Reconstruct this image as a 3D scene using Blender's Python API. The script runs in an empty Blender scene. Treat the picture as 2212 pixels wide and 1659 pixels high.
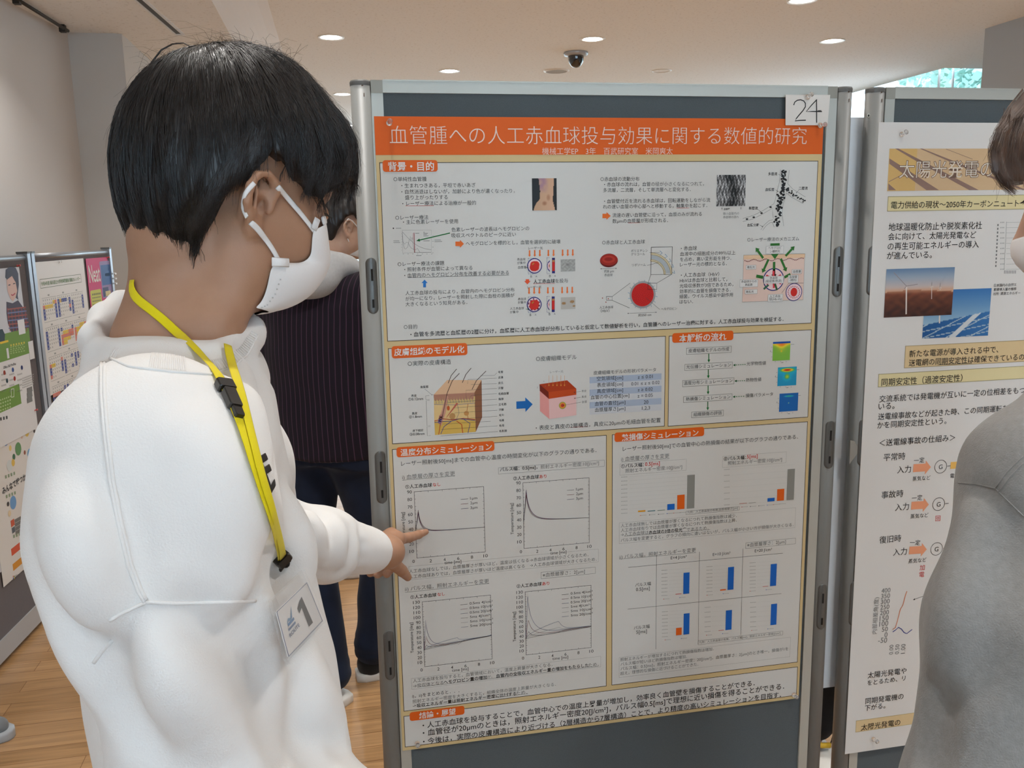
import bpy, math, random
import numpy as np
from mathutils import Vector, Matrix, Quaternion
from mathutils.bvhtree import BVHTree
random.seed(7)
RNG = np.random.default_rng(11)
SC = bpy.context.scene
COL = SC.collection
PI = math.pi

# ------------------------------------------------------------------ camera
W, H, FPX = 2212.0, 1659.0, 1863.35
CAM = np.array([-0.0739, -1.5427, 1.5452])
PITCH, YAW, ROLL = -0.176881, 0.195113, -0.0190117
def cam_axes():
    cp, sp, cy, sy = math.cos(PITCH), math.sin(PITCH), math.cos(YAW), math.sin(YAW)
    f = np.array([sy*cp, cy*cp, sp]); r = np.array([cy, -sy, 0.0]); u = np.cross(r, f)
    return r*math.cos(ROLL)+u*math.sin(ROLL), -r*math.sin(ROLL)+u*math.cos(ROLL), f
CR, CU, CF = cam_axes()
cd = bpy.data.cameras.new('camera')
cam = bpy.data.objects.new('camera', cd)
COL.objects.link(cam)
cd.sensor_fit = 'HORIZONTAL'; cd.sensor_width = 36.0; cd.lens = 36.0*FPX/W
cd.clip_start = 0.02; cd.clip_end = 200
cam.matrix_world = Matrix(((CR[0], CU[0], -CF[0], CAM[0]), (CR[1], CU[1], -CF[1], CAM[1]),
                           (CR[2], CU[2], -CF[2], CAM[2]), (0, 0, 0, 1)))
SC.camera = cam

# ------------------------------------------------------------------ sky, daylight, exposure
world = bpy.data.worlds.new('sky'); SC.world = world
world.use_nodes = True
wn = world.node_tree.nodes; wn.clear()
bg = wn.new('ShaderNodeBackground'); wo = wn.new('ShaderNodeOutputWorld')
bg.inputs['Color'].default_value = (0.62, 0.82, 1.0, 1); bg.inputs['Strength'].default_value = 6.0
world.node_tree.links.new(bg.outputs[0], wo.inputs[0])
SC.view_settings.view_transform = 'Standard'
SC.view_settings.look = 'None'
SC.view_settings.gamma = 1.0
SC.view_settings.use_curve_mapping = False
SC.view_settings.exposure = 0.20
LAMP_POWER = 8.0
LAMP_COLOR = (1.0, 0.965, 0.915)
DAY_POWER = 5.0      # windows behind the photographer
DAY_SIDE = 48.0      # rear-right window, made tall below the clerestory to brighten the ceiling
DAY_FAR = 40.0       # windows of the far wall

# ------------------------------------------------------------------ measuring helpers (design-time placement)
def ray(px, py):
    return CF + CR*((px-W/2)/FPX) - CU*((py-H/2)/FPX)
def U(px, py, depth):
    """world point seen at a photo position, at a distance along the lens axis"""
    return CAM + ray(px, py)*depth
def ony(px, py, y=0.0):
    d = ray(px, py); return CAM + d*((y-CAM[1])/d[1])
def onz(px, py, z=0.0):
    d = ray(px, py); return CAM + d*((z-CAM[2])/d[2])
def onplane(px, py, p0, n):
    d = ray(px, py); n = np.asarray(n); return CAM + d*(np.dot(np.asarray(p0)-CAM, n)/np.dot(d, n))

# ------------------------------------------------------------------ tagging
def thing(name, label, cat, loc=(0, 0, 0), group=None):
    o = bpy.data.objects.new(name, None); COL.objects.link(o)
    o.empty_display_size = 0.05
    o.location = loc
    o['label'] = label; o['category'] = cat
    if group: o['group'] = group
    return o
def tag(o, label, cat, group=None):
    o['label'] = label; o['category'] = cat
    if group: o['group'] = group
    return o
def structure(o, label=None):
    o['kind'] = 'structure'
    if label: o['label'] = label
    return o

# ------------------------------------------------------------------ materials
MATS = {}
def srgb(r, g, b):
    f = lambda c: (c/255/12.92) if c/255 <= 0.04045 else ((c/255+0.055)/1.055)**2.4
    return (f(r), f(g), f(b), 1.0)
def mat(name, col=(0.8, 0.8, 0.8, 1), rough=0.6, metal=0.0, bump=None, noise=None, spec=0.5, sheen=0.0,
        emit=None, trans=0.0, sss=0.0, coat=0.0):
    """procedural principled material. bump=(scale, strength[, detail]); noise=(scale, second colour, contrast)"""
    if name in MATS: return MATS[name]
    m = bpy.data.materials.new(name); MATS[name] = m
    m.use_nodes = True
    nt = m.node_tree; b = nt.nodes['Principled BSDF']
    b.inputs['Base Color'].default_value = col
    b.inputs['Roughness'].default_value = rough
    b.inputs['Metallic'].default_value = metal
    b.inputs['Specular IOR Level'].default_value = spec
    if sheen: b.inputs['Sheen Weight'].default_value = sheen
    if coat: b.inputs['Coat Weight'].default_value = coat
    if trans: b.inputs['Transmission Weight'].default_value = trans
    if sss:
        b.inputs['Subsurface Weight'].default_value = sss
        b.inputs['Subsurface Radius'].default_value = (0.010, 0.004, 0.002)
        b.inputs['Subsurface Scale'].default_value = 1.0
    if emit:
        b.inputs['Emission Color'].default_value = emit[0]; b.inputs['Emission Strength'].default_value = emit[1]
    if bump or noise:
        tc = nt.nodes.new('ShaderNodeTexCoord')
    if noise:
        n = nt.nodes.new('ShaderNodeTexNoise'); n.inputs['Scale'].default_value = noise[0]; n.inputs['Detail'].default_value = 4
        rp = nt.nodes.new('ShaderNodeValToRGB'); c = noise[2]
        rp.color_ramp.elements[0].position = 0.5-c; rp.color_ramp.elements[1].position = 0.5+c
        rp.color_ramp.elements[0].color = noise[1]; rp.color_ramp.elements[1].color = col
        nt.links.new(tc.outputs['Object'], n.inputs['Vector']); nt.links.new(n.outputs['Fac'], rp.inputs['Fac'])
        nt.links.new(rp.outputs['Color'], b.inputs['Base Color'])
    if bump:
        n2 = nt.nodes.new('ShaderNodeTexNoise'); n2.inputs['Scale'].default_value = bump[0]
        n2.inputs['Detail'].default_value = bump[2] if len(bump) > 2 else 3
        bp = nt.nodes.new('ShaderNodeBump'); bp.inputs['Strength'].default_value = bump[1]; bp.inputs['Distance'].default_value = 0.002
        nt.links.new(tc.outputs['Object'], n2.inputs['Vector']); nt.links.new(n2.outputs['Fac'], bp.inputs['Height'])
        nt.links.new(bp.outputs['Normal'], b.inputs['Normal'])
    return m
def ink(r, g, b):
    """printed colour on paper"""
    return mat('ink_%d_%d_%d' % (r, g, b), srgb(r, g, b), rough=0.55, spec=0.3)

# ------------------------------------------------------------------ mesh builder
class MB:
    def __init__(s):
        s.v = []; s.f = []; s.mi = []; s.mats = []; s.n = 0; s.sm = []
    def slot(s, m):
        if m not in s.mats: s.mats.append(m)
        return s.mats.index(m)
    def add(s, verts, faces, m, smooth=False):
        k = s.slot(m); n = s.n
        verts = np.asarray(verts, dtype=float).reshape(-1, 3)
        s.v.append(verts); s.n += len(verts)
        for f in faces:
            s.f.append(tuple(int(i)+n for i in f)); s.mi.append(k); s.sm.append(smooth)
    def box(s, c, d, m, rot=None):
        x, y, z = d[0]/2, d[1]/2, d[2]/2
        v = np.array([(-x,-y,-z),(x,-y,-z),(x,y,-z),(-x,y,-z),(-x,-y,z),(x,-y,z),(x,y,z),(-x,y,z)])
        if rot is not None: v = v @ np.asarray(rot.to_3x3()).T
        s.add(v+np.asarray(c), [(0,3,2,1),(4,5,6,7),(0,1,5,4),(1,2,6,5),(2,3,7,6),(3,0,4,7)], m)
    def box2(s, lo, hi, m):
        lo = np.asarray(lo, float); hi = np.asarray(hi, float); s.box((lo+hi)/2, hi-lo, m)
    def loft(s, rings, m, closed=True, cap=True, smooth=True):
        n = len(rings[0]); v = np.concatenate([np.asarray(r, float) for r in rings]); f = []
        for i in range(len(rings)-1):
            for j in range(n if closed else n-1):
                k = (j+1) % n
                f.append((i*n+j, i*n+k, (i+1)*n+k, (i+1)*n+j))
        if cap and closed:
            f.append(tuple(range(n-1, -1, -1))); f.append(tuple((len(rings)-1)*n+j for j in range(n)))
        s.add(v, f, m, smooth)
    def cyl(s, a, b, r, m, n=20, r2=None, cap=True):
        s.tube([a, b], [r, r if r2 is None else r2], m, n, cap)
    def tube(s, pts, rad, m, n=10, cap=True, flat=None, up=None):
        """swept circle (or ellipse: flat=(wide, thin) with the thin axis along the given up vectors)"""
        pts = [np.asarray(p, float) for p in pts]
        if np.isscalar(rad): rad = [rad]*len(pts)
        rings = []; prev = None
        for i, p in enumerate(pts):
            t = pts[min(i+1, len(pts)-1)]-pts[max(i-1, 0)]; t = t/(np.linalg.norm(t)+1e-12)
            if up is not None:
                q = np.asarray(up[i] if np.ndim(up) > 1 else up, float)
            elif prev is None:
                q = np.array([0, 0, 1.0]) if abs(t[2]) < 0.9 else np.array([1.0, 0, 0])
            else: q = prev
            q = q-t*np.dot(q, t); q = q/(np.linalg.norm(q)+1e-12); prev = q
            w = np.cross(t, q)
            a = np.arange(n)*2*PI/n
            fw, ft = flat if flat else (1, 1)
            rings.append(p+rad[i]*(fw*np.outer(np.cos(a), w)+ft*np.outer(np.sin(a), q)))
        s.loft(rings, m, cap=cap)
    def lathe(s, c, prof, m, n=32, axis=(0, 0, 1), cap=False):
        ax = Vector(axis).normalized(); q = Vector((0, 0, 1)).rotation_difference(ax).to_matrix()
        q = np.asarray(q); rings = []
        a = np.arange(n)*2*PI/n
        for r, z in prof:
            ring = np.stack([r*np.cos(a), r*np.sin(a), np.full(n, z)], 1)
            rings.append(ring @ q.T+np.asarray(c))
        s.loft(rings, m, cap=cap)
    def build(s, name, parent=None, loc=None):
        me = bpy.data.meshes.new(name)
        v = np.concatenate(s.v) if s.v else np.zeros((0, 3))
        if getattr(s, 'xf', None): v = s.xf(v)
        o = bpy.data.objects.new(name, me); COL.objects.link(o)
        org = np.zeros(3)
        if parent is not None:
            o.parent = parent
            p = parent
            while p is not None:
                org = org+np.array(p.location); p = p.parent
        if loc is not None:
            o.location = np.asarray(loc)-org; org = np.asarray(loc, float)
        me.from_pydata((v-org).tolist(), [], s.f)
        for m in s.mats: me.materials.append(m)
        me.polygons.foreach_set('material_index', s.mi)
        me.polygons.foreach_set('use_smooth', s.sm)
        me.update()
        return o
def arr_mesh(name, v, faces, m, parent=None, smooth=True):
    """mesh object from numpy vertices and an (n, 4) quad array"""
    me = bpy.data.meshes.new(name)
    o = bpy.data.objects.new(name, me); COL.objects.link(o)
    org = np.zeros(3); p = parent
    while p is not None:
        org = org+np.array(p.location); p = p.parent
    if parent is not None: o.parent = parent
    me.vertices.add(len(v)); me.vertices.foreach_set('co', (np.asarray(v)-org).ravel())
    k = faces.shape[1]
    me.loops.add(faces.size); me.loops.foreach_set('vertex_index', faces.ravel().astype(np.int32))
    me.polygons.add(len(faces)); me.polygons.foreach_set('loop_start', np.arange(0, faces.size, k, dtype=np.int32))
    me.polygons.foreach_set('use_smooth', np.full(len(faces), smooth))
    me.materials.append(m); me.update(calc_edges=True); me.validate()
    return o
# ================================================================== ROOM
ZC, ZS = 3.0, 2.70          # main ceiling, lower ceiling along the left wall
def plaster(name, col, sp, scale, amount):
    m = mat(name, col, rough=0.85, spec=0.2)
    nt = m.node_tree; b = nt.nodes['Principled BSDF']
    tc = nt.nodes.new('ShaderNodeTexCoord')
    v = nt.nodes.new('ShaderNodeTexNoise'); v.inputs['Scale'].default_value = scale; v.inputs['Detail'].default_value = 5; v.inputs['Roughness'].default_value = 0.65
    r = nt.nodes.new('ShaderNodeValToRGB'); r.color_ramp.elements[0].position = amount; r.color_ramp.elements[1].position = amount+0.10
    r.color_ramp.elements[0].color = sp; r.color_ramp.elements[1].color = col
    nt.links.new(tc.outputs['Object'], v.inputs['Vector']); nt.links.new(v.outputs['Fac'], r.inputs['Fac'])
    nt.links.new(r.outputs['Color'], b.inputs['Base Color'])
    return m
M_CEIL = plaster('ceiling_board', (0.83, 0.835, 0.83, 1), (0.66, 0.65, 0.63, 1), 46, 0.33)
M_WALL = mat('wall_paint', (0.64, 0.625, 0.61, 1), rough=0.8, spec=0.25, bump=(260, 0.12))
M_WALL2 = mat('pillar_paint', (0.60, 0.575, 0.54, 1), rough=0.8, spec=0.25, bump=(260, 0.12))
M_CREAM = mat('cream_paint', (0.70, 0.64, 0.52, 1), rough=0.8)
M_FRAME = mat('window_frame_metal', (0.34, 0.36, 0.37, 1), rough=0.45, metal=0.6)
M_GLASS = mat('window_glass', (0.9, 0.97, 1.0, 1), rough=0.02, trans=1.0)
M_DARK = mat('dark_metal', (0.035, 0.033, 0.03, 1), rough=0.5, metal=0.4)
M_WHITE = mat('white_enamel', (0.80, 0.79, 0.77, 1), rough=0.4)

def wood_floor():
    m = mat('oak_floor', (0.5, 0.27, 0.1, 1), rough=0.28, spec=0.5)
    nt = m.node_tree; b = nt.nodes['Principled BSDF']; L = nt.links.new
    tc = nt.nodes.new('ShaderNodeTexCoord')
    br = nt.nodes.new('ShaderNodeTexBrick')
    br.inputs['Scale'].default_value = 1.0; br.inputs['Brick Width'].default_value = 0.9; br.inputs['Row Height'].default_value = 0.075
    br.inputs['Mortar Size'].default_value = 0.0012; br.inputs['Bias'].default_value = 0.0; br.offset = 0.37
    br.inputs['Color1'].default_value = (0.50, 0.30, 0.145, 1); br.inputs['Color2'].default_value = (0.39, 0.225, 0.10, 1)
    br.inputs['Mortar'].default_value = (0.22, 0.10, 0.035, 1)
    mp = nt.nodes.new('ShaderNodeMapping'); mp.inputs['Scale'].default_value = (1.6, 28, 1)
    n = nt.nodes.new('ShaderNodeTexNoise'); n.inputs['Scale'].default_value = 2.2; n.inputs['Detail'].default_value = 7; n.inputs['Distortion'].default_value = 0.8
    mx = nt.nodes.new('ShaderNodeMix'); mx.data_type = 'RGBA'; mx.blend_type = 'MULTIPLY'; mx.inputs[0].default_value = 0.55
    rp = nt.nodes.new('ShaderNodeValToRGB'); rp.color_ramp.elements[0].color = (0.55, 0.5, 0.45, 1); rp.color_ramp.elements[0].position = 0.3
    rp.color_ramp.elements[1].color = (1.25, 1.2, 1.15, 1); rp.color_ramp.elements[1].position = 0.7
    L(tc.outputs['Object'], br.inputs['Vector']); L(tc.outputs['Object'], mp.inputs['Vector']); L(mp.outputs['Vector'], n.inputs['Vector'])
    L(n.outputs['Fac'], rp.inputs['Fac']); L(br.outputs['Color'], mx.inputs[6]); L(rp.outputs['Color'], mx.inputs[7])
    L(mx.outputs[2], b.inputs['Base Color'])
    return m
b = MB(); b.box2((-3.2, -5.0, -0.1), (8.0, 12.1, 0.0), wood_floor()); structure(b.build('floor'))
# ceilings
b = MB(); b.box2((-0.42, -5.0, ZC), (5.75, 12.1, ZC+0.12), M_CEIL); b.box2((5.75, -5.0, ZC), (8.1, 6.17, ZC+0.12), M_CEIL)
structure(b.build('ceiling'))
b = MB(); b.box2((-3.2, -5.0, ZS), (-0.62, 12.1, ZS+0.12), M_CEIL); structure(b.build('ceiling_left'))
# curved white cove between the two ceiling heights
b = MB(); rings = []
prof = [(-0.62, ZS), (-0.605, ZS+0.06), (-0.575, ZS+0.13), (-0.53, ZS+0.20), (-0.475, ZS+0.26), (-0.42, ZC), (-0.42, ZC+0.10), (-0.62, ZC+0.10)]
for y in (-5.0, 12.1): rings.append([(x, y, z) for x, z in prof])
b.loft(rings, mat('cove_paint', (0.74, 0.71, 0.68, 1), rough=0.75), smooth=False); structure(b.build('trim_1'))
# left wall: a slightly splayed wall, a projecting pillar, the wall behind it
def wall_quad(b, p, q, z0, z1, th, m):
    p = np.array(p, float); q = np.array(q, float); d = (q-p)/np.linalg.norm(q-p); n = np.array([-d[1], d[0]])*th
    v = [(*p, z0), (*q, z0), (*(q+n), z0), (*(p+n), z0), (*p, z1), (*q, z1), (*(q+n), z1), (*(p+n), z1)]
    b.add(v, [(0,3,2,1),(4,5,6,7),(0,1,5,4),(1,2,6,5),(2,3,7,6),(3,0,4,7)], m)
LW0, LW1 = (-2.62, -5.0), (-1.515, 4.044)
b = MB(); wall_quad(b, LW0, LW1, 0, ZS+0.05, 0.15, M_WALL); structure(b.build('wall_left'))
b = MB(); b.box2((-1.9, 4.044, 0), (-1.224, 12.1, ZS+0.05), M_WALL2); structure(b.build('wall_left_pillar'))
# far wall with a wide window in it
def framed_window(name, lo, hi, axis, nmul, depth=0.08, trans=0, t=0.06, fm=None):
    """window filling the opening lo..hi (x or y span, z span) with a metal frame, mullions and a pane"""
    (a0, z0), (a1, z1) = lo[0:2], hi[0:2]; pos = lo[2]
    root = thing(name, '', '', (0, 0, 0)); del root['label']; del root['category']; root['kind'] = 'structure'
    def bar(bb, x0, x1, q0, q1, d=depth, m=fm or M_FRAME):
        if axis == 'x': bb.box2((x0, pos-d/2, q0), (x1, pos+d/2, q1), m)
        else: bb.box2((pos-d/2, x0, q0), (pos+d/2, x1, q1), m)
    f = MB()
    bar(f, a0, a1, z0, z0+t); bar(f, a0, a1, z1-t, z1); bar(f, a0, a0+t, z0, z1); bar(f, a1-t, a1, z0, z1)
    for k in range(1, nmul):
        x = a0+(a1-a0)*k/nmul; bar(f, x-0.025, x+0.025, z0, z1)
    if trans: bar(f, a0, a1, trans-0.025, trans+0.025)
    f.build('window_frame', root)
    g = MB(); bar(g, a0+t, a1-t, z0+t, z1-t, 0.008, M_GLASS); g.build('pane', root)
    return root
b = MB()
b.box2((-1.3, 12.0, 0), (-0.9, 12.15, ZC), M_CREAM); b.box2((-0.9, 12.0, 0), (3.2, 12.15, 0.9), M_CREAM)
b.box2((-0.9, 12.0, 2.72), (3.2, 12.15, ZC), M_CREAM); b.box2((3.2, 12.0, 0), (6.0, 12.15, ZC), M_CREAM)
structure(b.build('wall_far'))
framed_window('window_1', (-0.9, 0.9, 12.05), (3.2, 2.72), 'x', 6, trans=2.45)
# right side: blue-grey pillar wall, then a clerestory corner beyond it
M_WALLR = mat('right_wall_paint', (0.42, 0.46, 0.50, 1), rough=0.8, bump=(260, 0.1))
b = MB(); b.box2((4.905, -5.0, 0), (5.1, 4.61, ZC), M_WALLR); b.box2((5.1, 4.46, 0), (8.1, 4.61, ZC), M_WALLR)
structure(b.build('wall_right'))
b = MB(); b.box2((5.75, 6.17, 0), (5.9, 12.1, 0.7), M_WALL); b.box2((5.9, 6.17, 0), (8.1, 6.32, 2.3), M_WALL)
structure(b.build('wall_right_rear'))
b = MB(); b.box2((8.0, 4.61, 0), (8.15, 6.3, ZC), M_WALLR); structure(b.build('wall_right_end'))
framed_window('window_2', (6.32, 0.7, 5.82), (12.0, ZC+0.06), 'y', 1, depth=0.02, trans=2.0, t=0.012, fm=M_WHITE)  # unseen part below the clerestory is added to let in light for the ceiling
framed_window('window_3', (5.9, 2.3, 6.24), (8.0, ZC+0.06), 'x', 1, depth=0.02, t=0.012, fm=M_WHITE)
# wall behind the photographer with daylight windows
b = MB(); b.box2((-3.2, -5.15, 0), (8.1, -5.0, 0.8), M_WALL); b.box2((-3.2, -5.15, 2.5), (8.1, -5.0, ZC+0.1), M_WALL)
for x0, x1 in ((-3.2, -2.3), (0.2, 0.9), (3.4, 8.1)): b.box2((x0, -5.15, 0.8), (x1, -5.0, 2.5), M_WALL)
structure(b.build('wall_back'))
for i, (x0, x1) in enumerate(((-2.3, 0.2), (0.9, 3.4))):
    framed_window('window_%d' % (4+i), (x0, 0.8, -5.08), (x1, 2.5), 'x', 3)
    ld = bpy.data.lights.new('daylight', 'AREA'); lo = bpy.data.objects.new('daylight', ld); COL.objects.link(lo)
    ld.shape = 'RECTANGLE'; ld.size = x1-x0; ld.size_y = 1.7; ld.energy = DAY_POWER; ld.color = (0.92, 0.96, 1.0)
    lo.location = ((x0+x1)/2, -4.98, 1.65); lo.rotation_euler = (PI/2, 0, 0)

def day(x, y, z, sx, sy, rz, power):
    ld = bpy.data.lights.new('daylight', 'AREA'); lo = bpy.data.objects.new('daylight', ld); COL.objects.link(lo)
    ld.shape = 'RECTANGLE'; ld.size = sx; ld.size_y = sy; ld.energy = power; ld.color = (0.80, 0.90, 1.0)
    lo.location = (x, y, z); lo.rotation_euler = (PI/2, 0, rz)
day(5.70, 9.1, 1.75, 5.4, 2.0, PI/2, DAY_SIDE)
day(1.15, 11.9, 1.75, 3.8, 1.7, PI, DAY_FAR)
# ceiling fittings
def downlight(x, y, z, label, lit=True, group='recessed ceiling downlights', power=1.0):
    t = thing('downlight', label, 'ceiling light', (x, y, z), group)
    r = MB(); r.lathe((x, y, z), [(0.076, 0.010), (0.076, -0.004), (0.098, -0.006), (0.100, 0.0)], M_WHITE, 28); r.build('trim_ring', t)
    r = MB()
    if lit:
        m = mat('lamp_glow', (1, 1, 1, 1), emit=((1.0, 0.95, 0.88, 1), 14.0))
        r.lathe((x, y, z), [(0.0001, -0.012), (0.04, -0.010), (0.066, -0.004), (0.076, 0.004)], m, 28); r.build('lamp_lens', t)
        ld = bpy.data.lights.new('downlight_lamp', 'AREA'); lo = bpy.data.objects.new('downlight_lamp', ld); COL.objects.link(lo)
        ld.shape = 'DISK'; ld.size = 0.14; ld.energy = LAMP_POWER*power; ld.color = LAMP_COLOR; ld.spread = math.radians(120)
        lo.location = (0, 0, -0.022); lo.parent = t
    else:
        r.lathe((x, y, z), [(0.076, 0.004), (0.06, 0.05), (0.03, 0.07), (0.0001, 0.075)], mat('reflector', (0.7, 0.68, 0.64, 1), rough=0.2, metal=0.8), 28); r.build('reflector', t)
    return t
for (px, py), lab in (((715, 80), 'glowing round downlight above the dark-haired man with the yellow lanyard'),
                      ((1280, 84), 'glowing round downlight just beyond the dark dome camera'),
                      ((1798, 88), 'glowing round downlight nearest the bright clerestory window'),
                      ((971, 153), 'glowing round downlight just above the top rail of the board with the orange poster'),
                      ((740, 203), 'glowing round downlight beside the top of the left post of the orange poster board'),
                      ((752, 271), 'farthest glowing downlight, low between the black hair and the board post')):
    p = onz(px, py, ZC); downlight(p[0], p[1], ZC, lab)
for x, y in ((-0.03, -0.11), (1.97, -0.11), (3.94, -0.11), (1.03, -1.48), (3.02, -1.48), (-0.03, -2.85), (1.97, -2.85), (-0.03, 2.63), (1.97, 2.63), (3.94, 2.63), (1.03, 1.26), (3.02, 1.26), (1.03, 4.0), (3.02, 4.0), (1.97, 9.4), (3.94, 9.4)):
    downlight(x, y, ZC, 'glowing round downlight of the high ceiling grid', group='downlights beyond the edges of the view')
for y in (-1.5, 0.6, 2.8):  # extra lamps added out of view to brighten the left wall
    downlight(-1.2, y, ZS, 'glowing round downlight in the lower ceiling by the left wall', group='lower ceiling downlights', power=0.45)
p = onz(1428, 153, ZC); downlight(p[0], p[1], ZC, 'unlit round downlight with a metal reflector right of the dome camera', lit=False)
p = onz(1202, 153, ZC)
t = thing('ceiling_speaker', 'flat round grey ceiling speaker just left of the dome camera', 'speaker', (p[0], p[1], ZC))
b = MB(); b.lathe((p[0], p[1], ZC), [(0.0001, -0.008), (0.10, -0.008)], mat('speaker_mesh', (0.36, 0.33, 0.29, 1), rough=0.7, bump=(600, 0.4)), 28); b.build('grille', t)
b = MB(); b.lathe((p[0], p[1], ZC), [(0.10, -0.009), (0.118, -0.007), (0.122, 0.0)], M_WHITE, 28); b.build('rim', t)
p = onz(1244, 113, ZC)
t = thing('dome_camera', 'dark dome security camera hanging under the ceiling', 'security camera', (p[0], p[1], ZC))
b = MB(); b.lathe((p[0], p[1], ZC), [(0.0001, -0.03), (0.06, -0.032), (0.098, -0.026), (0.104, -0.010), (0.100, 0.0)], mat('camera_base', (0.42, 0.44, 0.47, 1), rough=0.35, metal=0.3), 28); b.build('base_plate', t)
b = MB(); b.lathe((p[0], p[1], ZC), [(0.068, -0.03), (0.066, -0.06), (0.058, -0.085), (0.040, -0.110), (0.020, -0.122), (0.0001, -0.125)], mat('smoked_dome', (0.012, 0.011, 0.011, 1), rough=0.06, coat=1.0), 28); b.build('dome', t)
# slot diffuser in the low ceiling
a, c = onz(303, 0, ZS), onz(386, 72, ZS)
d = (c-a)/np.linalg.norm(c-a); a = a-d*1.2; n = np.array([-d[1], d[0], 0])
t = thing('slot_diffuser', 'long narrow black air slot with pale edges in the low ceiling', 'air vent', tuple((a+c)/2))
def strip(p, q, w0, w1, z0, z1, m):
    v = []
    for e in (p, q):
        for w, z in ((w0, z0), (w1, z0), (w1, z1), (w0, z1)): v.append(e+n*w+np.array([0, 0, z]))
    return v, [(0,1,5,4),(1,2,6,5),(2,3,7,6),(3,0,4,7),(0,3,2,1),(4,5,6,7)], m
b = MB(); b.add(*strip(a, c, -0.016, 0.016, -0.003, 0.002, M_DARK)); b.build('slot', t)
mw = mat('diffuser_edge', (0.72, 0.76, 0.80, 1), rough=0.4)
b = MB(); b.add(*strip(a, c, -0.030, -0.015, -0.006, 0.0, mw)); b.add(*strip(a, c, 0.015, 0.026, -0.006, 0.0, mw)); b.add(*strip(c, c+d*0.03, -0.03, 0.026, -0.006, 0.0, mw)); b.build('edging', t)
# picture rail at the top of the left wall
a, c = onz(22, -8, ZS-0.02), onz(143, 70, ZS-0.02)
a[0] += 0.01; c[0] += 0.02; c[1] -= 0.04
t = thing('picture_rail', 'dark metal picture rail under the ceiling along the left wall', 'rail', tuple((a+c)/2))
b = MB(); b.cyl(a, c, 0.009, M_DARK, 10); b.build('bar', t)
for e in (a+(c-a)*0.10, a+(c-a)*0.93):
    b = MB(); b.box(e+np.array([-0.01, 0, 0.004]), (0.03, 0.035, 0.045), M_DARK); b.build('bracket', t)
# trees outside the clerestory and behind the far windows
def tree(x, y, h, r, label, n=900, seed=1, lf_=0.16):
    rg = np.random.default_rng(seed)
    t = thing('tree', label, 'tree', (x, y, -0.05), 'trees outside the windows')
    b = MB(); b.tube([(x, y, -0.05), (x+0.1, y, h*0.35), (x, y+0.1, h*0.7)], [0.22, 0.16, 0.05], mat('bark', (0.14, 0.11, 0.09, 1), rough=0.9, bump=(30, 0.6)), 9); b.build('trunk', t)
    v = []; f = []
    d = rg.normal(size=(n, 3)); d /= np.linalg.norm(d, axis=1)[:, None]
    c = np.array([x, y, h*0.62])+d*np.array([r, r, h*0.42])*(rg.random((n, 1))**0.4)
    for i in range(n):
        q = rg.normal(size=(2, 3)); q /= np.linalg.norm(q, axis=1)[:, None]; s = lf_*(1+rg.random())
        k = len(v); v += [c[i]+q[0]*s, c[i]+q[1]*s*0.7, c[i]-q[0]*s, c[i]-q[1]*s*0.7]; f.append((k, k+1, k+2, k+3))
    b = MB(); b.add(v, f, mat('leaves', (0.50, 0.66, 0.58, 1), rough=0.6, noise=(1.5, (0.22, 0.42, 0.34, 1), 0.25))); b.build('foliage', t)
tree(9.6, 9.0, 6.0, 1.9, 'leafy tree outside the bright clerestory window, nearest the pillar', 9000, 3, 0.055)
tree(12.5, 13.2, 6.5, 2.0, 'leafy tree outside seen in the gap between the two boards', 7000, 5, 0.07)
tree(1.2, 19.0, 5.0, 2.2, 'leafy tree outside the far window', 900, 8)
b = MB(); b.box2((-30, 12.2, -0.15), (40, 60, -0.06), mat('outdoor_ground', (0.25, 0.27, 0.22, 1), rough=0.9)); b.box2((8.2, -5, -0.15), (40, 12.2, -0.06), MATS['outdoor_ground'])
structure(b.build('ground'))
# ================================================================== DISPLAY BOARDS
M_POST = mat('post_grey_paint', (0.215, 0.217, 0.208, 1), rough=0.48, metal=0.0, spec=0.45, bump=(900, 0.05))
M_POSTCAP = mat('post_cap', (0.11, 0.11, 0.105, 1), rough=0.5)
M_RAIL = mat('rail_aluminium', (0.50, 0.50, 0.45, 1), rough=0.42, metal=0.25)
M_CORNER = mat('corner_plastic', (0.31, 0.305, 0.265, 1), rough=0.5)
M_PLATE = mat('lock_plate_grey', (0.125, 0.125, 0.118, 1), rough=0.35, metal=0.3)
M_SLOT = mat('slot_black', (0.006, 0.006, 0.006, 1), rough=0.8)
M_RUST = mat('rust', (0.10, 0.045, 0.02, 1), rough=0.9)
def fabric(name, c1, c2):
    m = mat(name, c1, rough=0.95, spec=0.1, sheen=0.15)
    nt = m.node_tree; b = nt.nodes['Principled BSDF']; L = nt.links.new
    tc = nt.nodes.new('ShaderNodeTexCoord'); n = nt.nodes.new('ShaderNodeTexNoise')
    n.inputs['Scale'].default_value = 1300; n.inputs['Detail'].default_value = 2
    r = nt.nodes.new('ShaderNodeValToRGB'); r.color_ramp.elements[0].position = 0.38; r.color_ramp.elements[1].position = 0.62
    r.color_ramp.elements[0].color = c2; r.color_ramp.elements[1].color = c1
    L(tc.outputs['Object'], n.inputs['Vector']); L(n.outputs['Fac'], r.inputs['Fac']); L(r.outputs['Color'], b.inputs['Base Color'])
    bp = nt.nodes.new('ShaderNodeBump'); bp.inputs['Strength'].default_value = 0.2; bp.inputs['Distance'].default_value = 0.001
    L(n.outputs['Fac'], bp.inputs['Height']); L(bp.outputs['Normal'], b.inputs['Normal'])
    return m
M_FELT = fabric('board_felt', (0.124, 0.141, 0.148, 1), (0.100, 0.116, 0.122, 1))
ZT = 1.80
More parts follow.
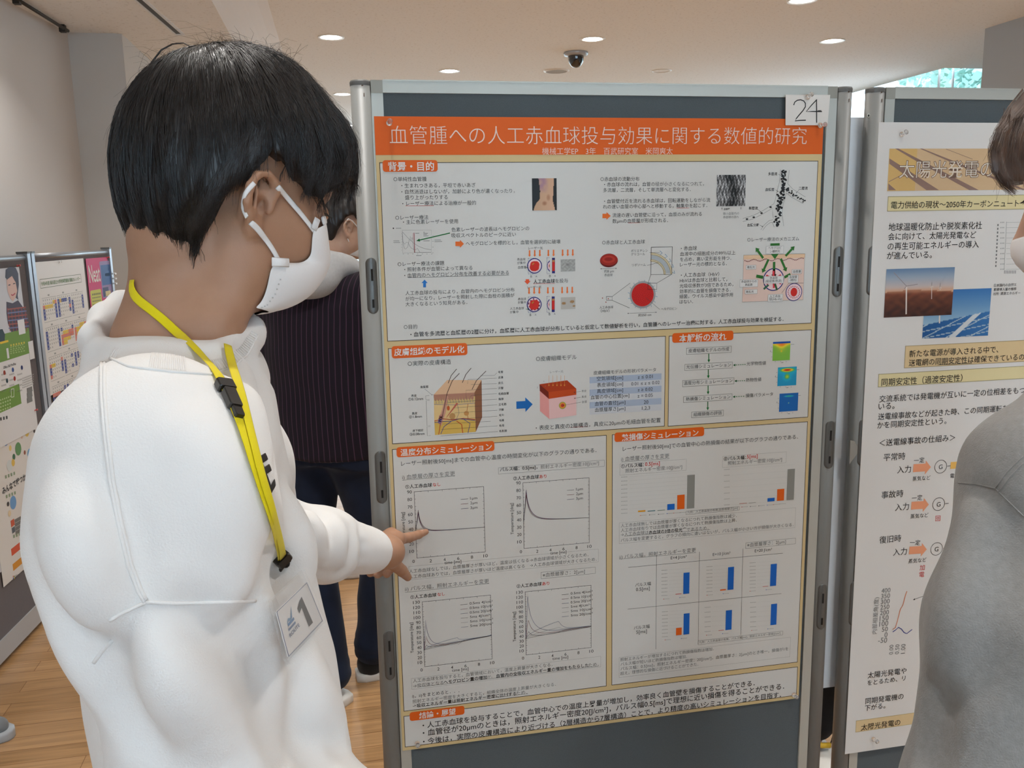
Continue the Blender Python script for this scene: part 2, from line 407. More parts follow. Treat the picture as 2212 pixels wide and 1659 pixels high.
def lock_plate(post, cx, z0, z1, ang):
    R = 0.0182; cy = 0.012; b = MB(); half = 0.0105
    rings = []
    for k in range(33):
        s = (1-math.cos(PI*k/32))/2; z = z0+(z1-z0)*s
        e = min(s, 1-s)*(z1-z0); w = half if e > half else math.sqrt(max(half**2-(half-e)**2, 4e-7))
        ring = []
        for q, rr in ((-1, R), (-0.5, R+0.0012), (0, R+0.0014), (0.5, R+0.0012), (1, R), (1, R-0.002), (-1, R-0.002)):
            a = ang+q*w/R; ring.append((cx+rr*math.sin(a), cy-rr*math.cos(a), z))
        rings.append(ring)
    b.loft(rings, M_PLATE)
    o = b.build('lock_plate', post)
    for s0, s1 in ((0.20, 0.41), (0.74, 0.89)):
        za, zb = z0+(z1-z0)*(1-s1), z0+(z1-z0)*(1-s0)
        rr = R+0.0012
        b2 = (cx+rr*math.sin(ang), cy-rr*math.cos(ang))
        m = Matrix.Rotation(ang, 4, 'Z')

        q = MB(); q.box((b2[0], b2[1], (za+zb)/2), (0.0036, 0.0016, zb-za), M_SLOT, m)
        v = np.concatenate(q.v); b_slots.append((v, q.f))
    return o
b_slots = []
def board(x0, x1, label, plates):
    """upright board: posts centred at x0-0.0165 and x1+0.0165, panel between them"""
    t = thing('display_board', label, 'display board', ((x0+x1)/2, 0.012, 0.0), 'grey felt display boards')
    for cx, side in ((x0-0.0165, 0), (x1+0.0165, 1)):
        b = MB(); b.cyl((cx, 0.012, 0.03), (cx, 0.012, ZT-0.004), 0.0175, M_POST, 32)
        s = 1 if side == 0 else -1
        b.box((cx+s*0.0175, 0.012, 0.94), (0.006, 0.012, 1.70), M_POST)
        po = b.build('post', t)
        c = MB(); c.lathe((cx, 0.012, ZT-0.006), [(0.0182, -0.004), (0.0184, 0.002), (0.0172, 0.005), (0.0001, 0.006)], M_POSTCAP, 28); c.build('post_cap', po)
        r = MB()
        for dx, dz, w, h in ((0.1, -0.010, 0.0016, 0.004), (0.25, -0.026, 0.0012, 0.006), (0.2, -0.010, 0.0008, 0.003)):
            a = dx; rr = 0.0177
            r.box((cx+rr*math.sin(a), 0.012-rr*math.cos(a), ZT+dz), (w, 0.0004, h), M_RUST, Matrix.Rotation(a, 4, 'Z'))
        r.build('rust_mark', po)
        for z0, z1 in plates:
            lock_plate(po, cx, z0, z1, 0.18 if side == 0 else -0.10)
            for v, f in b_slots: q = MB(); q.add(v, f, M_SLOT); q.build('lock_slot', po)
            b_slots.clear()
        f = MB(); f.box((cx, 0.012, 0.018), (0.06, 0.34, 0.03), M_POST); f.build('foot', t)
    y0, y1 = 0.0015, 0.024
    for lo, hi, nm in (((x0, y0, 0.30), (x0+0.020, y1, ZT-0.021), 'side_rail'), ((x1-0.020, y0, 0.30), (x1, y1, ZT-0.021), 'side_rail')):
        b = MB(); b.box2(lo, hi, M_RAIL); b.build(nm, t)
    b = MB(); b.box2((x0+0.020, y0, ZT-0.021), (x1-0.020, y1, ZT-0.001), M_RAIL); b.box2((x0+0.020, y0-0.0004, ZT-0.002), (x1-0.020, y1, ZT+0.0005), M_RAIL); b.build('top_rail', t)
    b = MB(); b.box2((x0, y0, 0.28), (x1, y1, 0.30), M_RAIL); b.build('bottom_rail', t)
    for xx in (x0, x1-0.020):
        b = MB(); b.box2((xx, y0-0.0005, ZT-0.022), (xx+0.020, y1+0.0005, ZT-0.0005), M_CORNER); b.build('corner_block', t)
    b = MB(); b.box2((x0+0.020, 0.006, 0.30), (x1-0.020, 0.020, ZT-0.021), M_FELT); b.build('felt_panel', t)
    return t
PL = ((1.404, 1.502), (1.056, 1.155), (0.706, 0.806))
board(-0.003, 0.868, 'grey felt display board on metal posts holding the orange-titled poster', PL)
rb_ = board(0.970, 1.841, 'grey felt display board on metal posts behind the person in the grey sweatshirt', PL)
# small metal eyelet on the left post of the right board
e_ = ony(1876, 250, 0.004); b = MB(); a_ = [e_+np.array([0.0022*math.cos(t), -0.0005-0.0008*math.cos(t), 0.0030*math.sin(t)]) for t in np.linspace(0, 2*PI, 15)]
b.tube(a_, 0.0010, M_RAIL, 6); b.add([e_+np.array([.0015*math.cos(t), -.0002, .0022*math.sin(t)]) for t in np.linspace(0, 2*PI, 12, endpoint=False)], [tuple(range(12))], M_SLOT); b.build('eyelet', rb_)
# ================================================================== PRINTED SHEETS
TEXTS = []
def crop(x0, y0, s):
    return lambda x, y: (x0+x/s, y0+y/s)
cA, cB, cC, cD = crop(800, 230, 4.254), crop(1280, 230, 4.254), crop(820, 440, 4.706), crop(1270, 440, 4.337)
cE, cF, cG, cH = crop(830, 700, 4.424), crop(1260, 690, 4.254), crop(840, 930, 4.608), crop(1310, 900, 4.706)
cI, cK, cL, cM = crop(850, 1200, 4.608), crop(1310, 1160, 4.880), crop(860, 1440, 4.809), crop(1280, 1440, 4.424)
cN, cO = crop(1780, 300, 2.963), crop(1780, 840, 2.0255)
INK = ink(62, 62, 62); INKD = ink(28, 28, 30); INKG = ink(120, 120, 118); INKL = ink(158, 158, 154)
ORANGE = ink(226, 98, 22); WHITE = ink(228, 226, 222); BEIGE = ink(214, 190, 140); PAPER = ink(214, 213, 208)
BLUE = ink(18, 98, 190); RED = ink(206, 52, 40); GREEN = ink(22, 110, 52); TITLEW = ink(236, 214, 200); GREY = ink(140, 140, 134)
class Sheet:
    """flat printing on a vertical plane (normal -y by default); layers are ink films 0.1 mm apart"""
    def __init__(s, y): s.y = y
    def P(s, p): return ony(p[0], p[1], s.y)[[0, 2]]
    def L(s, layer): return s.y-0.00012*layer
    def poly(s, mb, pts, m, layer=2, raw=False):
        q = [p if raw else s.P(p) for p in pts]
        y = s.L(layer)
        a = sum(q[i][0]*q[(i+1) % len(q)][1]-q[(i+1) % len(q)][0]*q[i][1] for i in range(len(q)))
        if a < 0: q = q[::-1]
        mb.add([(x, y, z) for x, z in q], [tuple(range(len(q)))], m)
    def rect(s, pts, c=None):
        """axis-aligned rectangle on the sheet from four corners (TL, TR, BR, BL) in the photo"""
        q = [s.P(c(*p) if c else p) for p in pts]
        return ((q[0][0]+q[3][0])/2, (q[2][1]+q[3][1])/2, (q[1][0]+q[2][0])/2, (q[0][1]+q[1][1])/2)
    def fill(s, mb, r, m, layer=1):
        x0, z0, x1, z1 = r; s.poly(mb, [(x0, z0), (x1, z0), (x1, z1), (x0, z1)], m, layer, raw=True)
    def frame(s, mb, r, m, w=0.0008, layer=2):
        x0, z0, x1, z1 = r
        s.fill(mb, (x0, z0, x1, z0+w), m, layer); s.fill(mb, (x0, z1-w, x1, z1), m, layer)
        s.fill(mb, (x0, z0, x0+w, z1), m, layer); s.fill(mb, (x1-w, z0, x1, z1), m, layer)
    def round(s, mb, r, m, rad=0.005, layer=3):
        x0, z0, x1, z1 = r; pts = []
        for cx, cz, a0 in ((x1-rad, z1-rad, 0), (x0+rad, z1-rad, 90), (x0+rad, z0+rad, 180), (x1-rad, z0+rad, 270)):
            for k in range(6):
                a = math.radians(a0+18*k); pts.append((cx+rad*math.cos(a), cz+rad*math.sin(a)))
        s.poly(mb, pts, m, layer, raw=True)
    def line(s, mb, pts, m, w=0.0006, layer=3, c=None, raw=False, dash=None):
        q = [np.array(p if raw else s.P(c(*p) if c else p)) for p in pts]
        y = s.L(layer); v = []; f = []
        if dash:
            p, e = q[0], q[-1]; n = max(int(np.linalg.norm(e-p)/dash), 1)
            for k in range(n):
                s.line(mb, [p+(e-p)*k/n, p+(e-p)*(k+0.55)/n], m, w, layer, raw=True)
            return
        for i, p in enumerate(q):
            t = q[min(i+1, len(q)-1)]-q[max(i-1, 0)]; t = t/(np.linalg.norm(t)+1e-12); n = np.array([-t[1], t[0]])*w/2
            v += [(p[0]-n[0], y, p[1]-n[1]), (p[0]+n[0], y, p[1]+n[1])]
            if i: k = 2*i; f.append((k-2, k, k+1, k-1))
        mb.add(v, f, m)
    def disc(s, mb, p, r, m, layer=3, c=None, ry=None, n=28, inner=0):
        """r in millimetres"""
        o = s.P(c(*p) if c else p); r = r/1000; ry = r if ry is None else ry/1000
        a = np.arange(n)*2*PI/n; y = s.L(layer)
        v = [(o[0]+r*math.cos(t), y, o[1]+ry*math.sin(t)) for t in a]
        if not inner: mb.add(v, [tuple(range(n))], m); return
        k = inner/1000/r
        v += [(o[0]+k*r*math.cos(t), y, o[1]+k*ry*math.sin(t)) for t in a]
        mb.add(v, [(i, (i+1) % n, n+(i+1) % n, n+i) for i in range(n)], m)
    def arrow(s, mb, a, b, m, w=3.0, head=6.0, hl=5.0, layer=4, c=None):
        """block arrow from a to b; widths in mm"""
        p, q = s.P(c(*a) if c else a), s.P(c(*b) if c else b); d = q-p; ln = np.linalg.norm(d); d = d/ln; n = np.array([-d[1], d[0]])
        w, head, hl = w/2000, head/2000, min(hl/1000, ln*0.8); k = p+d*(ln-hl)
        s.poly(mb, [p-n*w, k-n*w, k-n*head, q, k+n*head, k+n*w, p+n*w], m, layer, raw=True)
    def text(s, mb, body, x0, y0, x1, y1, m=None, bold=0.0, c=None, layer=5, h=None, slant=0.0):
        a, b = (c(x0, y0), c(x1, y1)) if c else ((x0, y0), (x1, y1))
        p, q = s.P(a), s.P(b)
        TEXTS.append((s, mb, body, p, q, m or INK, bold, layer, h, slant))
    def picture(s, name, r, fn, nx, ny, parent, layer=2):
        """printed colour picture: fn(u, v) -> rgb in 0..255, v upwards"""
        x0, z0, x1, z1 = r
        u, v = np.meshgrid(np.linspace(0, 1, nx+1), np.linspace(0, 1, ny+1))
        vv = np.stack([x0+(x1-x0)*u, np.full_like(u, s.L(layer)), z0+(z1-z0)*v], -1).reshape(-1, 3)
        i = np.arange((nx+1)*(ny+1)).reshape(ny+1, nx+1)
        f = np.stack([i[:-1, :-1], i[:-1, 1:], i[1:, 1:], i[1:, :-1]], -1).reshape(-1, 4)
        return colour_mesh(name, vv, f, fn(u.ravel(), v.ravel()), parent)
def colour_mesh(name, v, f, rgb, parent):
    o = arr_mesh(name, v, f, printed_mat(), parent, smooth=False)
    col = np.clip(np.asarray(rgb, float)/255, 0, 1)
    col = np.where(col <= 0.04045, col/12.92, ((col+0.055)/1.055)**2.4)
    at = o.data.color_attributes.new('print', 'FLOAT_COLOR', 'POINT')
    at.data.foreach_set('color', np.concatenate([col, np.ones((len(col), 1))], 1).astype(np.float32).ravel())
    return o
def printed_mat():
    if 'printed_picture' in MATS: return MATS['printed_picture']
    m = mat('printed_picture', rough=0.5, spec=0.3)
    n = m.node_tree.nodes.new('ShaderNodeVertexColor'); n.layer_name = 'print'
    m.node_tree.links.new(n.outputs['Color'], m.node_tree.nodes['Principled BSDF'].inputs['Base Color'])
    return m
def flush_texts():
    """turn every queued line of writing into flat mesh letters on its sheet"""
    obs = []
    for (s, mb, body, p, q, m, bold, layer, h, slant) in TEXTS:
        c = bpy.data.curves.new('writing', 'FONT'); c.body = body; c.resolution_u = 6 if bold == -0.012 else 3; c.offset = bold; c.shear = slant
        o = bpy.data.objects.new('writing', c); COL.objects.link(o); obs.append(o)
    dg = bpy.context.evaluated_depsgraph_get()
    for o, (s, mb, body, p, q, m, bold, layer, h, slant) in zip(obs, TEXTS):
        me = bpy.data.meshes.new_from_object(o.evaluated_get(dg))
        n = len(me.vertices); v = np.zeros(n*3); me.vertices.foreach_get('co', v); v = v.reshape(-1, 3)[:, :2]
        f = [tuple(pl.vertices) for pl in me.polygons]
        lo, hi = v.min(0), v.max(0); wd = hi[0]-lo[0]
        d = np.asarray(q)-np.asarray(p); ln = np.linalg.norm(d); d = d/ln
        if abs(d[1]) < 0.09: d = np.array([1.0, 0]); ln = q[0]-p[0]
        elif abs(d[0]) < 0.09: d = np.array([0, np.sign(d[1])])
        k = ln/wd; kz = k if h is None else h/(hi[1]-lo[1])
        a = (v[:, 0]-lo[0]-wd/2)*k; bb = (v[:, 1]-(lo[1]+hi[1])/2)*kz
        mid = (np.asarray(p)+np.asarray(q))/2; nn = np.array([-d[1], d[0]])
        xz = mid+np.outer(a, d)+np.outer(bb, nn)
        if hasattr(s, 'to3'): w3 = s.to3(xz, layer)
        else: w3 = np.stack([xz[:, 0], np.full(n, s.L(layer)), xz[:, 1]], 1)
        mb.add(w3, f, m)
        bpy.data.meshes.remove(me)
    for o in obs:
        c = o.data; bpy.data.objects.remove(o); bpy.data.curves.remove(c)
    TEXTS.clear()
PENDING = []   # (mesh builder, name, parent) built after the writing is laid out
def later(mb, name, parent, label=None):
    PENDING.append((mb, name, parent, label)); return mb
def flush_pending():
    flush_texts()
    for mb, name, parent, label in PENDING:
        if callable(parent): parent = parent()
        o = mb.build(name, parent)
        if label: o['label'] = label
        mb.obj = o
    PENDING.clear()

# ------------------------------------------------------------------ poster with the orange title
S1 = Sheet(0.0)
px0, px1, pz1, pz0 = 0.0, 0.841, 1.740, 0.551
poster = thing('research_poster', 'research poster with orange title band pinned to the middle grey board', 'poster', (0.42, 0.0, 1.145))
def paper(name, x0, x1, z0, z1, y, m, parent, nx=24, nz=40, curl=0.0):
    """thin sheet with a slightly wavy lower edge"""
    b = MB(); v = []; f = []
    for k in (0, 1):
        for j in range(nz+1):
            for i in range(nx+1):
                u, w = i/nx, j/nz
                yy = y+0.00035*k
                v.append((x0+(x1-x0)*u, yy, z0+(z1-z0)*w))
    N = (nx+1)*(nz+1); I = lambda i, j, k: k*N+j*(nx+1)+i
    for j in range(nz):
        for i in range(nx):
            f.append((I(i,j,0), I(i+1,j,0), I(i+1,j+1,0), I(i,j+1,0))); f.append((I(i,j,1), I(i,j+1,1), I(i+1,j+1,1), I(i+1,j,1)))
    for i in range(nx): f.append((I(i,0,0), I(i,0,1), I(i+1,0,1), I(i+1,0,0))); f.append((I(i,nz,0), I(i+1,nz,0), I(i+1,nz,1), I(i,nz,1)))
    for j in range(nz): f.append((I(0,j,0), I(0,j+1,0), I(0,j+1,1), I(0,j,1))); f.append((I(nx,j,0), I(nx,j,1), I(nx,j+1,1), I(nx,j+1,0)))
    b.add(v, f, m); return b.build(name, parent)
paper('sheet', px0, px1, pz0, pz1, 0.0, BEIGE, poster, 2, 2)
banner = later(MB(), 'title_banner', poster, 'orange title banner')
S1.fill(banner, (px0, S1.P((811, 335))[1], px1, pz1), ORANGE, 1)
# the thin light letters of the title (sub-part of the banner)
ttl = MB(); later(ttl, 'title_lettering', lambda: banner.obj)
S1.text(ttl, '血管腫への人工赤血球投与効果に関する数値的研究', 841.5, 291.5, 1742.5, 293.5, TITLEW, -0.012)
S1.text(ttl, '機械工学EP　3年　百武研究室　米岡爽太', 1171, 326.5, 1453, 326.2, TITLEW, -0.004)
def panel(corners):
    r = S1.rect(corners); b = later(MB(), 'section_panel', poster)
    S1.fill(b, r, PAPER, 1); S1.frame(b, r, ink(58, 48, 42), 0.0011, 2)
    return b
def heading(par, corners, c, body, x0, y0, x1, y1):
    h = later(MB(), 'section_heading', lambda: par.obj, 'orange heading tab'); S1.round(h, S1.rect(corners, c), ORANGE, 0.005, 4)
    S1.text(h, body, x0, y0, x1, y1, WHITE, 0.016, c, layer=6)
def writing(par):
    return later(MB(), 'body_text', lambda: par.obj)
def sub(par, name): return later(MB(), name, lambda: par.obj)
T = S1.text
# ---- panel 1: background and aim
A1 = panel([(818, 350), (1768, 348), (1752, 698), (838, 738)])
heading(A1, [(113, 493), (618, 493), (618, 600), (113, 600)], cA, '背景・目的', 162, 550, 585, 550)
for c, rows in ((cA, [('○単純性血管腫', 213, 667, 516, 667), ('・生まれつきある，平坦で赤いあざ', 285, 725, 966, 725), ('・自然消退はしないが，加齢により色が濃くなったり，', 285, 780, 1325, 780),
                      ('盛り上がったりする', 318, 835, 710, 833), ('・レーザー療法による治療が一般的', 293, 890, 970, 887), ('○レーザー療法', 230, 1020, 532, 1020), ('・主に色素レーザーを使用', 300, 1060, 805, 1057)]),
                (cC, [('色素レーザーの波長はヘモグロビンの', 730, 262, 1520, 252), ('吸収スペクトルのピークに近い', 730, 322, 1385, 312), ('ヘモグロビンを標的とし，血管を選択的に破壊', 875, 403, 1838, 387),
                      ('○レーザー療法の課題', 183, 612, 657, 605), ('・照射条件が血管によって異なる', 250, 665, 943, 655), ('・血管内のヘモグロビン分布を改善する必要がある', 250, 726, 1313, 703),
                      ('人工赤血球の投与により，血管内のヘモグロビン分布', 262, 905, 1370, 878), ('が均一になり，レーザーを照射した際に血栓の面積が', 262, 962, 1370, 935), ('大きくなるという知見がある．', 262, 1020, 890, 1003), ('を投与', 1785, 784, 1913, 781), ('○目的', 246, 1252, 382, 1250)]),
                (cB, [('○赤血球の流動分布', 72, 668, 429, 665), ('・赤血球の流れは，血管の径が小さくなるにつれて，', 105, 717, 1022, 710), ('多流層，二流層，そして単流層へと変化する．', 97, 768, 900, 763),
                      ('・血管壁付近を流れる赤血球は，回転運動をしながら流', 105, 873, 1080, 858), ('れの速い血管の中心部へと移動する，軸集中を起こす．', 95, 923, 1052, 908), ('流速の遅い血管壁に沿って，血漿のみが流れる', 182, 1000, 1003, 988), ('数μmの血漿層が形成される．', 182, 1055, 692, 1047)]),
                (cD, [('○赤血球と人工赤血球', 133, 365, 533, 355), ('・赤血球', 870, 420, 1020, 415), ('血液中の細胞成分の99％以上', 862, 470, 1380, 460), ('を占め，高い変形能を持つ．', 862, 519, 1340, 512), ('レーザー光の標的となる．', 862, 568, 1300, 562),
                      ('・人工赤血球（HbV）', 870, 668, 1228, 660), ('HbVは赤血球と比較して，', 860, 718, 1303, 710), ('光吸収係数が3倍であるため，', 858, 768, 1360, 758), ('効率的に血管を損傷できる．', 858, 818, 1335, 810), ('細菌，ウイルス感染や副作用', 856, 868, 1357, 855), ('はない．', 856, 920, 983, 915), ('○レーザー療法のメカニズム', 1493, 337, 1977, 328)])):
    w = writing(A1)
    for b_, x0, y0, x1, y1 in rows: T(w, b_, x0, y0, x1, y1, c=c)
w = writing(A1)
T(w, '人工赤血球', 1563, 790, 1782, 786, INKD, 0.014, cC)
T(w, '・血管を多流層と血漿層の2層に分け，血漿層に人工赤血球が分布していると仮定して数値解析を行い，血管腫へのレーザー治療に対する，人工赤血球投与効果を検証する．', 886.3, 722.6, 1692, 689, INKD, 0.010)
for c, p, m in ((cA, [(322, 913), (583, 911)], RED), (cC, [(288, 752), (1316, 725)], INK), (cB, [(770, 935), (885, 933)], RED), (cB, [(325, 1070), (440, 1068)], RED), (cC, [(1563, 815), (1782, 810)], RED)):
    S1.line(w, p, m, 0.0006, 3, c)
ar = sub(A1, 'arrow_marks')
S1.arrow(ar, (770, 408), (857, 408), ink(232, 112, 40), 8, 14, 7, c=cC); S1.arrow(ar, (90, 1006), (166, 1006), ink(232, 112, 40), 8, 14, 8, c=cB)
S1.arrow(ar, (457, 850), (457, 772), ink(40, 120, 200), 5, 11, 6, c=cC); S1.arrow(ar, (1502, 768), (1502, 820), ink(226, 84, 40), 6.5, 12, 6, c=cC)
S1.arrow(ar, (715, 298), (372, 378), GREEN, 1.9, 5.5, 6.5, c=cC)
# foot photograph
def nz2(u, v, f, seed=0):
    return (np.sin(u*f*6.1+seed+2.1*np.sin(v*f*3.7+seed))+np.sin(v*f*5.3-seed+1.7*np.sin(u*f*4.1)))*0.25+0.5
def foot(u, v):
    lft = np.interp(v, [0, .08, .2, .35, .6, 1.0], [.06, .08, .14, .30, .33, .27]); rgt = np.interp(v, [0, .3, .6, 1.0], [.93, .84, .86, .90])
    ins = (u > lft) & (u < rgt)
    c = np.stack([196+20*u, 160+12*u, 128+14*u], -1); pur = np.clip((v-.52)*4, 0, 1)*np.clip((.68-u)*5, 0, 1)*np.clip(nz2(u, v, 3, 1)+.35, 0, 1)
    c = c*(1-.75*pur[:, None])+np.array([158, 120, 150])*.75*pur[:, None]
    br = np.clip(1-((u-.50)/.11)**2-((v-.22)/.08)**2, 0, 1)+np.clip(1-((u-.66)/.09)**2-((v-.40)/.12)**2, 0, 1)*.7
    c = c*(1-.5*br[:, None])+np.array([128, 70, 40])*.5*br[:, None]
    return np.where(ins[:, None], c, np.array([28, 30, 32]))
def ph(par, name, corners, c, fn, nx, ny, layer=3):
    PICS.append((S1, par, name, S1.rect(corners, c), fn, nx, ny, layer))
PICS = []
ph(A1, 'foot_photo', [(1484, 660), (1712, 660), (1712, 955), (1488, 955)], cA, foot, 40, 52)
# absorption chart
ch = sub(A1, 'absorption_chart')
S1.line(ch, [(230, 270), (525, 268), (525, 497), (232, 500), (230, 270)], INKL, 0.0004, 3, cC)
cv = lambda pts, m=INKG, wd=0.00045: S1.line(ch, pts, m, wd, 4, cC)
cv([(230, 285), (290, 350), (350, 405), (400, 435), (460, 458), (525, 468)]); cv([(230, 290), (238, 400), (252, 455), (265, 462), (285, 440), (300, 370), (310, 330), (320, 380), (326, 345), (335, 345), (345, 460), (352, 495), (525, 496)])
cv([(233, 380), (255, 412), (272, 392), (290, 396), (305, 430), (325, 455), (360, 470), (385, 455), (400, 480), (410, 494)]); cv([(349, 295), (357, 498)], ink(150, 50, 55), 0.0011); cv([(337, 300), (339, 370)], ink(190, 130, 130))
for k in range(7): S1.line(ch, [(222, 305+28*k), (229, 305+28*k)], INKL, 0.0005, 4, cC); S1.line(ch, [(535, 325+58*(k % 4)), (548, 325+58*(k % 4))], INKL, 0.0007, 4, cC); S1.line(ch, [(235+48*k, 512), (248+48*k, 511)], INKL, 0.0007, 4, cC)
for a, b_ in (((165, 250), (218, 249)), ((140, 378), (200, 378)), ((140, 395), (208, 394)), ((558, 370), (622, 369)), ((558, 386), (635, 384)), ((445, 290), (458, 290)), ((445, 302), (490, 302)), ((445, 314), (480, 314)), ((445, 328), (498, 327)), ((362, 302), (402, 301)), ((372, 528), (425, 527)), ((445, 378), (508, 377))):
    S1.line(ch, [a, b_], INKL, 0.0012, 4, cC)
S1.disc(ch, (140, 250), 1.2, INKD, 4, cC)
# vessel sketches with laser arrows
vs = sub(A1, 'vessel_diagram')
NAVY = ink(38, 44, 120)
for k, (cy, art) in enumerate(((632, False), (1025, True))):
    x = 1575-4*k; ya = 473+383*k-3*k
    for j, xx in enumerate((1524, 1576, 1628, 1715, 1768, 1860, 1912, 1963)):
        S1.arrow(vs, (xx-5*k, ya-j*1.2), (xx-5*k, ya+68-j*1.2), ink(232, 112, 40), 2.6, 5.0, 3.6, c=cC)
    S1.disc(vs, (x, cy), 14.0, NAVY, 4, cC); S1.disc(vs, (x, cy), 12.2, ink(236, 210, 214), 5, cC)
    if art:
        for q in range(26):
            a = q*0.62+0.3; S1.disc(vs, (x+(52+6*(q % 2))*math.cos(a), cy+(52+6*(q % 2))*math.sin(a)), 1.2, ink(120, 40, 90), 6, cC, n=8)
    for i, (dx, dy, r) in enumerate(((0, 0, 8.6), (-12, 14, 7), (14, -12, 6.4), (-14, -14, 5.6), (12, 16, 6), (2, 20, 6))): S1.disc(vs, (x+dx, cy+dy), r, ink(208, 40, 28), 7+0.5*i, cC)
    S1.line(vs, [(x-25, cy-12), (x-6, cy-30)], ink(190, 120, 50), 0.0025, 11, cC)
    for a, b_ in (((1510, cy-76), (1590, cy-78)), ((1510, cy+82), (1570, cy+82)), ((1510, cy-76), (1510, cy+82)), ((1700, cy-82), (1732, cy-82)), ((1700, cy+80), (1732, cy+78)), ((1700, cy-82), (1700, cy+80))):
        S1.line(vs, [a, b_], NAVY, 0.0007, 5, cC, dash=0.0028)
    S1.poly(vs, [cC(1730-4*k, cy-58), cC(1730-4*k, cy+62), cC(1708, cy+36), cC(1700, cy), cC(1708, cy-34)], NAVY, 4)
    S1.poly(vs, [cC(1729-4*k, cy-44), cC(1729-4*k, cy+48), cC(1712, cy+28), cC(1706, cy), cC(1712, cy-26)], ink(232, 196, 200), 5)
    S1.poly(vs, [cC(1729-4*k, cy-22), cC(1729-4*k, cy+20), cC(1716, cy)], ink(196, 120, 80), 6)
    S1.poly(vs, [cC(1752-3*k, cy-82), cC(1782-3*k, cy-82), cC(1782-3*k, cy+76), cC(1752-3*k, cy+76)], NAVY, 4)
    S1.poly(vs, [cC(1754-3*k, cy-58), cC(1780-3*k, cy-58), cC(1780-3*k, cy+52), cC(1754-3*k, cy+52)], ink(206, 40, 26), 5)
    S1.poly(vs, [cC(1754-3*k, cy-60), cC(1780-3*k, cy-60), cC(1780-3*k, cy-42), cC(1754-3*k, cy-38)], ink(190, 130, 70), 6)
    S1.arrow(vs, (1490-6*k, cy+14+32*k), (1530-10*k, cy+22+24*k), GREEN, 0.7, 2.4, 3, c=cC)
    for b_, x0, y0, x1, y1 in ((('レーザー光', 1512, 452, 1657, 450), ('赤血球', 1398, 565, 1482, 565), ('が集中', 1398, 602, 1482, 600), ('血漿層', 1405, 648, 1490, 646)),
                               (('レーザー光', 1503, 848, 1643, 846), ('赤血球', 1405, 968, 1489, 968), ('が集中', 1405, 1004, 1489, 1002), ('人工赤血球', 1325, 1065, 1467, 1062), ('が集中', 1325, 1101, 1410, 1100)))[k]:
        T(vs, b_, x0, y0, x1, y1, c=cC)
    for b_, x0, y0 in ((('B', 1541, 740), ('A', 1593, 739), ('B', 1731, 735), ('A', 1783, 734)), (('B', 1533, 1130), ('A', 1585, 1128), ('B', 1727, 1122), ('A', 1779, 1120)))[k]:
        T(vs, b_, x0-8, y0, x0+8, y0, c=cC)
ph(A1, 'tissue_photo', [(1840, 567), (1988, 563), (1988, 687), (1840, 690)], cC, lambda u, v: np.stack([150+30*nz2(u, v, 4, 2)-30*np.exp(-((u-.5)**2+(v-.55)**2)*60)]*3, -1)*np.array([1, 1, .97]), 24, 20)
ph(A1, 'tissue_photo', [(1842, 953), (1990, 948), (1990, 1070), (1842, 1074)], cC, lambda u, v: np.where((np.exp(-((u-.2)/.18)**2-((v-.5)/.16)**2)+np.exp(-((u-.77)/.19)**2-((v-.62)/.16)**2)+np.exp(-((u-.9)/.12)**2-((v-.25)/.1)**2) > .55)[:, None], np.array([148, 112, 70])+30*nz2(u, v, 9)[:, None], np.array([186, 182, 174])+np.zeros((len(u), 1))), 30, 24)
# flow photograph and branching vessel drawing
ph(A1, 'flow_photo', [(1143, 630), (1408, 626), (1402, 914), (1135, 919)], cB, lambda u, v: np.stack([np.clip(128+150*(nz2(u*1.6, v*.5, 6, 3)-.5)-95*np.exp(-((u-.5-.12*np.sin(v*4))/.16)**2)+70*(nz2(u*3, v*3, 4, 5)-.5), 18, 225)]*3, -1), 60, 60)
vd = sub(A1, 'branching_vessel_drawing')
vl = lambda pts, wd=0.0006: S1.line(vd, pts, INKG, wd, 3, cB)
vl([(1727, 580), (1715, 700), (1692, 790), (1680, 850), (1665, 895), (1640, 910)]); vl([(1640, 910), (1560, 960), (1480, 1000), (1380, 1030)]); vl([(1380, 1058), (1470, 1035), (1560, 990), (1652, 935), (1655, 990), (1660, 1030)])
vl([(1660, 1040), (1620, 1050), (1575, 1090), (1545, 1135)]); vl([(1668, 1062), (1630, 1068), (1595, 1095), (1562, 1138)]); vl([(1806, 585), (1800, 650), (1793, 710), (1840, 760), (1955, 832)]); vl([(1780, 795), (1830, 835), (1935, 893)]); vl([(1780, 795), (1750, 900), (1740, 980), (1756, 1100)]); vl([(1650, 1065), (1670, 1110)])
rg = np.random.default_rng(4)
def blobs(path, n, spread, r0):
    path = np.array(path, float); t = np.linspace(0, len(path)-1.001, n)
    for q in t:
        i = int(q); p = path[i]+(path[i+1]-path[i])*(q-i)+rg.normal(0, spread, 2); S1.disc(vd, tuple(p), r0*(0.8+0.5*rg.random()), INKD, 4+0.06*(len(vd.f) % 60), cB, ry=r0*0.75*(0.8+0.7*rg.random()), n=10)
blobs([(1760, 590), (1752, 700), (1745, 780)], 46, 11, 2.0); blobs([(1735, 790), (1712, 920), (1705, 1100)], 62, 15, 2.1); blobs([(1775, 750), (1850, 810), (1945, 870)], 26, 8, 1.7)
for p in ((1635, 925), (1552, 980), (1480, 1018), (1418, 1035)): S1.disc(vd, p, 2.6, INKD, 4, cB, ry=1.6, n=12)
for a, b_ in (((1705, 622), (1740, 640)), ((1680, 765), (1707, 785)), ((1895, 768), (1868, 798)), ((1520, 945), (1548, 972)), ((1535, 1090), (1565, 1105)), ((1188, 952), (1188, 928)), ((1362, 948), (1362, 925))): S1.arrow(vd, a, b_, INKD, 0.5, 2.0, 2.2, c=cB)
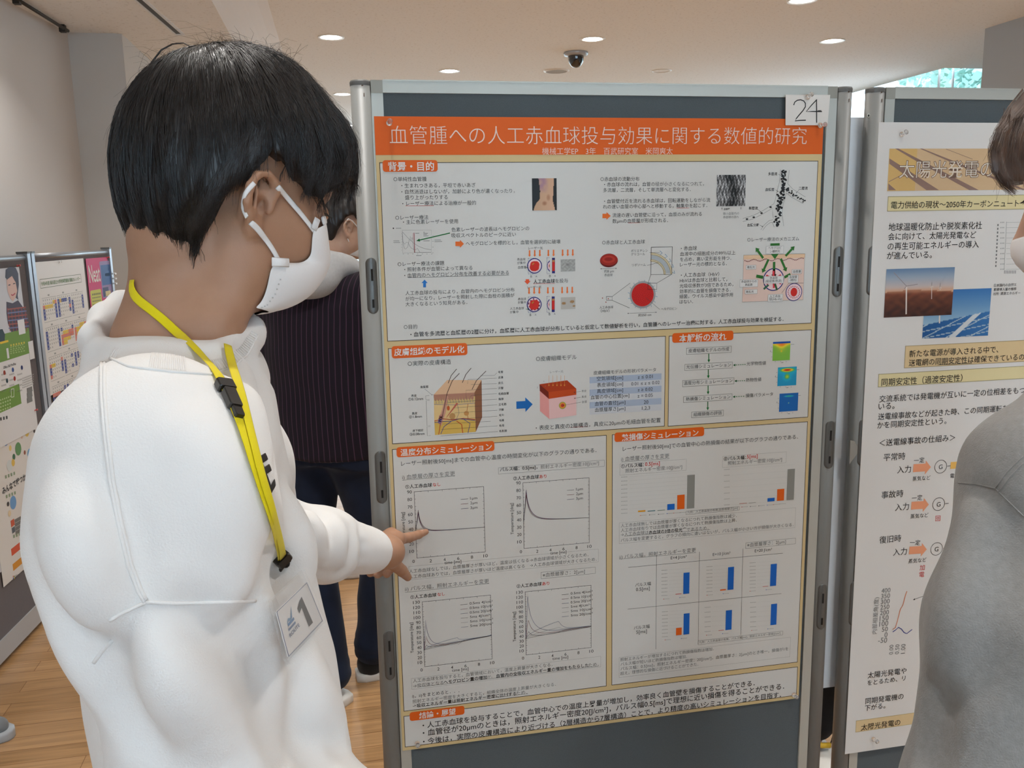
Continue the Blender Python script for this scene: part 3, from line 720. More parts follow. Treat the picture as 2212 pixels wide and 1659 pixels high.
for b_, x0, y0, x1, y1, m in (('多層流', 1613, 620, 1695, 618, INKD), ('血漿層', 1587, 764, 1667, 762, INKD), ('二層流', 1893, 752, 1975, 750, INKD), ('単層流', 1433, 935, 1517, 933, INKD), ('血漿分離', 1420, 1090, 1530, 1088, INKD), ('血管壁', 1205, 943, 1260, 943, INKD), ('微小血管内の', 1198, 983, 1345, 983, INKG), ('赤血球の流れ', 1198, 1017, 1343, 1015, INKG)):
    T(vd, b_, x0, y0, x1, y1, m, 0.012 if m is INKD else 0, cB)
# red blood cell and artificial cell
rb = sub(A1, 'blood_cell_diagram')
S1.disc(rb, (196, 532), 17.4, ink(104, 16, 10), 3, cD, ry=12.6); S1.disc(rb, (196, 525), 17.0, ink(160, 34, 20), 4, cD, ry=10.6); S1.disc(rb, (194, 522), 12.5, ink(186, 52, 34), 5, cD, ry=6.6); S1.disc(rb, (192, 520), 8, ink(150, 30, 20), 6, cD, ry=3.4)
S1.disc(rb, (512, 853), 25.5, ink(158, 156, 156), 3, cD, n=44); S1.disc(rb, (512, 853), 21.8, ink(200, 30, 26), 4, cD, n=44)
for i in range(90):
    a = i*2.39996; r = 93*math.sqrt(i/90); S1.disc(rb, (512+r*math.cos(a), 853+r*math.sin(a)), 0.8, ink(170, 20, 20), 5, cD, n=6)
for i in range(16):
    a = i*2*PI/16+.1; S1.line(rb, [(512+122*math.cos(a), 853+122*math.sin(a)), (512+140*math.cos(a+.05), 853+140*math.sin(a+.05))], ink(120, 160, 190), 0.0009, 4, cD)
S1.line(rb, [(592, 408), (790, 403), (783, 662), (588, 665), (592, 408)], INKD, 0.0009, 6, cD)
S1.line(rb, [(562, 744), (645, 744), (643, 803), (560, 803), (562, 744)], INKD, 0.0008, 6, cD); S1.line(rb, [(588, 665), (562, 744)], INKD, 0.0006, 6, cD); S1.line(rb, [(783, 662), (645, 744)], INKD, 0.0006, 6, cD)
for r, nb in ((190, 26), (128, 20)):
    for i in range(nb):
        a = math.radians(2+84*i/(nb-1)); S1.disc(rb, (590+r*math.sin(a), 660-r*math.cos(a)), 2.2, ink(190, 160, 96), 5, cD, n=10); S1.disc(rb, (590+r*math.sin(a), 660-r*math.cos(a)), 1.5, ink(226, 214, 180), 6, cD, n=10)
arc = [cD(590+r*math.sin(math.radians(a)), 660-r*math.cos(math.radians(a))) for r, rr in ((178, range(2, 88, 5)), (140, range(86, 0, -5))) for a in rr]
y_ = S1.L(4)
n_ = len(arc)//2; pp = [S1.P(p) for p in arc]
rb.add([(p[0], y_, p[1]) for p in pp], [(i, i+1, len(pp)-2-i, len(pp)-1-i) for i in range(n_-1)], ink(176, 184, 188))
for i in range(5):
    a = math.radians(25+15*i); S1.line(rb, [(590+200*math.sin(a), 660-200*math.cos(a)), (590+222*math.sin(a+.06), 660-226*math.cos(a+.06)), (590+218*math.sin(a-.05), 660-236*math.cos(a-.05))], ink(96, 150, 184), 0.0009, 6, cD)
S1.line(rb, [(172, 870), (226, 870), (226, 905), (172, 905), (172, 870)], INKD, 0.0008, 4, cD); S1.line(rb, [(226, 870), (395, 743)], INKD, 0.0006, 4, cD); S1.line(rb, [(226, 905), (390, 977)], INKD, 0.0006, 4, cD)
for p in ((136, 884), (190, 890), (168, 922)): S1.disc(rb, p, 1.1, ink(160, 70, 50), 4, cD, n=10)
for a, b_ in (((200, 608), (115, 610)), ((190, 608), (270, 606)), ((500, 1022), (368, 1028)), ((500, 1022), (645, 1017))): S1.arrow(rb, a, b_, INK, 0.45, 2.2, 2.4, c=cD)
S1.line(rb, [(540, 880), (672, 990)], INK, 0.0005, 6, cD); S1.line(rb, [(555, 578), (660, 552)], INK, 0.0005, 7, cD); S1.line(rb, [(575, 458), (670, 460)], INK, 0.0005, 7, cD)
for b_, x0, y0, x1, y1 in (('ポリエチレン', 403, 440, 560, 440), ('グリコール', 403, 473, 533, 472), ('リポソーム', 413, 573, 540, 572), ('約8 μm', 152, 634, 243, 632), ('赤血球', 153, 668, 230, 667), ('人工赤血球', 108, 972, 236, 968), ('（HbV）', 118, 1003, 200, 1001), ('約250 nm', 472, 1042, 593, 1040), ('ヘモグロビン', 685, 987, 833, 980)):
    T(rb, b_, x0, y0, x1, y1, c=cD)
# laser therapy mechanism drawing
mc = sub(A1, 'mechanism_diagram')
S1.fill(mc, S1.rect([(1457, 483), (2033, 466), (2015, 903), (1443, 920)], cD), ink(228, 200, 186), 3)
S1.fill(mc, S1.rect([(1457, 483), (2033, 466), (2033, 505), (1457, 522)], cD), ink(232, 196, 160), 4)
S1.frame(mc, S1.rect([(1457, 483), (2033, 466), (2015, 903), (1443, 920)], cD), INKL, 0.0005, 4)
for i in range(42):
    S1.disc(mc, (1470+13.3*i, 533-0.4*i+9*math.sin(i*.75)), 1.1, ink(110, 40, 40), 5, cD, n=8)
GA = ink(44, 112, 42)
for a, b_, wd in (((1640, 510), (1570, 412), 4.5), ((1850, 490), (1935, 398), 4.5), ((1690, 522), (1632, 648), 4.5), ((1806, 515), (1858, 636), 4.5), ((1743, 545), (1741, 700), 5), ((1750, 440), (1750, 520), 9)): S1.arrow(mc, a, b_, GA, wd, wd*2.3, wd*1.6, 6, cD)
S1.fill(mc, S1.rect([(1708, 372), (1795, 370), (1795, 392), (1708, 394)], cD), GA, 6)
S1.disc(mc, (1738, 710), 22, NAVY, 5, cD); S1.disc(mc, (1738, 710), 20, ink(236, 206, 206), 6, cD)
for a in range(6):
    t_ = a*PI/3+.5; S1.line(mc, [(1738+30*math.cos(t_), 710+30*math.sin(t_)), (1738+80*math.cos(t_), 710+80*math.sin(t_))], ink(214, 60, 70), 0.004, 7, cD)
S1.line(mc, [(1575, 678), (1640, 690)], GA, 0.006, 7, cD); S1.line(mc, [(1840, 690), (1895, 660)], GA, 0.005, 7, cD); S1.line(mc, [(1645, 800), (1690, 760)], ink(50, 100, 80), 0.004, 7, cD); S1.line(mc, [(1750, 750), (1770, 810)], ink(50, 100, 60), 0.004, 7, cD)
S1.disc(mc, (1928, 828), 17.5, NAVY, 5, cD); S1.disc(mc, (1928, 828), 16, ink(234, 206, 208), 6, cD); S1.disc(mc, (1928, 828), 7, ink(204, 36, 30), 7, cD, ry=8.5)
for i in range(18):
    a = i*2*PI/18; S1.disc(mc, (1928+54*math.cos(a), 828+54*math.sin(a)), 1.1, ink(170, 50, 70), 7, cD, n=8)
S1.line(mc, [(2018, 743), (1880, 746), (1815, 835)], INK, 0.0006, 5, cD)
for r, lines in (([(1668, 400), (1833, 393), (1830, 467), (1662, 474)], [('ヘモグロビ', 1688, 415, 1810, 411), ('ン標的光', 1702, 448, 1797, 444)]), ([(1480, 577), (1574, 573), (1573, 614), (1478, 618)], [('散乱光', 1490, 596, 1560, 593)]),
                 ([(1908, 617), (2002, 613), (2000, 654), (1906, 658)], [('血漿層', 1918, 636, 1990, 633)]), ([(1647, 680), (1832, 674), (1830, 745), (1645, 752)], [('赤血球', 1702, 696, 1774, 693), ('(吸収体/熱源)', 1660, 728, 1812, 723)]),
                 ([(1874, 670), (1970, 667), (1967, 738), (1870, 742)], [('血管壁', 1885, 688, 1957, 685), ('(標的)', 1890, 718, 1950, 715)]), ([(1422, 712), (1592, 707), (1588, 778), (1418, 784)], [('赤血球からの', 1434, 730, 1578, 725), ('熱拡散', 1470, 760, 1540, 757)]),
                 ([(1470, 805), (1586, 801), (1584, 843), (1468, 848)], [('散乱光', 1480, 826, 1550, 822)]), ([(1685, 850), (1825, 845), (1822, 915), (1682, 920)], [('人工赤血', 1700, 868, 1800, 864), ('球(Hb-Vs)', 1694, 897, 1812, 893)])):
    rr = S1.rect(r, cD); S1.fill(mc, rr, ink(222, 220, 216), 8); S1.frame(mc, rr, INKL, 0.0004, 9)
    for b_, x0, y0, x1, y1 in lines: T(mc, b_, x0, y0, x1, y1, c=cD, layer=10)
# ---- panel 2: skin model
A2 = panel([(837.9, 752.4), (1438, 725.7), (1435.6, 921), (847.6, 959.3)])
heading(A2, [(70, 212), (793, 180), (795, 297), (72, 328)], cE, '皮膚組織のモデル化', 93, 268, 765, 240)
w = writing(A2)
T(w, '○実際の皮膚構造', 225, 378, 637, 360, c=cE); T(w, '○皮膚組織モデル', 1450, 330, 1838, 316, c=cE)
a_, b_ = cE(1447, 990), cF(710, 930); T(w, '・表皮と真皮の2層構造，真皮に20μmの毛細血管を配置', a_[0], a_[1], b_[0], b_[1])
S1.line(w, [(1770, 988), (1940, 980)], RED, 0.0006, 3, cE)
ar = sub(A2, 'arrow_marks'); S1.arrow(ar, (1262, 775), (1418, 766), ink(20, 104, 180), 14, 28, 14, c=cE)
sk = sub(A2, 'skin_diagram')
SK = lambda pts, m, l=3: S1.poly(sk, [cE(*p) for p in pts], m, l)
SK([(472, 675), (600, 535), (930, 535), (862, 655)], ink(224, 184, 146)); SK([(862, 655), (930, 535), (935, 890), (875, 1030)], ink(140, 92, 62)); SK([(472, 675), (862, 655), (868, 700), (474, 720)], ink(178, 128, 106))
SK([(474, 705), (867, 690), (870, 905), (478, 930)], ink(226, 194, 134)); SK([(474, 705), (867, 690), (868, 745), (476, 770)], ink(214, 186, 120), 4); SK([(478, 930), (870, 905), (875, 1030), (485, 1060)], ink(216, 178, 84))
for k in range(14): S1.disc(sk, (490+27*k, 712-1.0*k), 2.6, ink(180, 130, 106), 5, cE, ry=4.5, n=14); S1.line(sk, [(492+27*k, 760-k), (496+27*k, 725-k), (502+27*k, 760-k)], ink(110, 116, 150), 0.0005, 6, cE)
for p, m, wd in (([(480, 925), (560, 905), (650, 915), (760, 900), (868, 912)], ink(180, 50, 30), 0.0013), ([(480, 940), (570, 930), (640, 928), (720, 905), (868, 920)], ink(60, 76, 140), 0.0011), ([(690, 925), (740, 960), (750, 1040)], ink(190, 60, 30), 0.0013), ([(640, 928), (570, 980), (540, 1050)], ink(60, 76, 140), 0.0011), ([(760, 910), (820, 950), (800, 1040)], ink(60, 76, 140), 0.0011), ([(478, 768), (660, 772), (865, 755)], ink(90, 100, 150), 0.0007), ([(700, 770), (715, 850), (690, 905)], ink(90, 100, 120), 0.0006), ([(540, 930), (520, 1055)], ink(180, 60, 30), 0.0012), ([(800, 760), (790, 830), (800, 900)], ink(180, 100, 50), 0.0009)):
    S1.line(sk, p, m, wd, 6, cE)
SK([(590, 680), (545, 840), (515, 950), (545, 970), (585, 850), (612, 690)], ink(206, 150, 128), 6); SK([(690, 750), (600, 880), (590, 900), (706, 760)], ink(190, 100, 80), 7)
for k in range(4): S1.disc(sk, (545-6*k, 880+18*k), 4.5-.4*k, ink(120, 96, 140) if k > 1 else ink(190, 130, 120), 7, cE, ry=3.0, n=14)
S1.disc(sk, (612, 803), 2.6, ink(196, 90, 40), 7, cE, ry=4.5); S1.disc(sk, (650, 880), 5.5, ink(186, 140, 84), 7, cE, ry=6); S1.disc(sk, (785, 852), 4.6, ink(196, 140, 76), 7, cE)
for p in ([(610, 565), (640, 490), (692, 428)], [(550, 905), (600, 660), (650, 540), (718, 470)], [(745, 560), (780, 480), (830, 420)], [(838, 625), (880, 540), (972, 448)]): S1.line(sk, p, ink(70, 54, 46), 0.0011, 8, cE)
for (x0, y0), pts in (((1088, 458), [(1075, 465), (1052, 490), (920, 492)]), ((1088, 510), [(1075, 516), (797, 530), (797, 570)]), ((1088, 562), [(1075, 568), (828, 578)]), ((1088, 612), [(1075, 614), (780, 632), (782, 710)]), ((1090, 664), [(1075, 664), (835, 680), (820, 698)]), ((1090, 716), [(1078, 716), (610, 748), (612, 790)]), ((1092, 767), [(1078, 770), (670, 800)]), ((1094, 818), [(1080, 822), (672, 848), (672, 862)]), ((1097, 870), [(1080, 880), (600, 912)]), ((1098, 920), [(1016, 928), (560, 955)]), ((1098, 970), [(1082, 972), (545, 1006)]), ((1098, 1021), [(1084, 1026), (538, 1068)])):
    S1.line(sk, pts, INK, 0.0004, 9, cE)
for b_, x0, y0, x1 in (('毛管', 1088, 458, 1136), ('皮溝', 1088, 510, 1136), ('皮丘', 1088, 562, 1137), ('汗管', 1088, 612, 1138), ('毛細血管', 1090, 664, 1190), ('脂腺', 1092, 716, 1140), ('立毛筋', 1092, 767, 1167), ('汗腺', 1094, 818, 1142), ('毛包', 1097, 870, 1144), ('毛根', 1098, 920, 1145), ('毛母', 1098, 970, 1146), ('毛乳頭', 1098, 1021, 1172), ('角質層', 344, 601, 420), ('表皮', 257, 684, 309), ('①0.12mm', 230, 716, 372), ('真皮', 264, 852, 315), ('②1.8mm', 237, 885, 360), ('皮下組織', 270, 1017, 374), ('③0.08mm', 243, 1050, 385)):
    T(sk, b_, x0, y0, x1, y0-1, INKD if len(b_) < 5 else INK, 0.008, cE)
for p in ([(385, 618), (460, 680)], [(430, 683), (396, 685), (398, 722), (432, 720)], [(432, 730), (400, 732), (408, 972), (440, 968)], [(440, 978), (408, 980), (412, 1067), (443, 1065)], [(470, 672), (452, 674), (452, 682)]): S1.line(sk, p, INKG, 0.0005, 5, cE)
cb = sub(A2, 'tissue_cube_diagram')
CB = lambda pts, m, l=3: S1.poly(cb, [cE(*p) for p in pts], m, l)
CB([(1483, 575), (1748, 537), (1835, 617), (1570, 650)], ink(176, 58, 10)); CB([(1483, 575), (1570, 650), (1573, 715), (1486, 638)], ink(118, 30, 6)); CB([(1570, 650), (1835, 617), (1835, 675), (1573, 715)], ink(196, 72, 14))
CB([(1486, 638), (1573, 715), (1577, 908), (1488, 830)], ink(230, 156, 150)); CB([(1573, 715), (1835, 675), (1836, 870), (1577, 908)], ink(232, 190, 186))
S1.disc(cb, (1703, 777), 7.0, ink(160, 170, 70), 4, cE); S1.disc(cb, (1703, 777), 5.4, ink(226, 140, 50), 5, cE); S1.disc(cb, (1703, 777), 3.2, ink(200, 60, 40), 6, cE)
for x in (1573, 1612, 1650, 1688, 1722): S1.arrow(cb, (x, 490), (x, 595), ink(222, 150, 60), 0.5, 3.2, 3.2, 5, cE)
for a, b_ in (((1878, 642), (1808, 653)), ((1878, 698), (1812, 710)), ((1880, 746), (1700, 778))): S1.arrow(cb, a, b_, ink(90, 50, 40), 0.4, 2.4, 2.6, 7, cE)
for b_, x0, y0, x1 in (('レーザー光', 1583, 456, 1710), ('表皮', 1885, 640, 1931), ('真皮', 1885, 695, 1932), ('血管', 1888, 743, 1936)): T(cb, b_, x0, y0, x1, y0-2, INKG, 0, cE)
for b_, x0, y0, x1 in (('X', 1519, 547, 1530), ('Z', 1458, 606, 1469), ('Y', 1533, 595, 1544)): T(cb, b_, x0, y0, x1, y0, INKG, 0, cE)
tb = sub(A2, 'parameter_table')
T(tb, '皮膚組織モデルの形状パラメータ', 93, 490, 667, 462, c=cF)
for k in range(6):
    yl, yr = 528+57*k, 497+57.3*k
    S1.fill(tb, S1.rect([(57, yl), (718, yr), (718, yr+57.3), (57, yl+57)], cF), ink(172, 186, 206) if k % 2 == 0 else ink(204, 208, 212), 2)
for b_, x0, y0, x1, y1 in (('空気領域[cm]', 123, 543, 365, 538), ('表皮領域[cm]', 125, 602, 365, 597), ('真皮領域[cm]', 125, 658, 365, 653), ('血管の中心位置[cm]', 67, 713, 422, 705), ('血管の直径[μm]', 105, 773, 385, 767), ('血漿層厚さ[μm]', 105, 830, 385, 823), ('z ≤ 0.01', 500, 528, 637, 525), ('0.01 ≤ z ≤ 0.02', 440, 590, 700, 580), ('z ≥ 0.02', 500, 645, 637, 640), ('z = 0.05', 498, 700, 637, 697), ('20', 555, 760, 597, 758), ('1,2,3', 538, 817, 612, 815)):
    T(tb, b_, x0, y0, x1, y1, c=cF)
# ---- panel 3: flow of the analysis
A3 = panel([(1444.5, 725.7), (1753.2, 711.6), (1745.4, 901.6), (1442.7, 921)])
heading(A3, [(815, 127), (1378, 102), (1378, 188), (818, 217)], cF, '本解析の流れ', 880, 175, 1313, 155)
fl = sub(A3, 'flow_chart')
for r, b_, x0, y0, x1, y1 in (([(946, 263), (1362, 243), (1360, 304), (946, 324)], '皮膚組織モデルの作成', 965, 287, 1340, 272), ([(930, 410), (1372, 390), (1370, 448), (930, 472)], '光伝播シミュレーション', 945, 435, 1355, 418), ([(910, 558), (1386, 535), (1385, 595), (908, 620)], '温度分布シミュレーション', 922, 582, 1370, 563), ([(920, 705), (1368, 683), (1367, 740), (918, 765)], '熱損傷シミュレーション', 942, 730, 1350, 712), ([(993, 848), (1290, 832), (1288, 888), (992, 905)], '組織損傷の評価', 1012, 870, 1270, 860)):
    S1.frame(fl, S1.rect(r, cF), GREY, 0.0008, 3); T(fl, b_, x0, y0, x1, y1, c=cF)
for x, y0, y1 in ((1153, 315, 397), (1148, 460, 543), (1146, 608, 690), (1143, 755, 836)): S1.arrow(fl, (x, y0), (x, y1), GREEN, 1.8, 5.5, 6, c=cF)
for a, b_ in (((1490, 413), (1375, 420)), ((1485, 562), (1388, 566)), ((1478, 705), (1372, 711))):
    S1.line(fl, [a, b_], GREEN, 0.0014, 4, cF, dash=0.0042); S1.arrow(fl, (b_[0]+26, b_[1]-1), b_, GREEN, 1, 5, 5, c=cF)
T(fl, '光学物性値', 1500, 405, 1677, 400, c=cF); T(fl, '熱物性値', 1493, 556, 1635, 550, c=cF); T(fl, '損傷パラメータ', 1490, 700, 1742, 685, c=cF)
def jet(t):
    return np.stack([np.interp(t, [0, .35, .5, .65, .85, 1], [20, 40, 130, 240, 235, 200]), np.interp(t, [0, .25, .5, .65, .85, 1], [80, 170, 190, 220, 110, 40]), np.interp(t, [0, .3, .5, .65, 1], [170, 210, 70, 50, 30])], -1)
ph(A3, 'heat_map', [(1743, 207), (1903, 200), (1897, 374), (1737, 380)], cF, lambda u, v: np.where((v > .9)[:, None], np.array([20, 80, 165])+0*jet(u), jet(.50+.2*np.exp(-((v-.82)/.10)**2-((u-.5)/.38)**2)+.13*np.exp(-((v-.88)/.05)**2)+.22*np.exp(-((u-.5)**2+(v-.49)**2)*700)+.1*np.exp(-((v-.7)/.2)**2-((u-.5)/.22)**2))), 44, 44)
ph(A3, 'heat_map', [(1788, 440), (1962, 433), (1955, 605), (1783, 612)], cF, lambda u, v: jet(.20+.75*np.exp(-((v-.84)/.08)**2-((u-.5)/.30)**2)+.14*np.exp(-((v-.8)/.18)**2-((u-.5)/.42)**2)+.38*np.exp(-((u-.5)**2+(v-.48)**2)*45)), 44, 44)
ph(A3, 'heat_map', [(1803, 683), (1975, 672), (1970, 838), (1797, 850)], cF, lambda u, v: jet(.06+.34*np.exp(-(((v-.84)/.045)**2+((u-.5)/.24)**2)**2)+.8*np.exp(-((u-.5)**2+(v-.46)**2)*1600)), 44, 44)
for x, y in ((1737, 380), (1783, 612), (1797, 850)):
    for k in range(3): S1.line(fl, [(x-10, y-35-45*k), (x-3, y-35-45*k)], INKG, 0.0008, 4, cF); S1.line(fl, [(x+22+50*k, y+8), (x+30+50*k, y+8)], INKG, 0.0008, 4, cF)
    S1.line(fl, [(x+82, y+16), (x+100, y+15)], INKG, 0.001, 4, cF); S1.line(fl, [(x-18, y-80), (x-18, y-95)], INKG, 0.001, 4, cF); S1.line(fl, [(x+170, y-150), (x+200, y-152)], INKG, 0.0007, 4, cF)
# ---- panel 4: temperature simulation
A4 = panel([(848, 971), (1308.7, 939.3), (1311.6, 1482), (871, 1537)])
heading(A4, [(75, 170), (1050, 100), (1050, 200), (78, 270)], cG, '温度分布シミュレーション', 115, 220, 1025, 158)
w = writing(A4)
T(w, 'レーザー照射後50[ms]までの血管中心温度の時間変化が以下のグラフの通りである．', 122, 330, 2065, 200, c=cG)
def ubox(mb, r, c, dash=False):
    x0, z0, x1, z1 = S1.rect(r, c)
    for a, b_ in (((x0, z0), (x1, z0)), ((x1, z0), (x1, z1)), ((x1, z1), (x0, z1)), ((x0, z1), (x0, z0))): S1.line(mb, [a, b_], INKG, 0.0005, 3, raw=True, dash=0.0022 if dash else None)
ubox(w, [(1090, 370), (2145, 293), (2143, 358), (1090, 432)], cG); T(w, 'パルス幅：0.5[ms]，', 1105, 390, 1478, 366, INKD, 0.012, cG); T(w, '照射エネルギー密度:10[J/cm²]', 1510, 365, 2090, 325, INKG, 0, cG)
T(w, 'i) 血漿層の厚さを変更', 132, 468, 658, 430, INKG, 0, cG); S1.line(w, [(132, 495), (658, 452)], INKG, 0.0006, 3, cG)
for c, p in ((cG, (163, 558, 430, 542, 437, 540, 513, 533, '①', 'なし')), (cG, (1238, 475, 1493, 460, 1497, 460, 1568, 453, '②', 'あり')), (cI, (168, 413, 428, 390, 437, 387, 510, 380, '①', 'なし')), (cI, (1225, 303, 1475, 282, 1480, 283, 1550, 273, '②', 'あり'))):
    T(w, p[8]+'人工赤血球', *p[0:4], INKD, 0.012, c); T(w, p[9], *p[4:8], RED, 0.008, c)
ubox(w, [(200, 1335), (2085, 1197), (2083, 1305), (200, 1490)], cG, True)
T(w, '人工赤血球なしでは，血漿層厚さが厚いほど，温度は低くなる→赤血球領域が小さくなるため．', 200, 1395, 1985, 1240, INKG, 0, cG); T(w, '人工赤血球ありでは，血漿層厚さが厚いほど温度は高くなる　→人工赤血球領域が大きくなるため．', 200, 1450, 2067, 1285, INKG, 0, cG)
ubox(w, [(1515, 1408), (2055, 1362), (2055, 1425), (1513, 1472)], cG); T(w, '※血漿層厚さ：2[μm]', 1530, 1440, 1950, 1402, INKG, 0, cG)
T(w, 'ii) パルス幅，照射エネルギーを変更', 115, 337, 950, 255, INKG, 0, cI); S1.line(w, [(115, 367), (952, 278)], INKG, 0.0006, 3, cI)
ubox(w, [(180, 1222), (2063, 1003), (2063, 1105), (180, 1335)], cI, True)
T(w, '人工赤血球を投与すると，血管領域において，温度上昇量が大きくなる．', 193, 1245, 1580, 1085, INKG, 0, cI); T(w, '→吸収体となる', 197, 1298, 497, 1262, INKG, 0, cI); T(w, 'ヘモグロビン量の増加', 500, 1262, 930, 1207, INKD, 0.012, cI); T(w, 'が，', 937, 1207, 980, 1202, INKG, 0, cI)
T(w, '血管内の全吸収エネルギー量の増加をもたらした', 1020, 1197, 1940, 1090, INKD, 0.012, cI); T(w, 'ため．', 1942, 1090, 2040, 1080, INKG, 0, cI); S1.line(w, [(237, 1310), (2040, 1100)], INK, 0.0005, 3, cI)
T(w, 'i)，ii)をまとめると．．．', 185, 1400, 655, 1350, c=cI); T(w, '照射エネルギー密度を大きくすると，組織全体の温度上昇量が大きくなる．', 190, 1448, 1615, 1285, INKG, 0, cI); T(w, '→吸収エネルギー量は照射エネルギー密度に比例する', 193, 1498, 1220, 1370, INKD, 0.012, cI); T(w, 'ため．', 1222, 1370, 1330, 1358, INKG, 0, cI); S1.line(w, [(237, 1508), (1340, 1375)], INK, 0.0005, 3, cI)
def graph(c, corners, ymax, curves, legend):
    g = sub(A4, 'line_graph'); x0, z0, x1, z1 = S1.rect(corners, c)
    S1.frame(g, (x0, z0, x1, z1), INK, 0.0007, 3)
    X = lambda t: x0+(x1-x0)*t/10; Z = lambda d: z0+(z1-z0)*d/ymax
    for d in range(5, ymax, 5):
        l = 0.003 if d % 10 == 0 else 0.0016
        S1.line(g, [(x0, Z(d)), (x0+l, Z(d))], INK, 0.0005, 4, raw=True); S1.line(g, [(x1-l, Z(d)), (x1, Z(d))], INK, 0.0005, 4, raw=True)
    for t in range(1, 10):
        l = 0.0035 if t % 2 == 0 else 0.0018
        S1.line(g, [(X(t), z0), (X(t), z0+l)], INK, 0.0005, 4, raw=True); S1.line(g, [(X(t), z1-l), (X(t), z1)], INK, 0.0005, 4, raw=True)
    hh = 0.0062
    def lab(body, cx, cz, wd, h=hh, rot=False, m=INK):
        p, q = ((cx-wd/2, cz), (cx+wd/2, cz)) if not rot else ((cx, cz-wd/2), (cx, cz+wd/2))
        TEXTS.append((S1, g, body, np.array(p), np.array(q), m, 0, 5, h, 0))
    for d in range(10, ymax+1, 10): lab(str(d), x0-(0.0105 if d > 99 else 0.0085), Z(d), 0.0128 if d > 99 else 0.0085)
    lab('0', x0-0.006, z0-0.0055, 0.0042)
    for t in range(2, 11, 2): lab(str(t), X(t), z0-0.0075, 0.0042 if t < 10 else 0.0085)
    lab('time [ms]', x0+(x1-x0)*0.52, z0-0.0150, 0.032, 0.0078); lab('Temperature [deg]', x0-0.0215, z0+(z1-z0)*0.47, 0.062, 0.0075, True)
    for fn, m in curves:
        tt = np.concatenate([np.linspace(0, 0.5, 6), np.linspace(0.52, 3, 40), np.linspace(3.1, 10, 50)])
        S1.line(g, [(X(t), Z(fn(t))) for t in tt], m, 0.0006, 6, raw=True)
    for k, (b_, m) in enumerate(legend):
        n = len(legend); zz = z1-(0.022 if n == 3 else 0.014)-0.0092*k; xl = x0+(x1-x0)*(0.66 if n == 3 else 0.55)
        S1.line(g, [(xl, zz), (xl+0.014, zz)], m, 0.0006, 6, raw=True); wd = 0.0135 if n == 3 else (0.0385 if len(b_) < 11 else 0.045)*(0.93 if len(b_) < 9 else 1)
        lab(b_, xl+0.018+wd/2, zz, wd, 0.0066)
MA, MB_, MC = ink(40, 34, 40), ink(120, 50, 56), ink(60, 60, 110)
def pulse(T0, T1, peak, tp, tau, end):
    return lambda t: (T0+(peak-T0)*(t/tp) if t < tp else end[0]+(end[1]-end[0])*(t/10)+(peak-end[0]-(end[1]-end[0])*tp/10)*math.exp(-((t-tp)/tau)**0.72))
lg3 = [('1μm', MA), ('2μm', MB_), ('3μm', MC)]
graph(cG, [(255, 610), (945, 552), (960, 1205), (272, 1275)], 90, [(pulse(37, 0, 65, .5, .42, (35.5, 34.5)), MA), (pulse(37, 0, 62.5, .5, .38, (35.3, 34.5)), MB_), (pulse(37, 0, 60.5, .5, .34, (35, 34.5)), MC)], lg3)
graph(cG, [(1333, 517), (1993, 468), (1998, 1120), (1343, 1172)], 90, [(pulse(34, 0, 73, .5, .50, (38, 35)), MA), (pulse(34, 0, 77, .5, .52, (38.5, 35)), MB_), (pulse(34, 0, 80, .5, .54, (38.7, 35)), MC)], lg3)
lg6 = [('0.5ms 4J/cm²', MA), ('0.5ms 10J/cm²', MB_), ('0.5ms 20J/cm²', MC), ('5ms 4J/cm²', INKG), ('5ms 10J/cm²', INKL), ('5ms 20J/cm²', ink(90, 100, 130))]
def slow(T0, peak, e0, e1):
    return lambda t: (T0+(peak-T0)*(t/5)**0.55 if t < 5 else e1+(peak-e1)*math.exp(-(t-5)/0.6))
G3 = [(pulse(33, 0, 44, .4, .4, (36, 48)), MA), (pulse(33, 0, 62, .4, .45, (36, 48)), MB_), (pulse(33, 0, 93, .4, .45, (37, 49)), MC), (slow(33, 40, 0, 48), INKG), (slow(33, 45, 0, 48), INKL), (slow(33, 52, 0, 48.5), ink(90, 100, 130))]
graph(cI, [(285, 463), (967, 387), (983, 1028), (308, 1110)], 130, [(lambda t, f=f, k=k: f(t) if k < 3 or t < 5 else f(t)-(1-min((t-5)/5, 1))*3, m) for k, (f, m) in enumerate(G3)], lg6)
G4 = [(pulse(33, 0, 50, .45, .5, (35, 44)), MA), (pulse(33, 0, 76, .45, .6, (37, 45)), MB_), (pulse(33, 0, 120, .4, .7, (40, 46)), MC), (slow(33, 40, 0, 44), INKG), (slow(33, 50, 0, 45), INKL), (slow(33, 63, 0, 46), ink(90, 100, 130))]
graph(cI, [(1308, 358), (1965, 295), (1972, 917), (1318, 990)], 130, G4, lg6)
# ---- panel 5: thermal damage simulation
A5 = panel([(1320, 938), (1743.9, 911), (1723.5, 1430.5), (1323, 1480)])
heading(A5, [(285, 1037), (1110, 990), (1110, 1072), (287, 1125)], cF, '熱損傷シミュレーション', 353, 1085, 1057, 1040)
w = writing(A5)
T(w, 'レーザー照射後50[ms]での血管中心の熱損傷の結果が以下のグラフの通りである．', 165, 325, 1945, 213, c=cH)
T(w, 'i) 血漿層の厚さを変更', 148, 435, 638, 400, INKG, 0, cH); S1.line(w, [(148, 460), (640, 428)], INKG, 0.0006, 3, cH)
ubox(w, [(137, 480), (812, 433), (810, 548), (135, 593)], cH, True); T(w, '①パルス幅：', 148, 503, 380, 487, INKD, 0.012, cH); T(w, '0.5[ms]', 392, 487, 541, 480, RED, 0.006, cH); T(w, '照射エネルギー密度:10[J/cm²]', 192, 550, 768, 515, INKG, 0, cH)
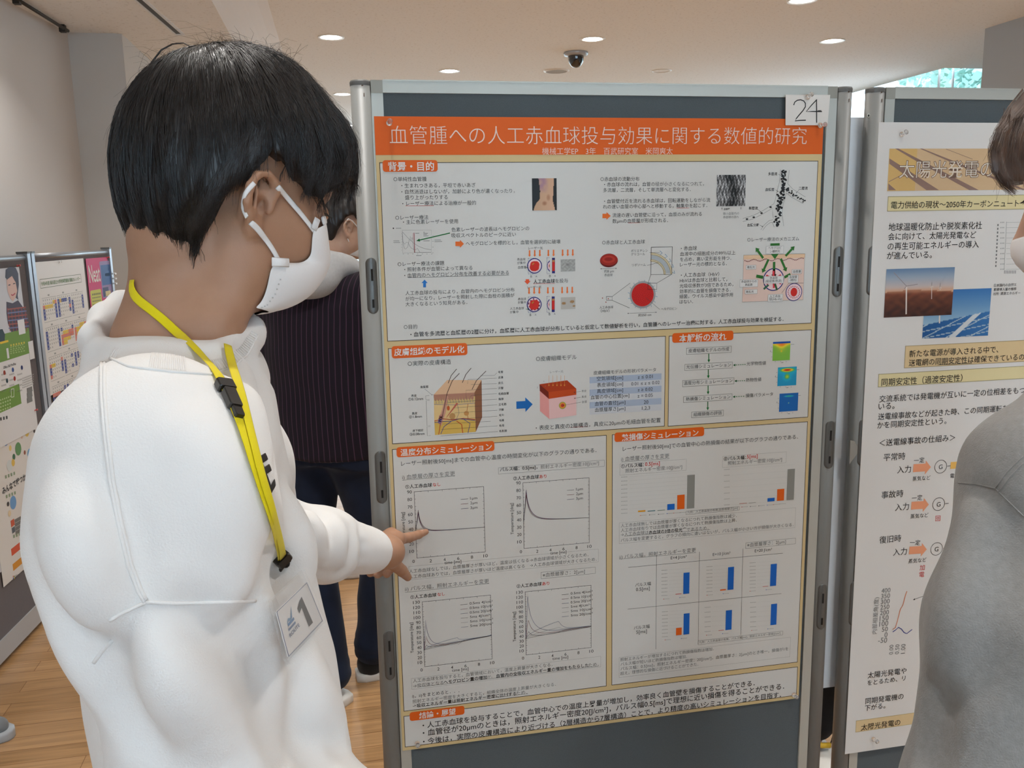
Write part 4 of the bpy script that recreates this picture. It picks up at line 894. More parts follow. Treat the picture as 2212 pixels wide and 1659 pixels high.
ubox(w, [(1180, 402), (1828, 358), (1825, 470), (1178, 515)], cH, True); T(w, '②パルス幅：', 1192, 428, 1418, 412, INKD, 0.012, cH); T(w, '5[ms]', 1427, 412, 1535, 405, RED, 0.006, cH); T(w, '照射エネルギー密度:10[J/cm²]', 1233, 474, 1783, 438, INKG, 0, cH)
ubox(w, [(128, 1073), (1920, 932), (1917, 1130), (130, 1287)], cH, True)
T(w, '人工赤血球無しでは血漿層が厚くなるにつれて熱損傷指数は減少．', 145, 1100, 1322, 1012, INKG, 0, cH); T(w, '人工赤血球有りでは血漿層が厚くなるにつれて熱損傷指数は上昇．', 145, 1148, 1322, 1057, INKG, 0, cH)
T(w, '→人工赤血球は', 145, 1198, 425, 1175, INKG, 0, cH); T(w, '赤血球の3倍の吸光度', 428, 1175, 812, 1147, INKD, 0.012, cH); T(w, 'であるため．', 815, 1147, 1035, 1132, INKG, 0, cH); S1.line(w, [(183, 1215), (1053, 1147)], INK, 0.0005, 3, cH)
T(w, 'パルス幅を変更すると，グラフの傾向に違いはないが，パルス幅が小さい方が損傷が大きくなる．', 145, 1247, 1900, 1105, INKG, 0, cH)
T(w, 'ii) パルス幅，照射エネルギーを変更', 135, 212, 942, 140, INKG, 0, cK); S1.line(w, [(135, 233), (943, 165)], INKG, 0.0006, 3, cK)
ubox(w, [(1468, 60), (1993, 12), (1992, 70), (1467, 122)], cK); T(w, '※血漿層厚さ：2[μm]', 1482, 87, 1890, 50, INKG, 0, cK)
ubox(w, [(968, 1090), (1858, 993), (1857, 1035), (965, 1132)], cK); T(w, '凡例：人工赤血球の有無，パルス幅[ms]，照射エネルギー密度[J/cm²]', 975, 1107, 1832, 1017, INKG, 0, cK)
ubox(w, [(132, 1265), (1940, 1060), (1932, 1262), (133, 1480)], cK, True)
T(w, '照射エネルギーが増加するにつれて熱損傷指数は増加．', 145, 1290, 1130, 1180, INKG, 0, cK); T(w, 'パルス幅が短いほど熱損傷指数は増加．', 148, 1337, 848, 1260, INKG, 0, cK); T(w, 'パルス幅：0.5[ms]，照射エネルギー密度：20[J/cm²]，血漿層厚さ：2[μm]のとき唯一，損傷が1を', 148, 1385, 1915, 1185, INKG, 0, cK); T(w, '超え，理想的な損傷に近づけることができた．', 145, 1440, 967, 1338, INKG, 0, cK)
def bars(c, items, ticks, faint, legend):
    g = sub(A5, 'bar_chart')
    for x0, x1, yb, yt, m in items:
        a, b_, d = S1.P(c(x0, yb)), S1.P(c(x1, yb-(x1-x0)*0.07)), S1.P(c(x0, yt)); S1.fill(g, (a[0], (a[1]+b_[1])/2, b_[0], d[1]), m, 4)
    for x0, x1, y in ticks: S1.line(g, [(x0, y), (x1, y-(x1-x0)*0.07)], INKL, 0.0014, 4, c, dash=0.0021)
    for x0, x1, y in faint: S1.line(g, [(x0, y), (x1, y-(x1-x0)*0.075)], ink(200, 199, 194), 0.0004, 3, c)
    for x, y, m in legend: S1.disc(g, (x, y), 0.9, m, 4, c, n=8); S1.line(g, [(x+10, y-1), (x+64, y-5)], INKL, 0.0011, 4, c, dash=0.0026)
    return g
g = bars(cH, [(320, 395, 970, 955, ink(224, 160, 40)), (417, 495, 964, 957, ink(40, 110, 120)), (518, 595, 957, 951, ink(120, 140, 120)), (617, 692, 949, 890, BLUE), (717, 792, 942, 797, ORANGE), (815, 892, 935, 595, GREY)], [(150, 215, 615+41*k) for k in range(10)], [(230, 900, 615+41*k-5) for k in range(10)], [(345, 1004, ORANGE), (437, 998, INKD), (527, 992, INKD), (616, 985, BLUE), (684, 980, RED), (750, 974, GREY)])
T(g, '凡例：人工赤血球の有無,血漿相厚さ[μm]', 820, 970, 1335, 933, INKG, 0, cH); ubox(g, [(808, 960), (1350, 915), (1350, 950), (808, 995)], cH)
bars(cH, [(1350, 1427, 886, 882, ink(190, 110, 90)), (1445, 1517, 879, 876, GREY), (1635, 1708, 864, 829, BLUE), (1731, 1803, 856, 738, ORANGE), (1829, 1903, 848, 535, GREY)], [(1195, 1256, 538+60*k) for k in range(7)], [(1270, 1910, 535+60*k) for k in range(7)], [(1376, 918, RED), (1462, 913, INKD), (1548, 906, INKD), (1634, 899, BLUE), (1698, 893, RED), (1762, 887, GREY)])
for items, tk, n, st, lg in (([(727, 790, 605, 601, RED), (808, 872, 600, 378, BLUE)], (580, 645, 352), 8, 38, (603, 654)), ([(1197, 1258, 565, 553, ORANGE), (1275, 1338, 557, 319, BLUE)], (1055, 1120, 313), 8, 37.5, (1060, 612)), ([(1645, 1705, 524, 521, RED), (1723, 1787, 517, 287, BLUE)], (1510, 1575, 273), 8, 37.5, (1513, 571)),
                        ([(732, 792, 1035, 959, ORANGE), (810, 872, 1027, 808, BLUE)], (585, 650, 789), 8, 37.5, (618, 1084)), ([(1180, 1237, 987, 984, RED), (1253, 1317, 980, 775, BLUE)], (1035, 1100, 742), 6, 51, (1053, 1034)), ([(1727, 1790, 928, 708, BLUE)], (1515, 1580, 691), 6, 51, (1530, 984))):
    bars(cK, items, [(tk[0], tk[1], tk[2]+st*k) for k in range(n)], [(tk[1]+10, tk[1]+240, tk[2]+st*k-6) for k in range(n)], [(lg[0], lg[1], RED), (lg[0]+170, lg[1]-16, BLUE)])
tb = sub(A5, 'chart_table')
for p in ([(228, 320), (1860, 170)], [(222, 760), (1843, 595)], [(527, 190), (520, 1182)], [(980, 155), (965, 1130)], [(1438, 122), (1415, 1030)]): S1.line(tb, p, INK, 0.0006, 4, cK)
for b_, x0, y0, x1, y1 in (('パルス幅', 302, 502, 468, 492), ('0.5[ms]', 310, 555, 455, 547), ('パルス幅', 288, 953, 455, 943), ('5[ms]', 313, 1005, 425, 998), ('E=4 J/cm²', 677, 222, 845, 212), ('E=10 J/cm²', 1120, 185, 1305, 175), ('E=20 J/cm²', 1563, 148, 1743, 135)): T(tb, b_, x0, y0, x1, y1, INK, 0, cK)
# ---- panel 6: conclusion
A6 = panel([(871.9, 1547), (1724.5, 1439.7), (1719.6, 1501), (874.6, 1615.7)])
heading(A6, [(118, 475), (687, 405), (690, 490), (122, 570)], cL, '結論・展望', 218, 515, 597, 460)
w = writing(A6)
for b_, l, r in (('・人工赤血球を投与することで，血管中心での温度上昇量が増加し，効率良く血管壁を損傷することができる．', (253, 605), (1548, 160)), ('・血管径が20μmのときは，照射エネルギー密度20[J/cm²]，パルス幅0.5[ms]で理想に近い損傷を得ることができる．', (255, 690), (1830, 192)), ('・今後は，実際の皮膚構造により近づける（2層構造から7層構造）ことで，より精度の高いシミュレーションを目指す．', (258, 775), (1800, 268))):
    a_, c_ = cL(*l), cM(*r); T(w, b_, a_[0], a_[1], c_[0], c_[1], INKD, 0.006)
flush_pending()
for (s, par, name, r, fn, nx, ny, layer) in PICS: s.picture(name, r, fn, nx, ny, par.obj, layer)
PICS.clear()
# ================================================================== SECOND POSTER, LEFT BOARDS, CARD, PINS
S2 = Sheet(-0.0085)
WPAPER = mat('white_poster_paper', srgb(224, 221, 216), rough=0.45, spec=0.35)
p2root = thing('research_poster', 'white solar power research poster on the right board, half hidden by the grey sweatshirt', 'poster', (1.37, -0.0085, 1.07))
paper('sheet', 0.952, 1.793, 0.408, 1.734, -0.0085, WPAPER, p2root, 2, 2)
BLK = ink(24, 24, 26); CREAM = ink(228, 214, 164); TAN = ink(222, 196, 150)
tt = later(MB(), 'title_picture', p2root, 'orange title picture with brown stripes')
r2 = S2.rect([(1919, 321), (2230, 321), (2229, 411), (1918.7, 411)]); X0, Z0, X1, Z1 = r2; X1 = 1.745
S2.fill(tt, (X0, Z0, X1, Z1), ink(214, 182, 142), 1)
S2.fill(tt, (X0, Z0, X0+0.06, Z1), ink(216, 178, 112), 2)
BR = ink(146, 118, 106)
for pts in (((418, 125), (735, 328), (655, 328), (418, 160)), ((455, 62), (475, 62), (990, 328), (930, 328), (560, 125)), ((612, 62), (628, 62), (1300, 328), (1270, 328), (850, 165)), ((411, 285), (460, 328), (411, 328))):
    S2.poly(tt, [cN(*p) for p in pts], BR, 3)
S2.line(tt, [(413, 275), (480, 240), (600, 235)], BR, 0.0012, 4, cN); S2.line(tt, [(780, 65), (950, 130)], BR, 0.0008, 4, cN)
for k, (m, bo) in enumerate(((ink(120, 96, 84), 0.020), (ink(230, 220, 204), -0.008))):
    S2.text(tt, '太陽光発電の', 481-(4 if k == 0 else 0), 196, 1083+(4 if k == 0 else 0), 193, m, bo, cN, layer=6+2*k)
def box2(mb, c, tl, bl, m, edge, xr=1.745):
    a, b_ = S2.P(c(*tl)), S2.P(c(*bl)); r = ((a[0]+b_[0])/2, b_[1], xr, a[1]); S2.fill(mb, r, m, 1); S2.frame(mb, r, edge, 0.0012, 2)
hb = later(MB(), 'heading_bar', p2root, 'cream heading bar'); box2(hb, cN, (408, 368), (404, 465), CREAM, ink(166, 156, 116)); S2.text(hb, '電力供給の現状～2050年カーボンニュート', 428, 421, 1245, 415, BLK, 0.004, cN)
hb = later(MB(), 'heading_bar', p2root, 'cream heading bar'); box2(hb, cN, (348, 1505), (345, 1590), CREAM, ink(166, 156, 116)); S2.text(hb, '同期安定性（過渡安定性）', 367, 1555, 885, 1532, BLK, 0.004, cN)
hb = later(MB(), 'heading_bar', p2root, 'tan question box'); box2(hb, cN, (520, 1325), (512, 1468), TAN, ink(170, 150, 110)); S2.text(hb, '新たな電源が導入される中で、', 545, 1370, 1115, 1352, BLK, 0.004, cN); S2.text(hb, '送電網の同期安定性は確保できているの', 542, 1430, 1280, 1398, BLK, 0.004, cN); S2.line(hb, [(725, 1446), (945, 1436)], BLK, 0.001, 5, cN)
hb = later(MB(), 'heading_bar', p2root, 'tan box near the lower edge'); box2(hb, cO, (140, 1452), (137, 1503), TAN, ink(190, 170, 120), 1.5); S2.text(hb, '太陽光発電の', 162, 1475, 333, 1464, BLK, 0.004, cO)
for c, rows in ((cN, [('地球温暖化防止や脱炭素化社', 413, 560, 1010, 557), ('会に向けて、太陽光発電など', 410, 622, 972, 617), ('の再生可能エネルギーの導入', 407, 683, 990, 678), ('が進んでいる。', 402, 745, 690, 742)]), (cN, [('日本国内の自然エ', 1087, 936, 1230, 934), ('累積導入量の推移', 1085, 963, 1230, 961), ('出所: 資源エネルギー', 1083, 990, 1255, 987)]),
                (cO, [('交流系統では発電機が互いに一定の位相差をもつ', 242, 37, 878, 12), ('いる。', 238, 77, 308, 74), ('送電線事故などが起きた時、この同期運転を継続', 236, 117, 860, 85), ('かを同期安定性という。', 233, 153, 535, 145)]), (cO, [('＜送電線事故の仕組み＞', 242, 232, 573, 217)]), (cO, [('太陽光発電や', 191, 1247, 360, 1238), ('をとるため、リ', 190, 1280, 355, 1271)]), (cO, [('同期発電機の', 181, 1360, 347, 1350), ('下がる。', 178, 1393, 268, 1388)])):
    bt = later(MB(), 'body_text', p2root)
    for b_, x0, y0, x1, y1 in rows: S2.text(bt, b_, x0, y0, x1, y1, BLK, 0.003, c)
DGS = []
SAL, AMB = ink(238, 160, 120), ink(240, 190, 100)
for k, (dx, dy, nm) in enumerate(((0, 0, '平常時'), (-9, 164, '事故時'), (-18, 360, '復旧時'))):
    dg_ = later(MB(), 'circuit_diagram', p2root); DGS.append(dg_)
    S2.text(dg_, nm, 260+dx, 297+dy, 355+dx, 296+dy, BLK, 0, cO); S2.text(dg_, '一定', 393+dx, 312+dy, 438+dx, 312+dy, BLK, 0, cO); S2.text(dg_, '入力', 320+dx, 353+dy, 380+dx, 351+dy, BLK, 0, cO); S2.text(dg_, '蒸気など', 387+dx, 392+dy, 465+dx, 389+dy, BLK, 0, cO)
    S2.arrow(dg_, (390+dx, 347+dy), (467+dx, 342+dy), SAL, 17, 30, 13, 4, cO); S2.disc(dg_, (510+dx, 342+dy-2), 14.5, BLK, 4, cO, inner=13.5, n=40); S2.text(dg_, 'G', 502+dx, 341+dy, 518+dx, 341+dy, BLK, 0, cO)
    S2.line(dg_, [(539+dx, 338+dy), (554+dx, 336+dy)], BLK, 0.0012, 4, cO)
dg_ = DGS[0]
S2.arrow(dg_, (553, 335), (628, 330), AMB, 15, 26, 12, 5, cO); S2.text(dg_, '電力', 552, 380, 588, 378, BLK, 0, cO); S2.line(dg_, [(628, 330), (640, 328)], BLK, 0.0012, 4, cO); S2.line(dg_, [(648, 300), (648, 275)], BLK, 0.0012, 4, cO)
dg_ = DGS[1]; S2.text(dg_, '回', 487, 567, 508, 566, RED, 0, cO); dg_ = DGS[2]; S2.text(dg_, '加', 418, 782, 440, 781, RED, 0, cO); S2.text(dg_, '電', 416, 812, 438, 811, RED, 0, cO)
gr = later(MB(), 'angle_graph', p2root)
for k in range(10):
    b_ = str(400-50*k); S2.text(gr, b_, 290-13*len(b_)-1.6*k, 882+24.2*k, 290-1.6*k, 881+24.2*k, INKG, 0, cO)
S2.text(gr, '内部相差角(度)', 221, 1072, 231, 912, INKG, 0, cO)
for k, b_ in enumerate(('0.00', '0.50', '1.00')): S2.text(gr, b_, 293+26*k, 1162-2*k, 294+26*k, 1120-2*k, INKG, 0, cO)
S2.line(gr, [(300, 1052), (312, 1045), (322, 1010), (333, 965), (345, 945), (355, 905), (362, 885)], ink(214, 130, 90), 0.0018, 4, cO); S2.line(gr, [(300, 1063), (312, 1055), (325, 1043), (338, 1050), (350, 1066), (362, 1070), (385, 1052)], ink(50, 60, 140), 0.0018, 5, cO); S2.arrow(gr, (445, 903), (388, 923), BLK, 0.8, 4, 5, 4, cO)
bc = later(MB(), 'energy_chart', p2root)
for k in range(10): S2.line(bc, [(1128, 535+33.3*k), (1156, 534+33.3*k)], INKL, 0.0022, 3, cN, dash=0.003); S2.line(bc, [(1165, 535+33.3*k), (1400, 531+33.3*k)], INKL, 0.0005, 3, cN)
S2.line(bc, [(1168, 530), (1152, 838)], INKL, 0.0008, 3, cN)
for k in range(8): S2.line(bc, [(1155+10*k, 842), (1154+10*k, 862)], INKG, 0.0014, 3, cN)
S2.line(bc, [(1113, 545), (1098, 830)], INKG, 0.003, 3, cN, dash=0.007)
flush_pending()
def wind(u, v):
    sky = np.stack([np.interp(v, [.5, .62, .8, 1], [220, 200, 160, 104]), np.interp(v, [.5, .62, .8, 1], [190, 186, 172, 134]), np.interp(v, [.5, .62, .8, 1], [160, 182, 186, 168])], -1)
    land = np.stack([112-62*(1-v/.54)+26*nz2(u, v, 6), 62-34*(1-v/.54)+14*nz2(u, v, 6), 44-20*(1-v/.54)+6*nz2(u, v, 6)], -1)
    c = np.where((v > .52+.03*np.sin(u*4))[:, None], sky, land)
    glow = np.exp(-((v-.54)/.05)**2)[:, None]*.6; c = c*(1-glow)+np.array([206, 150, 118])*glow
    return c
S2.picture('wind_photo', S2.rect([(398, 832), (833, 823), (818, 1130), (382, 1140)], cN), wind, 60, 44, p2root, 5)
def solar(u, v):
    sky = np.stack([np.interp(v, [.3, 1], [150, 58]), np.interp(v, [.3, 1], [184, 116]), np.interp(v, [.3, 1], [206, 178])], -1)
    top = .28+.24*u; p = v < top
    ln = (np.abs(((u*.9-v*1.3)*3.1) % 1-.5) > .46) | (np.abs(((v-u*.24)/.28*1.9) % 1-.5) > .45)
    pan = np.where(ln[:, None], np.array([176, 196, 206]), np.array([26, 84, 142])+30*u[:, None])
    band = np.abs(u-.45-.75*v) < .05
    return np.where(p[:, None], np.where(band[:, None], np.array([206, 212, 214]), pan), sky)
S2.picture('solar_photo', S2.rect([(640, 968), (1068, 958), (1052, 1262), (635, 1275)], cN), solar, 70, 54, p2root, 3)
tw = MB(); PW = ink(226, 214, 204)
S2.line(tw, [(526, 945), (524, 1122)], PW, 0.003, 7, cN)
for e in ((445, 855), (598, 930), (512, 960)): S2.line(tw, [(526, 942), e], ink(150, 140, 140), 0.0014, 7.5, cN)
for x, y0, y1 in ((688, 940, 1025), (741, 948, 968)): S2.line(tw, [(x, y0), (x-1, y1)], PW, 0.0014, 7, cN); S2.line(tw, [(x-9, y0+12), (x, y0), (x+1, y0-38), (x, y0), (x+10, y0+8)], PW, 0.0009, 7.5, cN)
S2.line(tw, [(738, 1130), (737, 1180)], PW, 0.003, 7, cN); tw.build('turbine_print', p2root)
# large blank sheet hung on the far side of the right board, its edge seen in the gap
b = MB(); v = []; fx = [0.862, 0.893, 0.900, 0.93, 1.70]; fy = [0.046, 0.040, 0.034, 0.034, 0.034]
for y1 in (0, 0.0006):
    for x, y in zip(fx, fy):
        for z in (0.545, 1.748): v.append((x, y+y1, z))
f = [(2*i, 2*i+2, 2*i+3, 2*i+1) for i in range(4)]+[(10+2*i, 10+2*i+1, 10+2*i+3, 10+2*i+2) for i in range(4)]+[(0, 1, 11, 10), (8, 18, 19, 9)]+[(2*i, 10+2*i, 12+2*i, 2*i+2) for i in range(4)]+[(2*i+1, 2*i+3, 13+2*i, 11+2*i) for i in range(4)]
b.add(v, f, mat('blank_paper', srgb(226, 228, 230), rough=0.5)); tag(b.build('paper_sheet'), 'blank white paper edge hanging in the gap between the two boards', 'paper sheet')
# torn bit of tape on the post
q = [onplane(x, y, (0, -0.004, 0), (0, 1, 0)) for x, y in ((1837, 951), (1846, 953), (1856, 973), (1852, 980), (1835, 1003))]
b = MB(); b.add([p for p in q]+[p+np.array([0, 0.0006, 0]) for p in q], [(4, 3, 2, 1, 0), (5, 6, 7, 8, 9)]+[(i, (i+1) % 5, 5+(i+1) % 5, 5+i) for i in range(5)], mat('clear_tape', (0.62, 0.60, 0.55, 1), rough=0.2, trans=0.55))
tag(b.build('tape_piece'), 'torn bit of clear tape hanging beside the post in the gap', 'tape')
# number card
c7 = crop(1460, 0, 2.9415)
card = thing('number_card', 'white card with handwritten 24 pinned over the poster corner', 'card', (0.807, -0.004, 1.756))
b = MB(); q = [ony(x, y, -0.004) for x, y in ((1697.5, 204.5), (1793.5, 205), (1787.5, 270.5), (1697, 270.5))]
b.add(q+[p+np.array([0, 0.0008, 0]) for p in q], [(3, 2, 1, 0), (4, 5, 6, 7), (0, 1, 5, 4), (1, 2, 6, 5), (2, 3, 7, 6), (3, 0, 4, 7)], mat('card_paper', srgb(226, 220, 212), rough=0.6)); b.build('card_sheet', card)
SK_ = Sheet(-0.0042); b = MB()
SK_.line(b, [(748, 668), (756, 648), (772, 637), (793, 634), (812, 641), (823, 657), (823, 678), (808, 702), (782, 732), (766, 752), (757, 768), (790, 765), (826, 764)], BLK, 0.0019, 1, c7)
SK_.line(b, [(896, 632), (862, 668), (828, 709), (870, 708), (928, 709)], BLK, 0.0018, 2, c7); SK_.line(b, [(893, 634), (894, 700), (894, 780)], BLK, 0.0019, 3, c7); SK_.line(b, [(900, 704), (924, 703)], BLK, 0.0012, 4, c7)
b.build('handwritten_number', card)
# clear push pins
M_PIN = mat('clear_plastic', (0.95, 0.95, 0.95, 1), rough=0.05, trans=0.92)
M_NEEDLE = mat('pin_steel', (0.6, 0.6, 0.6, 1), rough=0.25, metal=1.0)
def pin(x, y, z, label, m=M_PIN, axis=(0.05, -1, 0.12), group='clear push pins', k=1.0):
    t = thing('push_pin', label, 'push pin', (x, y, z), group); ax = Vector(axis).normalized()
    b = MB(); b.lathe((x, y, z), [(0.0001, 0.0005), (0.0052*k, 0.0006*k), (0.0050*k, 0.0022*k), (0.0028*k, 0.0032*k), (0.0024*k, 0.010*k), (0.0046*k, 0.0125*k), (0.0046*k, 0.0145*k), (0.0001, 0.015*k)], m, 18, axis=tuple(ax)); b.build('pin_head', t)
    b = MB(); b.cyl((x, y, z), tuple(np.array((x, y, z))-np.array(ax)*0.009), 0.0005, M_NEEDLE, 8); b.build('needle', t)
def pin_px(px, py, y, label, **k):
    p = ony(px, py, y-0.007); pin(p[0], y-0.001, p[2], label, **k)
pin_px(841, 265, 0.0, 'clear push pin at the left end of the orange title band')
pin_px(1748, 209, -0.005, 'clear push pin at the top of the handwritten number card', axis=(0.0, -1, 0.25))
pin_px(1775, 270, -0.005, 'clear push pin at the lower right corner of the number card', axis=(0.2, -1, 0.0))
pin_px(1718, 1504, 0.0, 'clear push pin at the lower right corner of the orange-titled poster', axis=(-0.1, -1, 0.2))
pin_px(902, 1610, 0.0, 'clear push pin at the lower left corner of the orange-titled poster', axis=(0.0, -1, 0.3))
pin_px(1952, 290, -0.0085, 'clear push pin near the top left corner of the white solar poster', axis=(0.0, -1, 0.25))
pin_px(1890, 1600, -0.0085, 'clear push pin near the lower left corner of the white solar poster', axis=(0.0, -1, 0.2))

# ------------------------------------------------------------------ boards along the left wall
LA = np.array([-1.306, 2.33, 0.0]); LD = np.array([0.0790, 0.99687, 0.0]); LN = np.array([0.99687, -0.0790, 0.0])
def left_xf(v):
    v = np.asarray(v); return LA+np.outer(v[:, 0], LD)-np.outer(v[:, 1], LN)+np.outer(v[:, 2], [0, 0, 1.0])
class LSheet(Sheet):
    def P(s, p):
        w = onplane(p[0], p[1], LA-LN*s.y, LN); return np.array([np.dot(w-LA, LD), w[2]])
    def picture(s, *a, **k):
        o = Sheet.picture(s, *a, **k); par = o.parent; n = len(o.data.vertices); v = np.zeros(n*3); o.data.vertices.foreach_get('co', v)
        org = np.zeros(3); q = par
        while q is not None: org = org+np.array(q.location); q = q.parent
        o.data.vertices.foreach_set('co', (left_xf(v.reshape(-1, 3)+org)-org).ravel()); o.data.update(); return o
def LB():
    b = MB(); b.xf = left_xf; return b
M_STEEL = mat('blue_grey_metal', (0.31, 0.33, 0.36, 1), rough=0.35, metal=0.5)
M_FELTW = fabric('old_board_felt', (0.155, 0.135, 0.135, 1), (0.11, 0.097, 0.10, 1))
LZ = 1.483
for x0, x1, lab in ((0.02, 0.962, 'low grey partition board carrying the calendar and the pink poster'), (-0.96, -0.02, 'low grey partition board at the left picture edge carrying green posters')):
    t = thing('partition_board', lab, 'display board', tuple(left_xf([((x0+x1)/2, 0, 0)])[0]), 'partition boards along the left wall')
    b = LB(); b.box2((x0+0.02, 0.003, 0.10), (x1-0.02, 0.024, LZ-0.02), M_FELTW); b.build('felt_panel', t)
    b = LB(); b.tube([(x0, 0.012, LZ-0.012), (x1, 0.012, LZ-0.012)], 0.0135, M_STEEL, 14); b.build('top_rail', t)
    b = LB(); b.box2((x0, -0.002, 0.02), (x1, 0.028, 0.10), mat('pale_grey_metal', (0.46, 0.47, 0.48, 1), rough=0.4, metal=0.2)); b.build('bottom_rail', t)
    for xx in (x0-0.0145, x1-0.0145):
        b = LB(); b.box2((xx, -0.008, 0.0), (xx+0.029, 0.032, LZ+0.004), M_STEEL); po = b.build('post', t)
        b = LB(); b.box2((xx-0.002, -0.010, LZ+0.004), (xx+0.031, 0.034, LZ+0.012), M_POSTCAP); b.build('post_cap', po)
    if x0 > 0:
        for z in (1.36, 1.335, 1.31):
            b = LB(); b.tube([(x1+0.012, -0.010, z), (x1+0.012, -0.020, z), (x1-0.002, -0.022, z-0.006)], 0.004, M_WHITE, 8); b.build('hook', t)
cQ, cR = crop(0, 520, 5.923), crop(0, 780, 3.19)
SL = LSheet(-0.002); SL2 = LSheet(-0.0045)
def lsheet(name, label, s, quad, m, c=None):
    """poster on the left boards: quad in photo corners (TL, TR, BR, BL); returns root and rectangle"""
    q = [s.P(c(*k)) for k in quad]; r = (q[0][0], q[3][1], min(q[1][0], 0.928), (q[0][1]+q[1][1])/2); t = thing(name, label, 'poster', tuple(left_xf([((r[0]+r[2])/2, s.y, (r[1]+r[3])/2)])[0]), 'posters on the left partition boards')
    b = LB(); b.box2((r[0], s.y, r[1]), (r[2], s.y+0.0006, r[3]), m); b.build('sheet', t); return t, r
def lat(name, parent): b = LB(); return later(b, name, parent)
# calendar
cal, rc = lsheet('calendar_poster', 'white opening-day calendar poster with blue and yellow cells', SL, [(440, 270), (1065, 230), (1290, 1640), (655, 1980)], WPAPER, cQ)
X0, Z0, X1, Z1 = rc
GT = ink(96, 130, 70)
hd = lat('calendar_heading', cal); r = SL.rect([(503, 490), (1035, 430), (1042, 540), (520, 603)], cQ); SL.frame(hd, r, ink(90, 110, 80), 0.002, 2)
SL.text(hd, '令和4年度 横浜国立大学附属図書館 開館カレンダー', 525, 552, 1025, 485, GT, 0.01, cQ)
a_ = SL.P(cQ(535, 740)); b_ = SL.P(cQ(580, 1128)); e_ = SL.P(cQ(905, 680)); cw = (e_[0]-a_[0])/2; rh = a_[1]-b_[1]
CY, CB_, CRD = ink(232, 196, 40), ink(54, 70, 150), ink(222, 120, 100)
rg = np.random.default_rng(9)
CELLS = {(0, 0): [(0, 1, 4, CB_), (0, 1, 1, CRD), (1, 4, 1, CY, 1), (5, 5, 0, CY, 1), (6, 6, 0, CRD, 1), (6, 1, 4, CB_)], (0, 1): [(0, 0, 4, CB_), (1, 1, 0, CY, 1), (2, 4, 0, CB_, 1), (6, 0, 3, CB_), (6, 2, 2, CRD)], (0, 2): [(0, 1, 4, CB_), (6, 0, 3, CB_)],
         (1, 0): [(0, 0, 4, CB_), (6, 0, 4, CB_)], (1, 1): [(0, 0, 0, CB_), (1, 3, 1, CY, 1), (4, 6, 1, CRD, 1), (0, 2, 4, CRD), (1, 5, 2, CRD, 1), (6, 0, 0, CB_), (1, 4, 3, CY, 1), (1, 2, 4, CY, 1), (5, 6, 2, CRD, 1)], (1, 2): [(0, 1, 4, CRD), (6, 0, 3, CRD), (3, 5, 0, CY, 1), (1, 5, 1, CY, 1), (1, 5, 2, CY, 1), (1, 5, 3, CY, 1), (2, 4, 4, CY, 1)],
         (2, 0): [(0, 1, 3, CB_), (1, 2, 1, CY, 1), (6, 0, 0, CRD), (6, 1, 3, CB_), (0, 4, 4, CRD), (0, 1, 1, CRD)], (2, 1): [(0, 1, 4, CB_), (4, 4, 0, CB_, 1), (6, 0, 3, CB_), (4, 4, 3, CB_, 1)], (2, 2): [(0, 0, 1, CB_), (6, 0, 3, CB_)],
         (3, 0): [(0, 1, 1, CRD), (1, 3, 1, CRD, 1), (0, 2, 3, CB_), (6, 0, 3, CB_)], (3, 1): [(0, 0, 3, CB_), (6, 0, 3, CB_)], (3, 2): [(0, 0, 3, CB_), (6, 0, 3, CB_)]}
for i in range(4):
    for j in range(3):
        mo = lat('month_block', cal); x0 = a_[0]+cw*j; z1 = a_[1]-rh*i*0.985; w_, h_ = cw*0.93, rh*0.80
        SL.line(mo, [(x0, z1), (x0+w_, z1)], INKG, 0.0012, 2, raw=True); SL.line(mo, [(x0, z1-h_), (x0+w_, z1-h_)], INKG, 0.0012, 2, raw=True); SL.line(mo, [(x0, z1), (x0, z1-h_)], INKL, 0.0008, 2, raw=True)
        dx, dz = w_/7, h_/6.6
        for rr in range(6):
            for k in range(7):
                if rr == 5 and k > 2: continue
                SL.fill(mo, (x0+dx*(k+.35), z1-dz*(rr+.85), x0+dx*(k+.65), z1-dz*(rr+.35)), INKL, 4)
        for cc in CELLS.get((i, j), []):
            if len(cc) == 4: k, r0, r1, m = cc; SL.fill(mo, (x0+dx*k, z1-dz*(r1+2.0), x0+dx*(k+1), z1-dz*(r0+1.0)), m, 2+(.5 if m is CRD else 0))
            else: k0, k1, rr, m, _ = cc; SL.fill(mo, (x0+dx*k0, z1-dz*(rr+2.0), x0+dx*(k1+1), z1-dz*(rr+1.0)), m, 3)
        SL.fill(mo, (x0+w_*.42, z1+0.006, x0+w_*.55, z1+0.013), INKL, 2)
